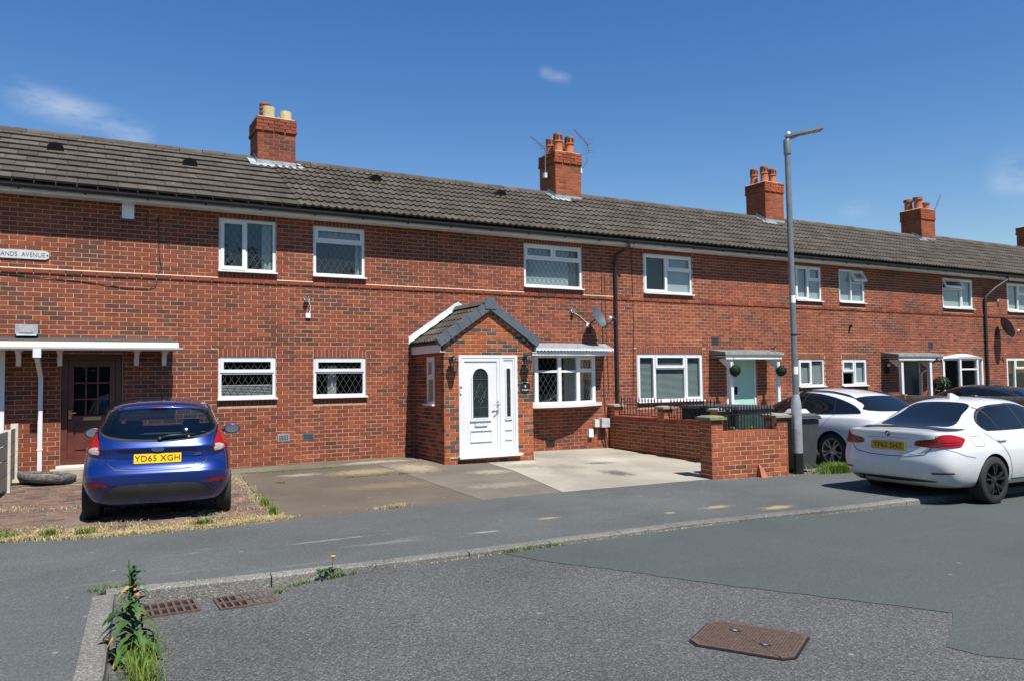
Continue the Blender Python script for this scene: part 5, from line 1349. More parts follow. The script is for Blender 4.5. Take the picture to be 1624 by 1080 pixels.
# tailgate shut lines, crease, spoiler lip
hl = [(-.64,1.08),(-.615,.98),(-.585,.86),(-.54,.72),(-.46,.655),(-.25,.64),(0,.637),(.25,.64),(.46,.655),(.54,.72),(.585,.86),(.615,.98),(.64,1.08)]
sub(ribbon(bvh, 'rear', hl, .011), 'tailgate_gap', 'ink_black', car)
sub(ribbon(bvh, 'rear', [(-.44,.868),(-.2,.873),(0,.875),(.2,.873),(.44,.868)], .020), 'tailgate_handle', 'ink_black', car)
sub(ribbon(bvh, 'rear', [(-.80,.60),(-.4,.585),(0,.58),(.4,.585),(.80,.60)], .006), 'bumper_crease', 'ink_black', car)
sp = MB(); vv = []
for k in range(17):
    t = -1+2*k/16; yy = .53*t; r = pr_pt(bvh, 'rear', yy, 1.392-.035*t*t, 0); base = r[0] if r else Vector((-.36,-yy,1.39))
    zt = base.z
    vv += [(base.x+.13, -yy, zt+.032), (base.x-.045+.05*t*t, -yy, zt-.010-.012*t*t), (base.x-.05+.05*t*t, -yy, zt-.030-.012*t*t), (base.x+.01, -yy, zt-.042)]
sp.add(vv, [(4*k+j, 4*k+j+1, 4*k+j+5, 4*k+j+4) for k in range(16) for j in range(3)]); spo = sub(sp, 'spoiler', 'paint_blue', car)
q = MB(); q.box(-.02, .004, -.10, .10, 0, .012, M=Matrix.Translation((vv[34][0]-.004, 0, vv[34][2]+.0))); sub(q, 'brake_light', 'lens_dark_red', spo, smooth=False)
for s in (-1, 1):
    f = (lambda p: p) if s > 0 else both
    tl = f([(.690,1.20),(.665,1.06),(.64,.97),(.615,.86),(.63,.82),(.72,.835),(.80,.875),(.815,.93),(.80,1.0),(.765,1.10),(.715,1.20)])
    tq = sub(patch(bvh, 'rear', tl, .012, .03), 'tail_light', 'lens_red', car)
    sub(patch(bvh, 'rear', f([(.642,.915),(.626,.866),(.636,.836),(.70,.845),(.745,.868),(.735,.90),(.69,.915)]), .016, .03), 'reversing_lens', 'lens_clear', tq)
    sub(patch(bvh, 'rear', f([(.52,.475),(.60,.462),(.76,.475),(.78,.505),(.70,.515),(.58,.505)]), .006, .04), 'reflector', 'reflector_red', car)
sub(patch(bvh, 'rear', smoothpoly([(-.52,.315),(-.62,.30),(-.56,.40),(-.40,.475),(0,.485),(.40,.475),(.56,.40),(.62,.30),(.52,.315),(0,.31)], 4), .006, .06), 'bumper_insert', 'plastic_dark_grey', car)
sub(patch(bvh, 'rear', [(-.40,.655),(-.44,.80),(-.40,.845),(.40,.845),(.44,.80),(.40,.655)], .003, .07), 'plate_recess', 'paint_blue', car)
pl = plate(car, bvh, 'YD65 XGH', .772, 'plate_yellow', R(-7))
p, nn = pr_pt(bvh, 'rear', 0, .885, .008); Mb = Matrix.Translation(p) @ Matrix.Rotation(-math.pi/2, 4, 'Z') @ Matrix.Rotation(math.pi/2, 4, 'X')
q = MB(); el = [(.068*math.cos(2*math.pi*k/28), .028*math.sin(2*math.pi*k/28)) for k in range(28)]; q.prism(el, 0, .006, 0, 'xy', M=Mb); em = q.build('emblem', 'chrome', car, local=True)
q = MB(); q.prism([(a*.9, c*.84) for a, c in el], .0062, .008, 0, 'xy', M=Mb); q.build('emblem_field', 'emblem_blue', em, local=True)
me = text_mesh('Ford', .044, 'chrome', .0006, shear=.3); me.transform(Mb @ Matrix.Translation((0,0,.0088))); put('emblem_lettering', me, em, local=True)
p, nn = pr_pt(bvh, 'rear', .41, .815, .006); Mb = Matrix.Translation(p) @ Matrix.Rotation(-math.pi/2, 4, 'Z') @ Matrix.Rotation(math.pi/2, 4, 'X') @ Matrix.Rotation(-.05, 4, 'Z')
me = text_mesh('Fiesta', .055, 'chrome', .001, shear=.4); me.transform(Mb); put('badge', me, car, local=True)
p, nn = pr_pt(bvh, 'rear', .02, .995, .012)
q = MB(); q.tube([p+Vector((-.012,0,0)), p+Vector((-.018,-.10,.035)), p+Vector((.0,-.40,.045))], [.016,.013,.006], 8); q.lathe([(.026,0),(.026,.022),(0,.03)], 14, 0, Matrix.Translation(p) @ Matrix.Rotation(-R(90), 4, 'Y')); sub(q, 'rear_wiper', 'plastic_black', car)
for s in (-1, 1):
    q = MB(); ml = Matrix.Translation((1.52, s*.915, .985)) @ Matrix.Scale(-s, 4, (0,1,0)); n = 12
    ps = [(.02,.115),(.10,.10),(.13,.03)]
    for d, k in ((0,1),):
        outl = [(.115*math.cos(2*math.pi*i/16)*(1.0), .070*math.sin(2*math.pi*i/16)) for i in range(16)]
        rings = []
        for dx, sc in ((-.055,.86),(-.05,1),(0,1.02),(.05,.8),(.08,.4)): rings += [(dx, a*sc, c*sc) for a, c in outl]
        q.add([ml @ Vector(r) for r in rings], [(j*16+i, j*16+(i+1) % 16, (j+1)*16+(i+1) % 16, (j+1)*16+i) for j in range(4) for i in range(16)]+[tuple(range(64,80))])
    q.bar(ml @ Vector((.02,.05,-.02)), ml @ Vector((.03,.14,-.03)), .06, .04)
    mi = q.build('door_mirror', 'paint_black' if s > 0 else 'paint_blue', car, smooth=True, angle=50, local=True)
    MB().add([ml @ Vector((-.056, a*.84, c*.84)) for a, c in outl], [tuple(range(16))]).build('mirror_glass', 'mirror_glass', mi, local=True)
for x in (0, FI['wb']):
    for s in (-1, 1): wheel(car, x, s*.745, .305, .195, 'double', s, 'metal_silver')
q = MB(); q.box(-.35, 2.2, -.70, .70, .40, .44); q.box(-.42, -.36, -.66, .66, .44, .92); q.build('cabin_floor', 'interior_grey', car, local=True)
for x, z in ((.10, .95), (1.0, 1.0)):
    for yy in (-.36, .36):
        q = MB(); q.box(-.07, .07, -.23, .23, 0, .42, M=Matrix.Translation((x, yy, .55)) @ Matrix.Rotation(R(-14), 4, 'Y'), taper=.82); q.box(-.05, .05, -.12, .12, .46, .63, M=Matrix.Translation((x, yy, .55)) @ Matrix.Rotation(R(-14), 4, 'Y'), taper=.8); q.box(x, x+.45, yy-.23, yy+.23, .44, .58); q.build('seat', 'seat_fabric', car, local=True)
MB().box(1.55, 2.0, -.68, .68, .45, .93).build('dashboard', 'interior_grey', car, local=True)
p, nn = pr_pt(bvh, 'rear', 0, 1.40, 0)
MB().tube([(.55,0,1.455),(.50,0,1.48),(.28,0,1.62)], [.012,.009,.003], 6).build('aerial', 'plastic_black', car, local=True)

# ---- white saloon half up on the pavement
BM = dict(paint='paint_white', ext=(-1.02, 3.60, .906, .20, 1.43), wb=2.81, wheel_r=.325, arch=.365, crown=.045, crease={5: .85, 4: .2},
  rings=[dict(xr=-.74, xf=3.3, w=.76, z=[(-1,.24),(4,.2)]), dict(xr=-.90, xf=3.5, w=.855, z=[(-1.1,.31),(0,.26),(2.5,.22),(4,.24)]), dict(xr=-1.0, xf=3.6, w=.902, z=[(-1.1,.47),(4,.44)]),
         dict(xr=-1.02, xf=3.62, w=.910, z=[(-1.1,.63),(4,.60)]), dict(xr=-.97, xf=3.50, w=.90, z=[(-1.1,.80),(1,.80),(2.6,.76),(3.6,.64)]), dict(xr=-1.0, xf=3.3, w=.855, z=[(-1.1,1.035),(-.5,1.0),(1,.955),(2.4,.92),(3.4,.76)], taper=(.93,.95)),
         dict(xr=-.44, xf=2.35, w=.775, z=[(-.5,1.04),(.3,1.0),(1,.985),(2.4,.985)], kf=.9), dict(xr=.0, xf=1.85, w=.67, z=[(0,1.24),(.9,1.24),(1.85,1.20)], kf=.8, kr=.9), dict(xr=.30, xf=1.40, w=.565, z=[(.2,1.38),(.8,1.42),(1.4,1.39)], kf=.7, kr=.8)])
def saloon_parts(car, spec, bvh, glass, dark=True):
    rg = smoothpoly([(-.40,1.335),(0,1.365),(.40,1.335),(.47,1.20),(.54,1.065),(.35,1.05),(0,1.045),(-.35,1.05),(-.54,1.065),(-.47,1.20)], 4)
    sg = smoothpoly([(-.05,1.08),(.04,1.18),(.28,1.295),(.65,1.335),(1.15,1.32),(1.75,1.13),(1.98,1.01),(1.0,.985),(.20,.985),(.03,1.0)], 5)
    sc = smoothpoly([(-.64,1.02),(-.50,1.30),(0,1.36),(.50,1.30),(.64,1.02),(0,.99)], 5)
    sub(patch(bvh, 'rear', rg, .004, .07), 'rear_window', glass, car); sub(patch(bvh, 'front', sc, .004, .1), 'windscreen', glass, car)
    for vw in ('left', 'right'):
        sub(patch(bvh, vw, sg, .004, .07), 'side_window', glass, car); sub(ring_patch(bvh, vw, sg, .022, .007), 'window_trim', 'plastic_black', car)
        for ln in ([(.20,1.325),(.30,1.10),(.34,.99)], [(.85,1.345),(.98,.985)]): sub(ribbon(bvh, vw, ln, .03 if ln[0][0] > .5 else .018, .008), 'window_pillar', 'plastic_black', car)
        for ln in ([(-.06,.97),(.22,.80),(.36,.62),(.42,.42),(.44,.30)], [(.92,.96),(.98,.60),(1.0,.30)], [(2.05,.95),(2.2,.6),(2.22,.32)]): sub(ribbon(bvh, vw, ln, .008), 'door_gap', 'ink_black', car)
        sub(ribbon(bvh, vw, [(.44,.315),(1.2,.305),(2.2,.30)], .018), 'sill_gap', 'plastic_dark_grey', car)
        for xh in (.26, 1.15):
            r = pr_pt(bvh, vw, xh, .845, .018)
            if r:
                sy = 1 if vw == 'left' else -1; q = MB(); q.tube([r[0]+Vector((-.10,-sy*.018,.004)), r[0]+Vector((-.075,0,.006)), r[0]+Vector((.075,0,.006)), r[0]+Vector((.10,-sy*.018,.004))], .014, 8); sub(q, 'door_handle', spec['paint'], car)
    for x in (0, spec['wb']):
        for s in (-1, 1): wheel(car, x, s*(spec['ext'][2]-.125), spec['wheel_r'], .235, 'double', s, 'iron_black')
    return rg, sg
BMW = thing('white_saloon', (11.00,-7.74,-.20), 'white saloon with yellow number plate, parked half on the pavement', 'car', rz=R(0))
body, bvh = car_shell(BM); finish_car(BMW, BM, body, None, bvh); car = BMW
saloon_parts(car, BM, bvh, 'glass_privacy')
for s in (-1, 1):
    f = (lambda p: p) if s > 0 else both
    vw = 'rear_right' if s > 0 else 'rear_left'
    tq = sub(patch(bvh, vw, smoothpoly(f([(-.405,.815),(-.415,.85),(-.395,.882),(-.28,.905),(-.19,.925),(-.15,.962),(-.02,.968),(.12,.935),(.185,.900),(.15,.845),(.10,.810),(-.08,.800),(-.28,.798)]), 3), .014, .03), 'tail_light', 'lens_red', car)
    sub(patch(bvh, vw, f([(-.39,.868),(-.39,.880),(-.28,.900),(-.20,.918),(-.18,.94),(-.17,.872)]), .018, .03), 'light_insert', 'lens_dark_red', tq)
    for zz in (.835, .868): sub(ribbon(bvh, vw, f([(-.39,zz),(-.1,zz-.004),(.10,zz)]), .007, .019), 'light_bar', 'lens_dark_red', tq)
    sub(ribbon(bvh, vw, f([(-.175,.965),(-.172,.80)]), .006, .019), 'lens_joint', 'ink_black', tq)
    sub(patch(bvh, 'rear', f([(.60,.445),(.82,.452),(.82,.475),(.60,.468)]), .006, .05), 'reflector', 'reflector_red', car)
sub(ribbon(bvh, 'rear', [(-.72,1.012),(-.4,1.028),(0,1.034),(.4,1.028),(.72,1.012)], .016, .012), 'spoiler', 'plastic_black', car)
sub(ribbon(bvh, 'rear', [(-.66,.955),(-.60,.78),(-.52,.70),(-.3,.665),(0,.655),(.3,.665),(.52,.70),(.60,.78),(.66,.955)], .009), 'boot_gap', 'ink_black', car)
sub(ribbon(bvh, 'rear', [(-.32,.905),(0,.91),(.32,.905)], .008), 'boot_lip_shade', 'band_grey', car)  # thin grey line drawn for the shade under the boot lip
sub(patch(bvh, 'rear', smoothpoly([(-.55,.355),(-.58,.335),(0,.315),(.58,.335),(.55,.355),(0,.365)], 4), .006, .06), 'diffuser', 'plastic_black', car)
for vw in ('left', 'right'):
    sub(ribbon(bvh, vw, [(-.88,.78),(-.62,.69),(-.42,.655)], .006), 'bumper_gap', 'plastic_dark_grey', car)
    fl_ = [(-.42,.93),(-.20,.935),(-.16,.86),(-.19,.80),(-.38,.80)]; sub(ribbon(bvh, vw, fl_, .005, closed=True), 'fuel_flap', 'plastic_dark_grey', car) if vw == 'right' else None
plate(car, bvh, 'YP62 SHZ', .80, 'plate_yellow_dull', R(-4))
p, nn = pr_pt(bvh, 'rear', 0, .965, .006); Mb = Matrix.Translation(p) @ nn.to_track_quat('Z', 'Y').to_matrix().to_4x4()
q = MB(); q.lathe([(0,.004),(.040,.004),(.041,0)], 28, 0, Mb); em = q.build('emblem', 'ink_black', car, local=True)
q = MB(); q.lathe([(.040,.0046),(.036,.005)], 28, 0, Mb)
for k in range(4):
    pts = [(0,0)]+[(.026*math.cos(R(90*k+9*j)), .026*math.sin(R(90*k+9*j))) for j in range(11)]; q.prism(pts, .0045, .0055, 1 if k % 2 else 2, 'xy', M=Mb)
q.build('emblem_field', ['chrome', 'emblem_blue', 'ink_white'], em, local=True)
q = MB(); q.tube([(-.93,.50,.315),(-.78,.50,.32)], .035, 14); q.build('exhaust', 'plastic_black', car, smooth=True, angle=40, local=True)
q = MB(); q.prism([(.46,1.40),(.70,1.43),(.50,1.495),(.455,1.49)], -.018, .018, 0, 'xz'); q.build('roof_aerial', 'paint_white', car, local=True)
for s in (-1, 1):
    q = MB(); q.box(1.78, 1.92, min(s*.90, s*1.06), max(s*.90, s*1.06), .98, 1.12); q.bar((1.88, s*.80, 1.0), (1.86, s*.93, 1.02), .06, .04); q.build('door_mirror', 'paint_white', car, smooth=True, angle=40, local=True)

# ---- white estate coupe, nose to the house
ME = dict(paint='paint_white_clean', ext=(-.96, 3.68, .89, .20, 1.435), wb=2.70, wheel_r=.325, arch=.365, crown=.05, crease={5: .4},
  rings=[dict(xr=-.70, xf=3.4, w=.76, z=[(-1,.24),(4,.2)]), dict(xr=-.85, xf=3.55, w=.85, z=[(-1.1,.31),(0,.24),(4,.24)]), dict(xr=-.94, xf=3.66, w=.89, z=[(-1.1,.47),(4,.44)]),
         dict(xr=-.96, xf=3.68, w=.895, z=[(-1.1,.63),(4,.58)]), dict(xr=-.90, xf=3.55, w=.885, z=[(-1.1,.82),(1,.82),(2.6,.76),(3.6,.62)]), dict(xr=-.88, xf=3.3, w=.84, z=[(-1.1,.96),(0,.96),(1,.93),(2.4,.90),(3.4,.72)]),
         dict(xr=-.80, xf=2.30, w=.76, z=[(-.8,1.02),(.3,.985),(1,.95),(2.3,.96)], kf=.9), dict(xr=-.52, xf=1.75, w=.655, z=[(-.5,1.19),(.6,1.25),(1.7,1.19)], kf=.8), dict(xr=-.30, xf=1.25, w=.555, z=[(-.4,1.30),(.3,1.41),(.8,1.43),(1.3,1.39)], kf=.7)])
MER = thing('white_estate_car', (12.87,-5.27,-.11), 'white estate car nose to the house behind the lamp post and wheelie bin', 'car', rz=R(85))
body, bvh = car_shell(ME); finish_car(MER, ME, body, None, bvh); car = MER
rg = smoothpoly([(-.47,1.275),(0,1.305),(.47,1.275),(.54,1.16),(.60,1.06),(0,1.04),(-.60,1.06),(-.54,1.16)], 4); sub(patch(bvh, 'rear', rg, .004, .07), 'rear_window', 'glass_privacy', car)
sg = smoothpoly([(-.52,1.02),(-.30,1.15),(.10,1.27),(.6,1.345),(1.1,1.33),(1.65,1.12),(1.88,.99),(1.0,.955),(.2,.975),(-.35,1.0)], 5)
for vw in ('left', 'right'):
    sub(patch(bvh, vw, sg, .004, .07), 'side_window', 'glass_privacy', car); sub(ribbon(bvh, vw, [(.12,1.275),(.02,.98)], .022, .008), 'window_pillar', 'plastic_black', car); sub(ribbon(bvh, vw, [(.80,1.34),(.92,.955)], .04, .008), 'window_pillar', 'plastic_black', car)
    for ln in ([(.02,.97),(.22,.78),(.36,.58),(.40,.36)], [(.92,.95),(.96,.6),(.98,.32)]): sub(ribbon(bvh, vw, ln, .008), 'door_gap', 'band_grey', car)
    sub(ribbon(bvh, vw, [(.42,.36),(1.2,.35),(2.2,.34)], .02), 'sill_gap', 'band_grey', car)
    for xh in (.42, 1.25):
        r = pr_pt(bvh, vw, xh, .84, .018)
        if r: sy = 1 if vw == 'left' else -1; q = MB(); q.tube([r[0]+Vector((-.10,-sy*.018,0)), r[0]+Vector((-.075,0,.004)), r[0]+Vector((.075,0,.004)), r[0]+Vector((.10,-sy*.018,0))], .015, 8); sub(q, 'door_handle', 'paint_white_clean', car)
sc = smoothpoly([(-.62,1.0),(-.48,1.30),(0,1.36),(.48,1.30),(.62,1.0),(0,.97)], 5); sub(patch(bvh, 'front', sc, .004, .1), 'windscreen', 'glass_privacy', car)
for s in (-1, 1):
    f = (lambda p: p) if s > 0 else both
    sub(patch(bvh, 'rear', smoothpoly(f([(.76,.78),(.52,.80),(.45,.77),(.50,.72),(.76,.70)]), 3), .010, .04), 'tail_light', 'lens_red', car)
    q = MB(); rail = []
    for k in range(9):
        x = -.25+1.35*k/8; h = bvh.ray_cast(Vector((x, s*.50, 3)), Vector((0,0,-1))); rail.append(h[0]+Vector((0,0,.022 if 0 < k < 8 else .0)))
    q.tube(rail, .014, 6); sub(q, 'roof_rail', 'plastic_black', car)
for x in (0, ME['wb']):
    for s in (-1, 1): wheel(car, x, s*.77, .325, .225, 'double', s, 'metal_silver')
# ---- black car beyond the wooden fence
BK = dict(ME); BK['paint'] = 'paint_black'; BK['ext'] = (-.96, 3.68, .89, .20, 1.40)
BLK = thing('black_car', (20.75,-3.65,-.12), 'black car showing only its roof above the wooden fence', 'car', rz=R(95))
body, bvh = car_shell(BK); finish_car(BLK, BK, body, None, bvh); car = BLK
sub(patch(bvh, 'rear', smoothpoly([(-.47,1.245),(0,1.275),(.47,1.245),(.54,1.14),(.60,1.04),(0,1.02),(-.60,1.04),(-.54,1.14)], 4), .004, .07), 'rear_window', 'glass_privacy', car)
for vw in ('left', 'right'): sub(patch(bvh, vw, [(a, c-.03) for a, c in sg], .004, .07), 'side_window', 'glass_privacy', car)
sub(patch(bvh, 'front', [(a, c-.03) for a, c in sc], .004, .1), 'windscreen', 'glass_privacy', car)
for x in (0, BK['wb']):
    for s in (-1, 1): wheel(car, x, s*.77, .325, .225, 'double', s, 'iron_black')

# ================================================================== BOUNDARY WALLS AND RAILINGS
def railing(name, a, c, z0, h, label, n, knuckles=True, parent=None):
    """iron railing with spear heads between two points"""
    a, c = Vector(a), Vector(c); d = (c-a).normalized(); L = (c-a).length; mid = (a+c)/2
    t = thing(name, (mid.x, mid.y, z0), label, 'railing', 'black railings on the garden wall')
    up = Vector((0,0,1))
    for z in (z0+.03, z0+h*.66):
        MB().bar(a+up*z, c+up*z, .022, .012).build('rail', 'iron_black', t)
    for k in range(n):
        p = a+d*L*(k+.5)/n; q = MB(); q.tube([p+up*(z0+.01), p+up*(z0+h*.82)], .0085, 6)
        q.lathe([(.006,0),(.020,.03),(.014,.045),(.018,.05),(.014,.06),(.001,.13)], 6, 0, Matrix.Translation(p+up*(z0+h*.80)))
        if knuckles and k % 4 == 1:
            for zz in (.18, .28, .38, .48): q.lathe([(.006,-.012),(.013,0),(.006,.012)], 6, 0, Matrix.Translation(p+up*(z0+h*zz)))
        if knuckles and k % 4 == 3:
            for s in (-1, 1):
                pts = [p+up*(z0+h*(.22+.4*i/8))+d*(s*.028*math.sin(math.pi*i/8)) for i in range(9)]; q.tube(pts, .004, 5)
        q.build('baluster', 'iron_black', t, smooth=True, angle=40)
    return t
def tint_gdn(x, z): return max(.02, min(.98, random.gauss(.55, .2)))
def pier(parent, cx, cy, w, z0, z1, mat, rot, n_ind, cap='coping'):
    O = Vector((cx, cy, 0)); u = Vector((math.cos(rot), math.sin(rot), 0)); v = Vector((-u.y, u.x, 0)); nC = int(round((z1-z0)/C_)); zz0 = z1-nC*C_
    M = Matrix.Translation((cx, cy, 0)) @ Matrix.Rotation(rot, 4, 'Z')
    MB().box(-w/2+.0035, w/2-.0035, -w/2+.0035, w/2-.0035, z0-.25, z1-.002, M=M).build('pier', 'mortar_garden', parent)
    for k, (o, dd) in enumerate((((-u-v)*w/2, u), ((u-v)*w/2, v), ((u+v)*w/2, -u), ((-u+v)*w/2, -v))):
        p = O+o; p.z = zz0; rect = lay(w, nC*C_, (), (L_/2 if k % 2 else 0), -3)
        bricks(parent, p, dd, rect, 'brick_garden', n_ind if (k == 0 or k == 3) else 0, tint_gdn)
    q = MB(); q.box(-w/2-.045, w/2+.045, -w/2-.045, w/2+.045, z1, z1+.042, M=M); q.box(-w/2-.03, w/2+.03, -w/2-.03, w/2+.03, z1+.042, z1+.06, M=M, taper=.7); q.build('pier_cap', cap, parent)
# front wall, set forward on the pavement edge: one brick face, its ends carried up as slim piers
FA, FB = Vector((9.19,-5.10,0)), Vector((10.71,-5.34,0)); fd = (FB-FA).normalized(); rot = math.atan2(fd.y, fd.x); fn = Vector((fd.y, -fd.x, 0))
gw = thing('garden_wall', (9.95,-5.1,zpav(10)), 'low red brick front wall with two capped piers beside the lamp post', 'wall')
zb = zpav(9.9)-.005; PW = .2275; PD = .33
Lw = (FB-FA).length; Mw = Matrix.Translation((FA.x, FA.y, 0)) @ Matrix.Rotation(rot, 4, 'Z'); nC = 9; zt_ = zb+nC*C_; NP = 13
q = MB(); q.box(PW, Lw-PW, .0035, .215, zb-.3, zt_-.001, M=Mw); q.box(.0035, PW, .0035, PD-.0035, zb-.3, zb+NP*C_-.001, M=Mw); q.box(Lw-PW, Lw-.0035, .0035, PD-.0035, zb-.3, zb+NP*C_-.001, M=Mw); q.build('wall', 'mortar_garden', gw)
rect = [r for r in lay(Lw, NP*C_, [(PW, Lw-PW, nC*C_, 9)], .0, -3)]
bricks(gw, (FA.x, FA.y, zb), fd, rect, 'brick_garden', 120, tint_gdn)
fv = -fn
bricks(gw, FA+fv*PD+Vector((0,0,zb)), fn, lay(PD, NP*C_, (), .05, -3), 'brick_garden', 30, tint_gdn)                       # left end
p_ = FB+Vector((0,0,zb)); bricks(gw, p_, fv, lay(PD, NP*C_, (), .05, -3), 'brick_garden', 0, tint_gdn)                     # right end
p_ = FA+fd*PW+Vector((0,0,zt_)); bricks(gw, p_, fv, lay(PD, (NP-nC)*C_, (), .05, 0), 'brick_garden', 0, tint_gdn)
p_ = FB-fd*PW+fv*PD+Vector((0,0,zt_)); bricks(gw, p_, fn, lay(PD, (NP-nC)*C_, (), .05, 0), 'brick_garden', 6, tint_gdn)
for o_, mt in ((0, 'coping_moss'), (Lw-PW, 'coping')):
    q = MB(); q.box(o_-.05, o_+PW+.05, -.05, PD+.05, zb+NP*C_, zb+NP*C_+.042, M=Mw); q.box(o_-.035, o_+PW+.035, -.035, PD+.035, zb+NP*C_+.042, zb+NP*C_+.066, M=Mw, taper=.7); q.build('pier_cap', mt, gw)
q = MB(); n = int((Lw-2*PW)/.0755); wd = (Lw-2*PW)/n
for k in range(n): q.box(PW+k*wd+.004, PW+(k+1)*wd-.004, -.002, .222, zt_+.006, zt_+.105, 0, max(.35, min(.98, random.gauss(.75,.12))), M=Mw)
q.build('brick_on_edge', 'brick_garden', gw, kind='stuff'); MB().box(PW, Lw-PW, .001, .219, zt_+.001, zt_+.101, M=Mw).build('bed_mortar', 'mortar_garden', gw)
ra = FA+fd*PW+fv*.11; rb_ = FB-fd*PW+fv*.11
railing('railing', (ra.x, ra.y, 0), (rb_.x, rb_.y, 0), zt_+.106, .40, 'black spear-top railing on the front wall before the mint green door', 18)
# side wall between the two plots
SA, SB = Vector((10.86,-.01,0)), Vector((10.66,-3.75,0)); sdv = (SB-SA).normalized(); rot2 = math.atan2(sdv.y, sdv.x)
sw_ = thing('garden_wall', (10.8,-1.8,-.05), 'shaded brick side wall between the pale drive and the next plot', 'wall')
zs_ = -.06; hw = 9
sn = Vector((sdv.y, -sdv.x, 0))
stn = [.12, 1.95, 3.62]
for d_ in stn:
    c = SA+sdv*d_-sn*(PW/2); pier(sw_, c.x, c.y, PW, zs_, zs_+13*C_, 'brick_garden', rot2, 40)
for a_, b__ in ((stn[0]+PW/2+.001, stn[1]-PW/2-.001), (stn[1]+PW/2+.001, stn[2]-PW/2-.001)):
    a3 = SA+sdv*a_-sn*.012; Lx = b__-a_; Mx = Matrix.Translation((a3.x, a3.y, 0)) @ Matrix.Rotation(rot2, 4, 'Z')
    MB().box(0, Lx, .0035, .205, zs_-.3, zs_+hw*C_-.001, M=Mx).build('wall', 'mortar_garden', sw_)
    bricks(sw_, (a3.x, a3.y, zs_), sdv, lay(Lx, hw*C_, (), .05, -2), 'brick_garden', 55, tint_gdn)
    q = MB(); n = int(Lx/.0755)
    for k in range(n): q.box(k*Lx/n+.004, (k+1)*Lx/n-.004, -.002, .214, zs_+hw*C_+.006, zs_+hw*C_+.10, 0, max(.2, min(.9, random.gauss(.55,.12))), M=Mx)
    q.build('brick_on_edge', 'brick_garden', sw_, kind='stuff'); MB().box(0, Lx, .004, .208, zs_+hw*C_+.001, zs_+hw*C_+.094, M=Mx).build('bed_mortar', 'mortar_garden', sw_)
    e0 = SA+sdv*a_-sn*.15; e1 = SA+sdv*b__-sn*.15
    railing('railing', (e0.x, e0.y, 0), (e1.x, e1.y, 0), zs_+hw*C_+.10, .40, 'black railing on the side wall, panel nearest the house' if a_ < 1 else 'black railing on the side wall, in front of the green storage box', 14, False)
# dark storage box behind the side wall
t = thing('storage_box', (11.7,-2.7,-.05), 'dark green slatted storage box behind the side wall railing', 'storage box')
MB().box(11.3, 12.2, -3.6, -2.0, -.05, .93).build('box_body', 'green_box', t); q = MB(); q.box(11.25, 12.25, -3.65, -1.95, .93, .99, taper=.96); q.build('lid', 'plastic_dark_grey', t)
for k in range(12): MB().box(11.285, 11.298, -3.58+k*.13, -3.48+k*.13, 0, .90).build('slat', 'green_box', t)
# black sacks and pots behind the front railing
t = thing('flower_pot', (9.9,-4.62,zpav(10)), 'black pots of dark foliage behind the front wall railing', 'flower pot')
for x, y, r, h in ((9.72,-4.70,.17,.62), (10.05,-4.75,.19,.66), (10.36,-4.80,.17,.60)):
    MB().lathe([(r*.75,0),(r,h*.9),(r*1.06,h*.9),(r*1.06,h),(r*.9,h),(r*.85,h*.8)], 18, 0, Matrix.Translation((x, y, zpav(10)))).build('pot', 'plastic_black', t, smooth=True, angle=40)
def leaf_ball(cx, cy, cz, r, n, size, flat=1.0):
    b = MB()
    for _ in range(n):
        d = Vector((random.gauss(0,1), random.gauss(0,1), random.gauss(0,1))).normalized(); p = Vector((cx,cy,cz))+Vector((d.x, d.y, d.z*flat))*r*random.uniform(.80,1.03)
        u = d.orthogonal().normalized(); u.rotate(Matrix.Rotation(random.uniform(0,6.28), 3, d)); w = d.cross(u); u = (u+d*random.uniform(-.4,.6)).normalized()
        s = size*random.uniform(.6,1.3); b.add([p-u*s, p+w*s*.45, p+u*s, p-w*s*.45], [(0,1,2,3)], 0, random.uniform(.05,.95))
    return b
for x, y in ((9.72,-4.70), (10.05,-4.75), (10.36,-4.80)): leaf_ball(x, y, zpav(10)+.68, .15, 160, .035).build('foliage', 'weed_leaf', t, fix=False)
# terracotta wedge leaning at the foot of the wall
t = FA+fd*.93+fn*.08; q = MB(); q.add([(t.x-.075,t.y-.06,zb),(t.x+.075,t.y-.08,zb),(t.x+.04,t.y+.06,zb),(t.x-.05,t.y+.06,zb),(t.x-.012,t.y+.07,zb+.23),(t.x+.005,t.y+.068,zb+.23)], [(0,1,5,4),(1,2,5),(3,0,4),(2,3,4,5)])
q.build('broken_tile', 'terracotta_dark', label='brown wedge of broken tile leaning at the foot of the front wall', category='tile')

# wooden fence between the two right plots
fx = 18.68
t = thing('wooden_fence', (fx,-3.2,-.1), 'brown wooden fence of upright boards in front of the black car', 'fence')
fy = [-.3,-2.1,-3.9,-5.7]
for y in fy: q = MB(); q.box(fx-.05, fx+.05, y-.05, y+.05, -.3, 1.06); q.build('post', 'wood_fence', t)
for a_, b__ in zip(fy, fy[1:]):
    MB().box(fx-.035, fx+.035, b__+.051, a_-.051, .96, 1.03).build('rail', 'wood_grey', t); MB().box(fx-.02, fx+.04, b__+.051, a_-.051, .15, .23).build('rail', 'wood_fence', t)
    y = b__+.06
    while y < a_-.1: MB().box(fx-.045+random.uniform(-.004,.004), fx-.032, y, y+.105, -.1, .955).build('board', 'wood_fence', t); y += .115
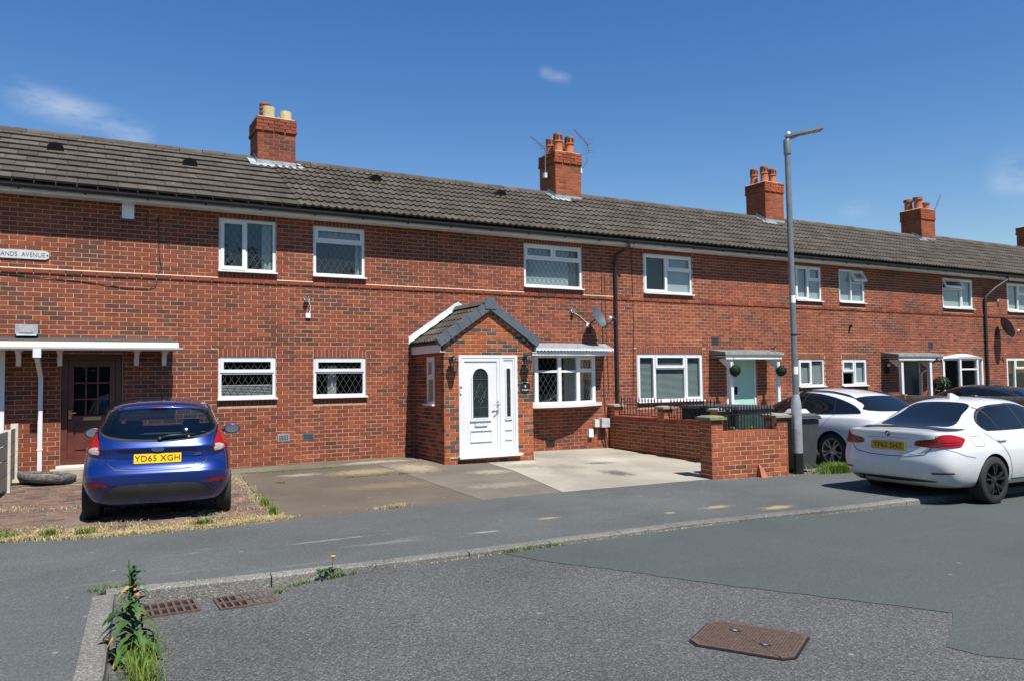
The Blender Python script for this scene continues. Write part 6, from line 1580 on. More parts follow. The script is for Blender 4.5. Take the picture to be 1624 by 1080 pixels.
# low fence at the left edge: concrete posts with grey boards
t = thing('panel_fence', (-.80,-.9,.05), 'weathered board fence with pale concrete posts beside the left drive', 'fence')
lf_ = [(-.775,-.34), (-.815,-1.28), (-.90,-2.3)]
for k, (x, y) in enumerate(lf_): q = MB(); q.box(x-.05, x+.05, y-.05, y+.05, -.2, 1.00-.05*k); q.build('post', 'concrete_post', t)
for (x0_, y0_), (x1_, y1_) in zip(lf_, lf_[1:]):
    for z in (.12, .33, .54, .75): q = MB(); q.bar((x0_, y0_-.055, z+.09), (x1_, y1_+.055, z+.09), .03, .19); q.build('board', 'wood_grey', t)

# ================================================================== STREET FURNITURE
LP = Vector((10.98,-5.31, zpav(11)))
t = thing('street_lamp', tuple(LP), 'grey steel street lamp post with flat lantern beside the front wall', 'street lamp')
def LM(z=0): return Matrix.Translation(LP+Vector((0,0,z)))
lean = Matrix.Translation(LP) @ Matrix.Rotation(R(-.35), 4, 'Y') @ Matrix.Translation(-LP)
q = MB(); q.lathe([(.088,-.1),(.088,.36)], 24, 0, LM()).xform(lean); q.build('base_band', 'black_paint', t, smooth=True)
q = MB(); q.lathe([(.0875,.36),(.0875,.78)], 24, 0, LM()).xform(lean); q.build('sticker_band', 'band_grey', t, smooth=True)
q = MB(); q.lathe([(.087,.36),(.087,1.16),(.080,1.24),(.056,1.36),(.055,1.37)], 24, 0, LM()).xform(lean); q.build('base_column', 'metal_silver', t, smooth=True, angle=40)
q = MB(); q.lathe([(.054,1.36),(.050,3.4),(.049,5.75),(.049,5.76)], 20, 0, LM()).xform(lean); q.build('column', 'metal_grey', t, smooth=True)
q = MB(); q.lathe([(.062,5.58),(.064,5.60),(.064,5.80),(.055,5.84),(0,5.84)], 18, 0, LM()).xform(lean); q.build('collar', 'metal_grey', t, smooth=True, angle=40)
hd = Vector((.85,-.53,0)).normalized()
Mh = Matrix.Translation(LP+Vector((.035,0,5.92))) @ Matrix.Rotation(math.atan2(hd.y, hd.x), 4, 'Z') @ Matrix.Rotation(R(-11), 4, 'Y')
q = MB(); q.prism([(-.07,-.05),(-.07,.05),(.06,.075),(.22,.10),(.56,.115),(.58,.10),(.58,-.10),(.56,-.115),(.22,-.10),(.06,-.075)], -.022, .022, 0, 'xy', M=Mh); q.prism([(-.05,-.06),(.10,-.055),(.20,-.022),(-.06,-.022)], -.045, .045, 0, 'xz', M=Mh); lh = q.build('lamp_head', 'metal_grey', t)
MB().box(.26, .52, -.08, .08, -.0245, -.022, M=Mh).build('lens', 'lens_clear', lh); q = MB(); q.lathe([(.035,0),(.035,.035),(.025,.05),(0,.055)], 16, 0, Mh @ Matrix.Translation((-.01,0,.022))); q.build('photocell', 'plastic_white', lh, smooth=True, angle=40)
for z in (1.72, 2.95):
    q = MB(); n = 8
    for a0 in (200,):
        vv = []
        for k in range(n+1):
            a = R(a0+90*k/n); vv += [LP+Vector((.0545*math.cos(a), .0545*math.sin(a), z)), LP+Vector((.0545*math.cos(a), .0545*math.sin(a), z+.13))]
        q.add(vv, [(2*k, 2*k+2, 2*k+3, 2*k+1) for k in range(n)])
    q.xform(lean); q.build('sticker', 'plastic_white', t, fix=False)
q = MB(); q.lathe([(.053,2.38),(.056,2.38),(.056,2.41),(.053,2.41)], 16, 0, LM()).xform(lean); q.bar(LP+Vector((.05,-.03,2.395)), LP+Vector((.11,-.05,2.395)), .02, .02); q.build('strap', 'iron_black', t)
# wheelie bin
BN = Vector((11.27,-4.98,gz(11.3,-5.0))); t = thing('wheelie_bin', tuple(BN), 'dark grey wheelie bin between the lamp post and white estate car', 'wheelie bin', rz=R(-8))
q = MB(); q.box(-.22, .22, -.27, .25, .06, .92, taper=1.25); q.build('bin_body', 'plastic_dark_grey', t, local=True)
q = MB(); q.box(-.30, .30, -.35, .33, .93, .985); q.box(-.29, .29, -.34, .32, .986, 1.03, taper=.8); q.build('lid', 'plastic_dark_grey', t, local=True)
q = MB(); q.tube([(-.25,.37,.93),(.25,.37,.93)], .02, 8); q.tube([(-.29,-.37,.945),(.29,-.37,.945)], .016, 8); q.build('handle', 'plastic_dark_grey', t, local=True)
for s in (-1, 1): MB().lathe([(0,-.025),(.10,-.025),(.10,.025),(0,.025)], 20, 0, Matrix.Translation((s*.25,.27,.10)) @ Matrix.Rotation(R(90), 4, 'Y')).build('wheel', 'rubber', t, smooth=True, angle=40, local=True)
q = MB(); q.box(-.12, .22, -.14, .14, 0, .07, M=Matrix.Translation((.02,-.02,1.03)), taper=.7); q.build('folded_bag', 'bag_grey', t, local=True)

# road gullies and the inspection cover
def gully(x0, x1, y0, y1, label):
    zr = max(zroad(x0), zroad(x1)); z = zr+.015; t = thing('gully_grate', ((x0+x1)/2, (y0+y1)/2, zr), label, 'drain grate', 'road gullies at the kerb corner')
    q = MB(); w = .022; q.box(x0, x1, y0, y0+w, z-.05, z); q.box(x0, x1, y1-w, y1, z-.05, z); q.box(x0, x0+w, y0+w, y1-w, z-.05, z); q.box(x1-w, x1, y0+w, y1-w, z-.05, z); q.build('frame', 'rust_iron', t)
    n = 8
    for k in range(1, n):
        x = x0+(x1-x0)*k/n; MB().box(x-.009, x+.009, y0+w+.001, y1-w-.001, z-.014, z-.001).build('bar', 'rust_iron', t)
    MB().box(x0+w+.001, x1-w-.001, (y0+y1)/2-.012, (y0+y1)/2+.012, z-.0135, z+.001).build('cross_bar', 'rust_iron', t)
    MB().box(x0+w, x1-w, y0+w, y1-w, zr-.05, zr+.003).build('sump', 'ink_black', t)
gully(.45, .90, -8.18, -7.80, 'rusty gully grate half hidden behind the tall weed')
gully(1.03, 1.48, -8.26, -7.88, 'rusty gully grate at the kerb, right of the tall weed')
mc = Vector((3.84,-11.06,0)); ma = math.atan2(.26,.45); zc = zroad(3.9)+.006
t = thing('inspection_cover', (mc.x, mc.y, zc), 'rusty rectangular inspection cover set in the road', 'manhole cover', rz=ma)
def oct_(a, c, k): return [(-a+k,-c),(a-k,-c),(a,-c+k),(a,c-k),(a-k,c),(-a+k,c),(-a,c-k),(-a,-c+k)]
q = MB(); q.prism(oct_(.285,.335,.07), -.02, .001, 0, 'xy'); q.build('frame', 'ink_black', t, local=True)
for tri_ in (0, 1):
    P = oct_(.268,.318,.062); pts = [P[0], P[1], P[2], P[3], P[5+0], P[5]] if False else None
P = oct_(.270,.320,.062)
q = MB(); q.prism([P[7],P[0],P[1],P[2],P[3]], .002, .008, 0, 'xy'); q.build('cover_plate', 'rust_iron', t, local=True)
q = MB(); q.prism([(P[3][0]-.006,P[3][1]+.003),P[4],P[5],P[6],(P[7][0]-.0,P[7][1]+.010)], .002, .008, 0, 'xy'); q.build('cover_plate', 'rust_iron', t, local=True)
q = MB()
for i in range(-12, 13):
    for j in range(-15, 16):
        x, y = i*.020, j*.020
        if abs(x)+abs(y) < .50 and abs(x) < .255 and abs(y) < .305: q.box(x-.006, x+.006, y-.006, y+.006, .008, .0115)
q.build('stud_pattern', 'rust_iron', t, local=True, kind='stuff')
for x, y in ((-.09,-.12), (.10,.12)):
    q = MB(); q.prism([(x-.03,y),(x,y-.045),(x+.03,y),(x,y+.045)], .0085, .0125, 0, 'xy'); q.build('keyhole', 'ink_black', t, local=True); MB().prism([(x-.014,y),(x,y-.02),(x+.014,y),(x,y+.02)], .0126, .0135, 0, 'xy').build('key_bar', 'lead', t, local=True)

# ================================================================== THINGS FIXED TO THE HOUSES
# street name plate
t = thing('street_sign', (-1.2,-.02,3.68), 'grey street name plate with dark letters at the left edge', 'sign')
q = MB(); q.prism([(-2.4,3.625),(-.40,3.625),(-.355,3.65),(-.355,3.74),(-.40,3.765),(-2.4,3.765)], -.022, -.006, 0, 'xz'); q.build('plate', 'sign_grey', t)
me = text_mesh('ANDS  AVENUE', .100, 'ink_grey', .0015, align='RIGHT', spacing=1.03, xs=.86); me.transform(Matrix.Translation((-.41,-.024,3.692)) @ Matrix.Rotation(math.pi/2, 4, 'X')); put('lettering', me, t)
MB().lathe([(.012,0),(.010,.006),(0,.007)], 10, 0, Matrix.Translation((-.378,-.022,3.695)) @ Matrix.Rotation(math.pi/2, 4, 'X')).build('screw', 'ink_black', t)
# burglar alarm
t = thing('alarm_box', (.80,-.03,4.5), 'white burglar alarm box with blue base under the eaves', 'alarm box')
MB().box(.705, .892, -.065, -.004, 4.40, 4.665).build('cover', 'plastic_white', t); MB().box(.700, .897, -.07, -.004, 4.365, 4.398).build('strobe', 'plastic_blue', t)
# floodlight on the canopy
t = thing('floodlight', (-.64,-.10,2.44), 'grey box floodlight above the left canopy', 'floodlight')
q = MB(); q.box(-.80, -.49, -.17, -.03, 2.40, 2.56); q.build('housing', 'metal_silver', t); MB().box(-.745, -.545, -.182, -.171, 2.425, 2.54).build('lens', 'lens_clear', t); q = MB(); q.box(-.78, -.51, -.20, -.02, 2.375, 2.398); q.build('bracket', 'lead_white', t)
# cctv cameras
def camera_unit(x, z, lab, bx, bz, col='plastic_white'):
    t = thing('security_camera', (x,-.05,z), lab, 'camera', 'security cameras on the walls')
    q = MB(); M = Matrix.Translation((x, -.02, z)) @ Matrix.Rotation(R(62), 4, 'X') @ Matrix.Rotation(R(-15), 4, 'Y'); q.lathe([(.0,-.03),(.034,-.03),(.038,.0),(.040,.10),(.034,.115)], 16, 0, M); q.lathe([(.05,0),(.05,.012),(0,.012)], 16, 0, Matrix.Translation((x,-.003,z)) @ Matrix.Rotation(R(90), 4, 'X')); cb = q.build('housing', col, t, smooth=True, angle=40)
    MB().lathe([(.034,.114),(.03,.11),(0,.108)], 16, 0, M).build('lens', 'ink_black', t, smooth=True)
    if bx is not None:
        MB().box(x+bx-.045, x+bx+.045, -.035, -.004, z+bz-.045, z+bz+.045).build('junction_box', 'plastic_white', t)
        MB().tube([(x+.03,-.02,z-.03),(x+.06+bx*.4,-.012,z+bz*.4),(x+.05+bx*.7,-.012,z+bz*.7),(x+bx+.02,-.02,z+bz+.04)], .006, 6).build('cable', 'plastic_white', t)
camera_unit(3.86, 3.13, 'white security camera above a junction box, left of the porch', .02, -.30)
camera_unit(9.90, 3.09, 'white security camera with slanting cable, right of the porch', .40, -.31)
camera_unit(19.40, 2.93, 'dark security camera on the wall right of the lamp post', None, None, 'plastic_dark_grey')
camera_unit(26.95, 3.93, 'white security camera right of the far downpipe', None, None)
# satellite dishes
def dish(x, z, label, r=.30, yaw=38, lnb=True):
    t = thing('satellite_dish', (x,-.1,z), label, 'satellite dish', 'satellite dishes'); O = Vector((x,-.30,z))
    M = Matrix.Translation(O) @ Matrix.Rotation(R(yaw), 4, 'Z') @ Matrix.Rotation(R(90-24), 4, 'X') @ Matrix.Diagonal((1, 1.18, 1, 1))
    q = MB(); q.lathe([(0,0),(r*.35,.012),(r*.7,.045),(r,.085),(r*1.01,.078),(r*.7,.036),(r*.3,.003),(0,-.006)], 28, 0, M); q.build('reflector', 'dish_grey', t, smooth=True, angle=50)
    tip = M @ Vector((0,-r*.9,.36)); low = M @ Vector((0,-r*1.0,.05))
    MB().tube([low, tip], .010, 6).build('arm', 'iron_black', t); q = MB(); q.tube([tip+Vector((0,0,.02)), tip+(M.to_3x3() @ Vector((0,.35,-.25))).normalized()*-.0+Vector((.02,-.05,.05))], .03, 10); q.build('receiver', 'plastic_black', t); MB().lathe([(.028,-.02),(.034,.03),(.02,.04),(0,.04)], 12, 0, Matrix.Translation(tip+Vector((-.06,.02,.05))) @ Matrix.Rotation(R(60), 4, 'X')).build('receiver_cap', 'plastic_white', t, smooth=True)
    q = MB(); q.tube([O+Vector((0,.03,-.02)), Vector((x,-.05,z-.10)), Vector((x,-.02,z-.22))], .016, 8); q.box(x-.05, x+.05, -.02, -.004, z-.32, z-.12); q.build('bracket', 'iron_black', t)
dish(10.34, 2.92, 'grey satellite dish left of the middle black downpipe', .225, 24)
dish(26.75, 3.02, 'satellite dish on the far house at the right edge', .30, 60)
# yagi aerials on the chimneys
def aerial(base, pts, boom_a, boom_b, label, n=11):
    t = thing('tv_aerial', base, label, 'aerial', 'television aerials on the chimneys')
    MB().tube(pts, .014, 8).build('mast', 'metal_grey', t); a, c = Vector(boom_a), Vector(boom_b); d = (c-a).normalized(); MB().tube([a, c], .009, 6).build('boom', 'metal_grey', t)
    side = d.cross(Vector((0,0,1))).normalized(); q = MB()
    for k in range(n):
        p = a+(c-a)*(k+.3)/n; l = .10-.045*k/n; q.tube([p-side*l, p+side*l], .004, 5)
    q.build('element', 'metal_grey', t); q = MB(); up = Vector((0,0,1))
    for s in (-1, 1):
        for z in (.05, .12, .19): q.tube([a-d*.02+up*(s*z)-side*.16, a-d*.02+up*(s*z)+side*.16], .004, 5)
        q.tube([a, a-d*.03+up*(s*.20)], .006, 5)
    q.build('reflector', 'metal_grey', t); q = MB(); b0 = Vector(pts[0]); q.box(b0.x-.05, b0.x+.05, b0.y-.05, b0.y+.05, b0.z-.03, b0.z+.10); q.build('bracket', 'lead_white', t)
aerial((10.70,2.05,6.93), [(10.66,2.30,6.80),(10.66,2.28,7.5)], (10.66,2.28,7.52), (10.02,1.95,7.68), 'aerial on the left side of the second chimney')
aerial((11.62,2.2,6.9), [(11.60,2.10,6.98),(11.68,2.05,7.12),(11.78,2.0,7.28),(11.80,2.0,7.70)], (11.82,2.0,7.70), (11.1,1.6,7.92), 'aerial on a bent mast right of the second chimney')
aerial((26.78,2.3,6.9), [(26.76,2.1,6.92),(26.86,2.1,6.94),(26.88,2.1,7.28)], (26.88,2.1,7.26), (27.15,1.95,7.98), 'aerial pointing up on the fourth chimney', 14)
# carriage lanterns on the porch
def lantern(x, z, label):
    t = thing('wall_lantern', (x, PY-.02, z), label, 'lantern', 'carriage lanterns on the porch'); y = PY-.13
    q = MB(); q.lathe([(.045,0),(.045,.014),(.02,.02),(0,.02)], 14, 0, Matrix.Translation((x, PY-.004, z+.06)) @ Matrix.Rotation(R(90), 4, 'X')); q.tube([(x,PY-.02,z+.06),(x,PY-.07,z+.10),(x,y,z+.12),(x,y-.02,z+.08)], .011, 8); q.lathe([(.05,.04),(.035,.10),(.015,.125),(.02,.14),(0,.16)], 14, 0, Matrix.Translation((x, y-.0, z-.03))); q.build('bracket', 'iron_black', t, smooth=True, angle=40)
    cage = MB(); n = 6
    cage.lathe([(.0,.045),(.105,.0),(.105,-.012),(.0,-.0)], n, 0, Matrix.Translation((x, y, z))); cage.lathe([(.0,-.205),(.055,-.20),(.06,-.185),(.0,-.185)], n, 0, Matrix.Translation((x, y, z)))
    for k in range(n):
        a = k*2*math.pi/n; cage.tube([(x+.092*math.cos(a), y+.092*math.sin(a), z-.01), (x+.056*math.cos(a), y+.056*math.sin(a), z-.19)], .005, 5)
    cage.lathe([(.012,-.02),(.018,-.0),(.0,.0)], 8, 0, Matrix.Translation((x, y, z-.205))); cage.build('cage', 'iron_black', t)
    MB().lathe([(.088,-.012),(.053,-.186)], n, 0, Matrix.Translation((x, y, z))).build('glass', 'glass_lantern', t, fix=False); MB().lathe([(.0,-.17),(.012,-.17),(.02,-.09),(.012,-.05),(0,-.05)], 10, 0, Matrix.Translation((x, y, z))).build('bulb', 'plastic_white', t, smooth=True)
lantern(6.205, 1.92, 'black carriage lantern on the porch left of the white door'); lantern(7.80, 1.94, 'black carriage lantern on the porch above the number plaque')
t = thing('house_plaque', (7.80, PY-.02, 1.46), 'round dark plaque with a white number 4 on the porch', 'plaque')
Mp = Matrix.Translation((7.80, PY-.004, 1.44)) @ Matrix.Rotation(R(90), 4, 'X')
q = MB(); el = [(.115*math.cos(2*math.pi*k/28), .125*math.sin(2*math.pi*k/28)) for k in range(28)]; q.prism(el, 0, .014, 0, 'xy', M=Mp); q.build('disc', 'slate_grey', t); q = MB(); q.prism([(a*.95, c*.95) for a, c in el], .0142, .016, 0, 'xy', M=Mp); q.build('face', 'ink_black', t)
me = text_mesh('4', .085, 'ink_white', .001); me.transform(Mp @ Matrix.Translation((0,0,.0175))); put('numeral', me, t)
q = MB()
for s, zz in ((1, .075), (-1, -.062)):                     # illegible script above and below the number
    for k in range(9):
        x = -.066+k*.0165; hgt = random.choice((.012,.018,.022)); q.box(x-.005, x+.004, zz-hgt/2+.012*s*(1-(x/.08)**2)*.6, zz+hgt/2+.012*s*(1-(x/.08)**2)*.6, .0165, .0175, M=Mp)
q.build('worn_script', 'ink_white', t)
# meter boxes
t = thing('meter_box', (10.62,-.08,.5), 'grey and mauve meter boxes on the wall beside the side wall', 'meter box')
MB().box(10.40, 10.52, -.10, -.004, .47, .64).build('box', 'render_cream', t); q = MB(); q.box(10.54, 10.76, -.17, -.004, .46, .66); q.build('cover', 'bag_grey', t); MB().tube([(10.60,-.05,.46),(10.62,-.05,.30),(10.70,-.05,.12),(10.72,-.05,-.02)], .016, 8).build('pipe', 'plastic_black', t); MB().tube([(10.66,-.05,.46),(10.74,-.05,.28),(10.78,-.05,.05)], .010, 8).build('pipe', 'plastic_dark_grey', t)
q = MB(); q.box(10.245, 10.365, -.075, -.004, .25, .43, taper=.93); q.build('socket_box', 'plastic_white', label='small white box low on the wall left of the meters', category='box')
# black lamp and lantern of the far house, small fittings
t = thing('wall_lamp', (20.98,-.08,1.7), 'black wall lamp with pale top left of the dark door', 'wall lamp')
MB().box(20.93, 21.03, -.14, -.004, 1.60, 1.80).build('housing', 'plastic_black', t); MB().lathe([(.04,0),(.045,.07),(.02,.09),(0,.09)], 12, 0, Matrix.Translation((20.98,-.08,1.80))).build('cap', 'plastic_white', t, smooth=True, angle=40)
t = thing('porch_lamp', (22.7,-.5,2.0), 'dark porch lamp hanging from the right canopy corner', 'lamp')
q = MB(); q.lathe([(0,.12),(.09,.10),(.12,.04),(.10,0),(0,0)], 14, 0, Matrix.Translation((22.62,-.55,1.93))); q.build('shade', 'plastic_black', t, smooth=True, angle=40)
# topiary balls by the mint door
for x, z, lb in ((14.30, 1.72, 'dark green topiary ball hanging left of the mint green door'), (15.92, 1.70, 'dark green topiary ball hanging right of the mint green door')):
    t = thing('topiary_ball', (x,-.55,z), lb, 'topiary', 'topiary balls by the mint door')
    leaf_ball(x, -.58, z, .14, 1300, .018).build('foliage', 'topiary', t, fix=False); MB().lathe([(0,-.12),(.085,-.085),(.12,0),(.085,.085),(0,.12)], 14, 0, Matrix.Translation((x,-.58,z))).build('core', 'leaf_dark', t, smooth=True); MB().tube([(x,-.57,z+.12),(x,-.54,2.08)], .004, 5).build('chain', 'iron_black', t)
t = thing('potted_shrub', (23.15,-.25,.1), 'small potted shrub left of the far bay window', 'shrub'); leaf_ball(23.15, -.30, 1.26, .27, 500, .05, .8).build('foliage', 'topiary', t, fix=False); MB().lathe([(.12,-.1),(.17,1.0),(.18,1.05),(.15,1.05)], 14, 0, Matrix.Translation((23.15,-.30,0))).build('pot', 'plastic_black', t, smooth=True, angle=40)
# small bird on the canopy
t = thing('bird', (15.88,-.35,2.26), 'small dark bird perched on the canopy over the mint door', 'bird')
q = MB(); Mb = Matrix.Translation((15.86,-.40,2.235)) @ Matrix.Rotation(R(20), 4, 'Z'); pts = [(-.13,0,.055),(-.05,0,.045),(0,0,.05),(.05,0,.065),(.075,0,.088),(.10,0,.092),(.125,0,.088)]; q.tube([Mb @ Vector(p) for p in pts], [.008,.026,.036,.032,.022,.020,.003], 10); 
for s in (-1, 1): q.tube([Mb @ Vector((.01,s*.012,.03)), Mb @ Vector((.012,s*.012,-.015))], .003, 5)
q.build('body', 'plastic_black', t, smooth=True, angle=60)
# old tyre-like planter, rubble by the left door
t = thing('planter', (-.35,-.65,gz(-.3,-.6)), 'weathered grey round planter lying by the left door', 'planter')
Mq = Matrix.Translation((-.32,-.62,gz(-.3,-.6)+.10)) @ Matrix.Rotation(R(7), 4, 'Y') @ Matrix.Diagonal((1.15,.9,1,1))
q = MB(); q.lathe([(.26,-.085),(.32,-.075),(.345,-.03),(.35,.03),(.335,.05),(.30,.055),(.285,.02)], 26, 0, Mq); q.build('rim', 'bark_grey', t, smooth=True, angle=60); q = MB(); q.lathe([(.29,.01),(.15,.025),(0,.015)], 20, 0, Mq); q.build('soil', 'sun_bleached', t, smooth=True)
q = MB(); q.lathe([(0,-.04),(.05,-.035),(.075,0),(.06,.04),(0,.05)], 7, 0, Matrix.Translation((.28,-.62,gz(.2,-.6)+.04)) @ Matrix.Rotation(.5, 4, 'X')); q.build('stone', 'stone_pale', label='pale rough stone beside the left doorstep', category='stone')
q = MB(); q.lathe([(0,-.04),(.06,-.03),(.09,0),(.06,.04),(0,.05)], 7, 0, Matrix.Translation((-.74,-.66,gz(-.7,-.6)+.04))); q.build('stone', 'step_concrete', label='grey lump of rubble left of the weathered planter', category='stone')

# ================================================================== WEEDS AND GRASS
def blades(name, spots, mat, n, h0, h1, w, label, cat=None, kind='stuff', spread=.5):
    b = MB()
    for _ in range(n):
        x, y, sx, sy = random.choice(spots); px, py = x+random.gauss(0, sx), y+random.gauss(0, sy)
        z = (zpav(px) if py < -5.0 else gz(px, py)) if not (py < -7.75 or (px > .3 and py < -7.7)) else zroad(px)
        h = random.uniform(h0, h1); a = random.uniform(0, 6.28); l = random.uniform(.1, spread)*h*2
        d = Vector((math.cos(a), math.sin(a), 0)); s = Vector((-d.y, d.x, 0))*w*random.uniform(.6, 1.3); p = Vector((px, py, z-.005))
        m_ = p+d*l*.35+Vector((0,0,h*.7)); t_ = p+d*l+Vector((0,0,h))
        b.add([p-s, p+s, m_+s*.7, m_-s*.7, t_], [(0,1,2,3),(3,2,4)], 0, random.random())
    return b.build(name, mat, fix=False, kind=kind, label=label, category=cat)
edge = [(x, interp(x, [-1.1,-.65,.53,1.58,2.3], [-4.70,-4.76,-5.08,-5.12,-5.05])+random.uniform(.0,.16)+(random.uniform(0,.3) if j % 3 == 0 else 0), .10, .05) for j, x in enumerate(np.linspace(-1.1, 2.25, 60))]
side_e = [(interp(y, [-5.1,-3.4,-.8], [2.2,2.25,2.45])+random.uniform(-.05,.05), y, .05, .08) for y in np.linspace(-5.0,-.9,16)]
scat = [(random.uniform(-1.0,2.1), random.uniform(-5.0,-2.6), .14, .035) for _ in range(44)]
blades('dry_grass', edge*4+side_e+scat, 'straw', 19000, .008, .040, .0035, 'dry straw grass along the front edge of the brick drive', 'grass', spread=1.1)
blades('green_tuft', [(-.95,-4.45,.10,.07),(-.62,-4.6,.10,.05),(-.2,-4.75,.05,.03),(.15,-4.85,.05,.03),(1.35,-4.95,.06,.03),(1.95,-2.2,.04,.06),(2.0,-1.4,.03,.06),(2.28,-3.9,.03,.1),(2.24,-4.6,.02,.08)], 'grass_green', 1500, .03, .12, .004, 'green tufts growing among the dry grass of the left drive', 'grass')
blades('moss_tuft', [(3.0,-.82,.10,.02),(3.3,-.80,.12,.03),(2.9,-2.1,.04,.05),(4.1,-2.15,.12,.02),(4.5,-2.15,.15,.02),(4.95,-2.2,.05,.03),(4.0,-.84,.15,.03)], 'grass_green', 900, .01, .035, .004, 'low green weeds in the cracks of the concrete drive', 'weeds')
blades('straw_tuft', [(3.55,-5.02,.10,.03),(3.75,-5.02,.08,.03)], 'straw', 260, .02, .07, .003, 'small straw tuft where the concrete drive meets the pavement', 'grass', spread=1.0)
blades('lamp_grass', [(11.65,-5.52,.20,.08),(11.95,-5.55,.16,.07),(12.2,-5.5,.12,.08)], 'grass_green', 2600, .05, .20, .005, 'bright green grass between the lamp post and white estate car', 'grass', spread=.7)
blades('kerb_weeds', [(.25,-7.55,.06,.05),(.9,-7.72,.06,.015),(1.2,-7.75,.10,.015),(1.45,-7.80,.06,.02),(1.75,-7.90,.07,.015),(2.1,-7.94,.10,.015),(3.8,-7.97,.15,.012),(4.2,-7.97,.15,.012),(1.55,-8.0,.03,.03)], 'grass_green', 1100, .01, .06, .003, 'small green weeds along the kerb gutter', 'weeds', spread=1.0)
blades('gutter_litter', [(3.3,-7.98,.3,.015),(4.4,-7.96,.4,.015),(5.5,-7.95,.4,.015),(6.6,-7.97,.4,.015),(8.2,-8.14,.35,.015),(8.8,-8.18,.25,.015),(1.3,-7.82,.2,.02)], 'straw', 1500, .003, .018, .004, 'thin line of dry litter along the kerb gutter', 'litter', spread=1.6)
blades('wall_foot_weeds', [(10.9,-5.45,.2,.02),(10.3,-5.36,.2,.02),(9.6,-5.26,.2,.02)], 'straw', 300, .005, .02, .004, 'pale crumbs along the foot of the front wall', 'litter', spread=1.5)
# flowering dandelion at the kerb
t = thing('dandelion', (2.0,-7.88,zpav(2)), 'yellow dandelion with leaf rosette at the kerb', 'dandelion')
def leaf(b, p, d, L, w, droop, tint, n=5, lobes=0):
    d = Vector(d).normalized(); s = d.cross(Vector((0,0,1))).normalized(); vv = []; up = Vector((0,0,1))
    for k in range(n+1):
        u = k/n; ww = w*math.sin(math.pi*min(1, u*.85+.12))*(1 if not lobes or k % 2 else .55); q_ = Vector(p)+d*L*u+up*(-droop*u*u*L+.12*L*math.sin(u*2.2))
        vv += [q_-s*ww+up*.25*ww, q_+s*ww+up*.25*ww, q_]
    for k in range(n):
        b.add([vv[3*k], vv[3*k+2], vv[3*k+5], vv[3*k+3]], [(0,1,2,3)], 0, tint); b.add([vv[3*k+2], vv[3*k+1], vv[3*k+4], vv[3*k+5]], [(0,1,2,3)], 0, tint*.8)
b = MB()
for k in range(16): a = random.uniform(0, 6.28); leaf(b, (1.98+random.gauss(0,.04),-7.90+random.gauss(0,.01),zpav(2)), (math.cos(a), math.sin(a), .35), random.uniform(.07,.13), .014, .6, random.random(), 6, 1)
b.build('leaf_rosette', 'weed_leaf', t, fix=False); MB().tube([(2.03,-7.88,zpav(2)),(2.04,-7.885,zpav(2)+.10)], .003, 5).build('stem', 'grass_green', t); q = MB(); q.lathe([(0,.0),(.012,.005),(.022,.018),(.012,.022),(0,.024)], 10, 0, Matrix.Translation((2.04,-7.885,zpav(2)+.10))); q.build('flower', 'petal', t)
# tall sow-thistle at the kerb corner
TH = Vector((.36,-9.15,zroad(.4)))
t = thing('tall_weed', tuple(TH), 'tall leafy sow thistle growing from the kerb corner', 'weed')
st = [TH, TH+Vector((.01,.03,.15)), TH+Vector((-.01,.06,.35)), TH+Vector((-.015,.10,.50)), TH+Vector((-.02,.14,.62))]
MB().tube(st, [.012,.011,.009,.007,.004], 8).build('stem', 'weed_leaf', t, smooth=True)
MB().tube([TH+Vector((.03,.05,0)), TH+Vector((.06,.10,.2)), TH+Vector((.04,.14,.36))], [.008,.007,.004], 8).build('stem', 'weed_leaf', t, smooth=True)
for k in range(58):
    u = k/57; h = .04+.52*u; p = TH+Vector((.004+random.gauss(0,.014), .03+.12*u, h)); a = k*2.4+random.uniform(-.4,.4)
    L = (.23-.15*u)*random.uniform(.7,1.3); b = MB(); leaf(b, p, (math.cos(a), math.sin(a), .30+.7*u), L, L*random.uniform(.17,.26), .9-.4*u, random.uniform(.0,1.0), 8, 1); b.build('leaf', 'weed_leaf', t, fix=False)
for p, a in (((-.03,.02,.20), 3.3), ((-.02,.0,.07), 3.7), ((.02,.08,.46), 3.2)):
    b = MB(); leaf(b, TH+Vector(p), (math.cos(a), math.sin(a), .0), .12, .030, .8, .7, 6); b.build('leaf', 'weed_yellow', t, fix=False)
for k in range(3):
    b = MB(); q = TH+Vector((random.uniform(-.02,.06), random.uniform(.02,.1), random.uniform(.25,.45))); leaf(b, q, (math.cos(k*2), math.sin(k*2), .4), .05, .016, .5, .3, 4); b.build('leaf', 'terracotta', t, fix=False)
blades('verge_grass', [(.36,-9.35,.05,.16),(.40,-9.55,.06,.12),(.42,-9.05,.05,.1)], 'grass_green', 480, .05, .20, .003, 'long bright grass at the foot of the tall weed', 'grass', spread=.55)

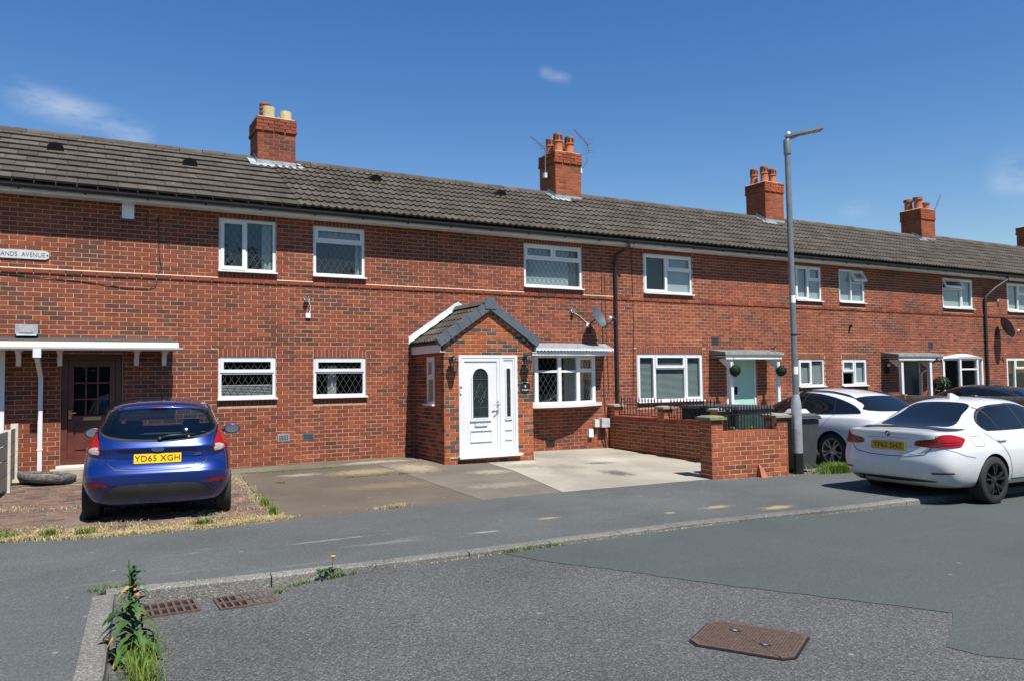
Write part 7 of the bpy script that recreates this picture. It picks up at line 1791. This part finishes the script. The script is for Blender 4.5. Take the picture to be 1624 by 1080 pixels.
# trees on the far side of the street, behind the viewer: they show in the window panes and shade the low sky
def tree_mesh(seed):
    rnd = random.Random(seed); tr = MB(); tr.tube([(0,0,-.3),(.05,0,1.2),(0,.05,2.6),(.1,0,4.2)], [.26,.20,.16,.09], 10); tips = []
    for k in range(9):
        a = k*2.4; z = 1.9+.28*k; e = Vector((math.cos(a)*1.7, math.sin(a)*1.7, z+1.3)); tr.tube([(0,0,z), tuple(Vector((0,0,z)).lerp(e, .5)+Vector((0,0,.15))), tuple(e)], [.07,.05,.02], 6); tips.append(e)
    lf = MB()
    for k in range(46):
        c = rnd.choice(tips)+Vector((rnd.gauss(0,.7), rnd.gauss(0,.7), rnd.gauss(.3,.8))); r = rnd.uniform(.5,.95)
        for _ in range(70):
            d = Vector((rnd.gauss(0,1), rnd.gauss(0,1), rnd.gauss(0,.8))).normalized(); p = c+d*r*rnd.uniform(.4,1); u = Vector((rnd.gauss(0,1), rnd.gauss(0,1), rnd.gauss(0,1))).normalized(); w = u.orthogonal().normalized(); q_ = rnd.uniform(.06,.13)
            lf.add([p-u*q_, p+w*q_*.5, p+u*q_, p-w*q_*.5], [(0,1,2,3)], 0, rnd.random())
    return tr.mesh('trunk', 'wood_fence', smooth=True), lf.mesh('crown', 'weed_leaf', fix=False)
TMS = [tree_mesh(11), tree_mesh(23)]
for k, (x, y, sc) in enumerate(((-9,-31,1.15), (-3.5,-33,1.3), (2,-30.5,1.1), (7.5,-33,1.35), (13,-31,1.2), (19,-33,1.3), (26,-31,1.25))):
    t = thing('street_tree', (x, y, -.3), ['first', 'second', 'third', 'fourth', 'fifth', 'sixth', 'seventh'][k]+' leafy tree from the left across the street, seen only in window reflections', 'tree', 'trees across the street')
    for nm, me in zip(('trunk', 'crown'), TMS[k % 2]):
        o = put(nm, me, t, (0,0,0), (0,0,k*1.3), local=True); o.scale = (sc, sc, sc)

# unseen hedge added behind those trees: closes the horizon that the panes would mirror
t = thing('added_hedge', (8,-38,-.4), 'long tall hedge added out of view across the street to close the horizon in window reflections', 'hedge')
MB().box(-60, 90, -39, -37.4, -.7, 4.2, taper=.985).build('core', 'leaf_dark', t)
b = MB()
for _ in range(9000):
    p = Vector((random.uniform(-60,90), random.uniform(-37.45,-37.1), random.uniform(-.3,4.6))); u = Vector((random.gauss(0,1), random.gauss(0,.4), random.gauss(0,1))).normalized(); w = u.orthogonal().normalized(); q_ = random.uniform(.10,.22)
    b.add([p-u*q_, p+w*q_*.6, p+u*q_, p-w*q_*.6], [(0,1,2,3)], 0, random.random())
b.build('foliage', 'weed_leaf', t, fix=False)
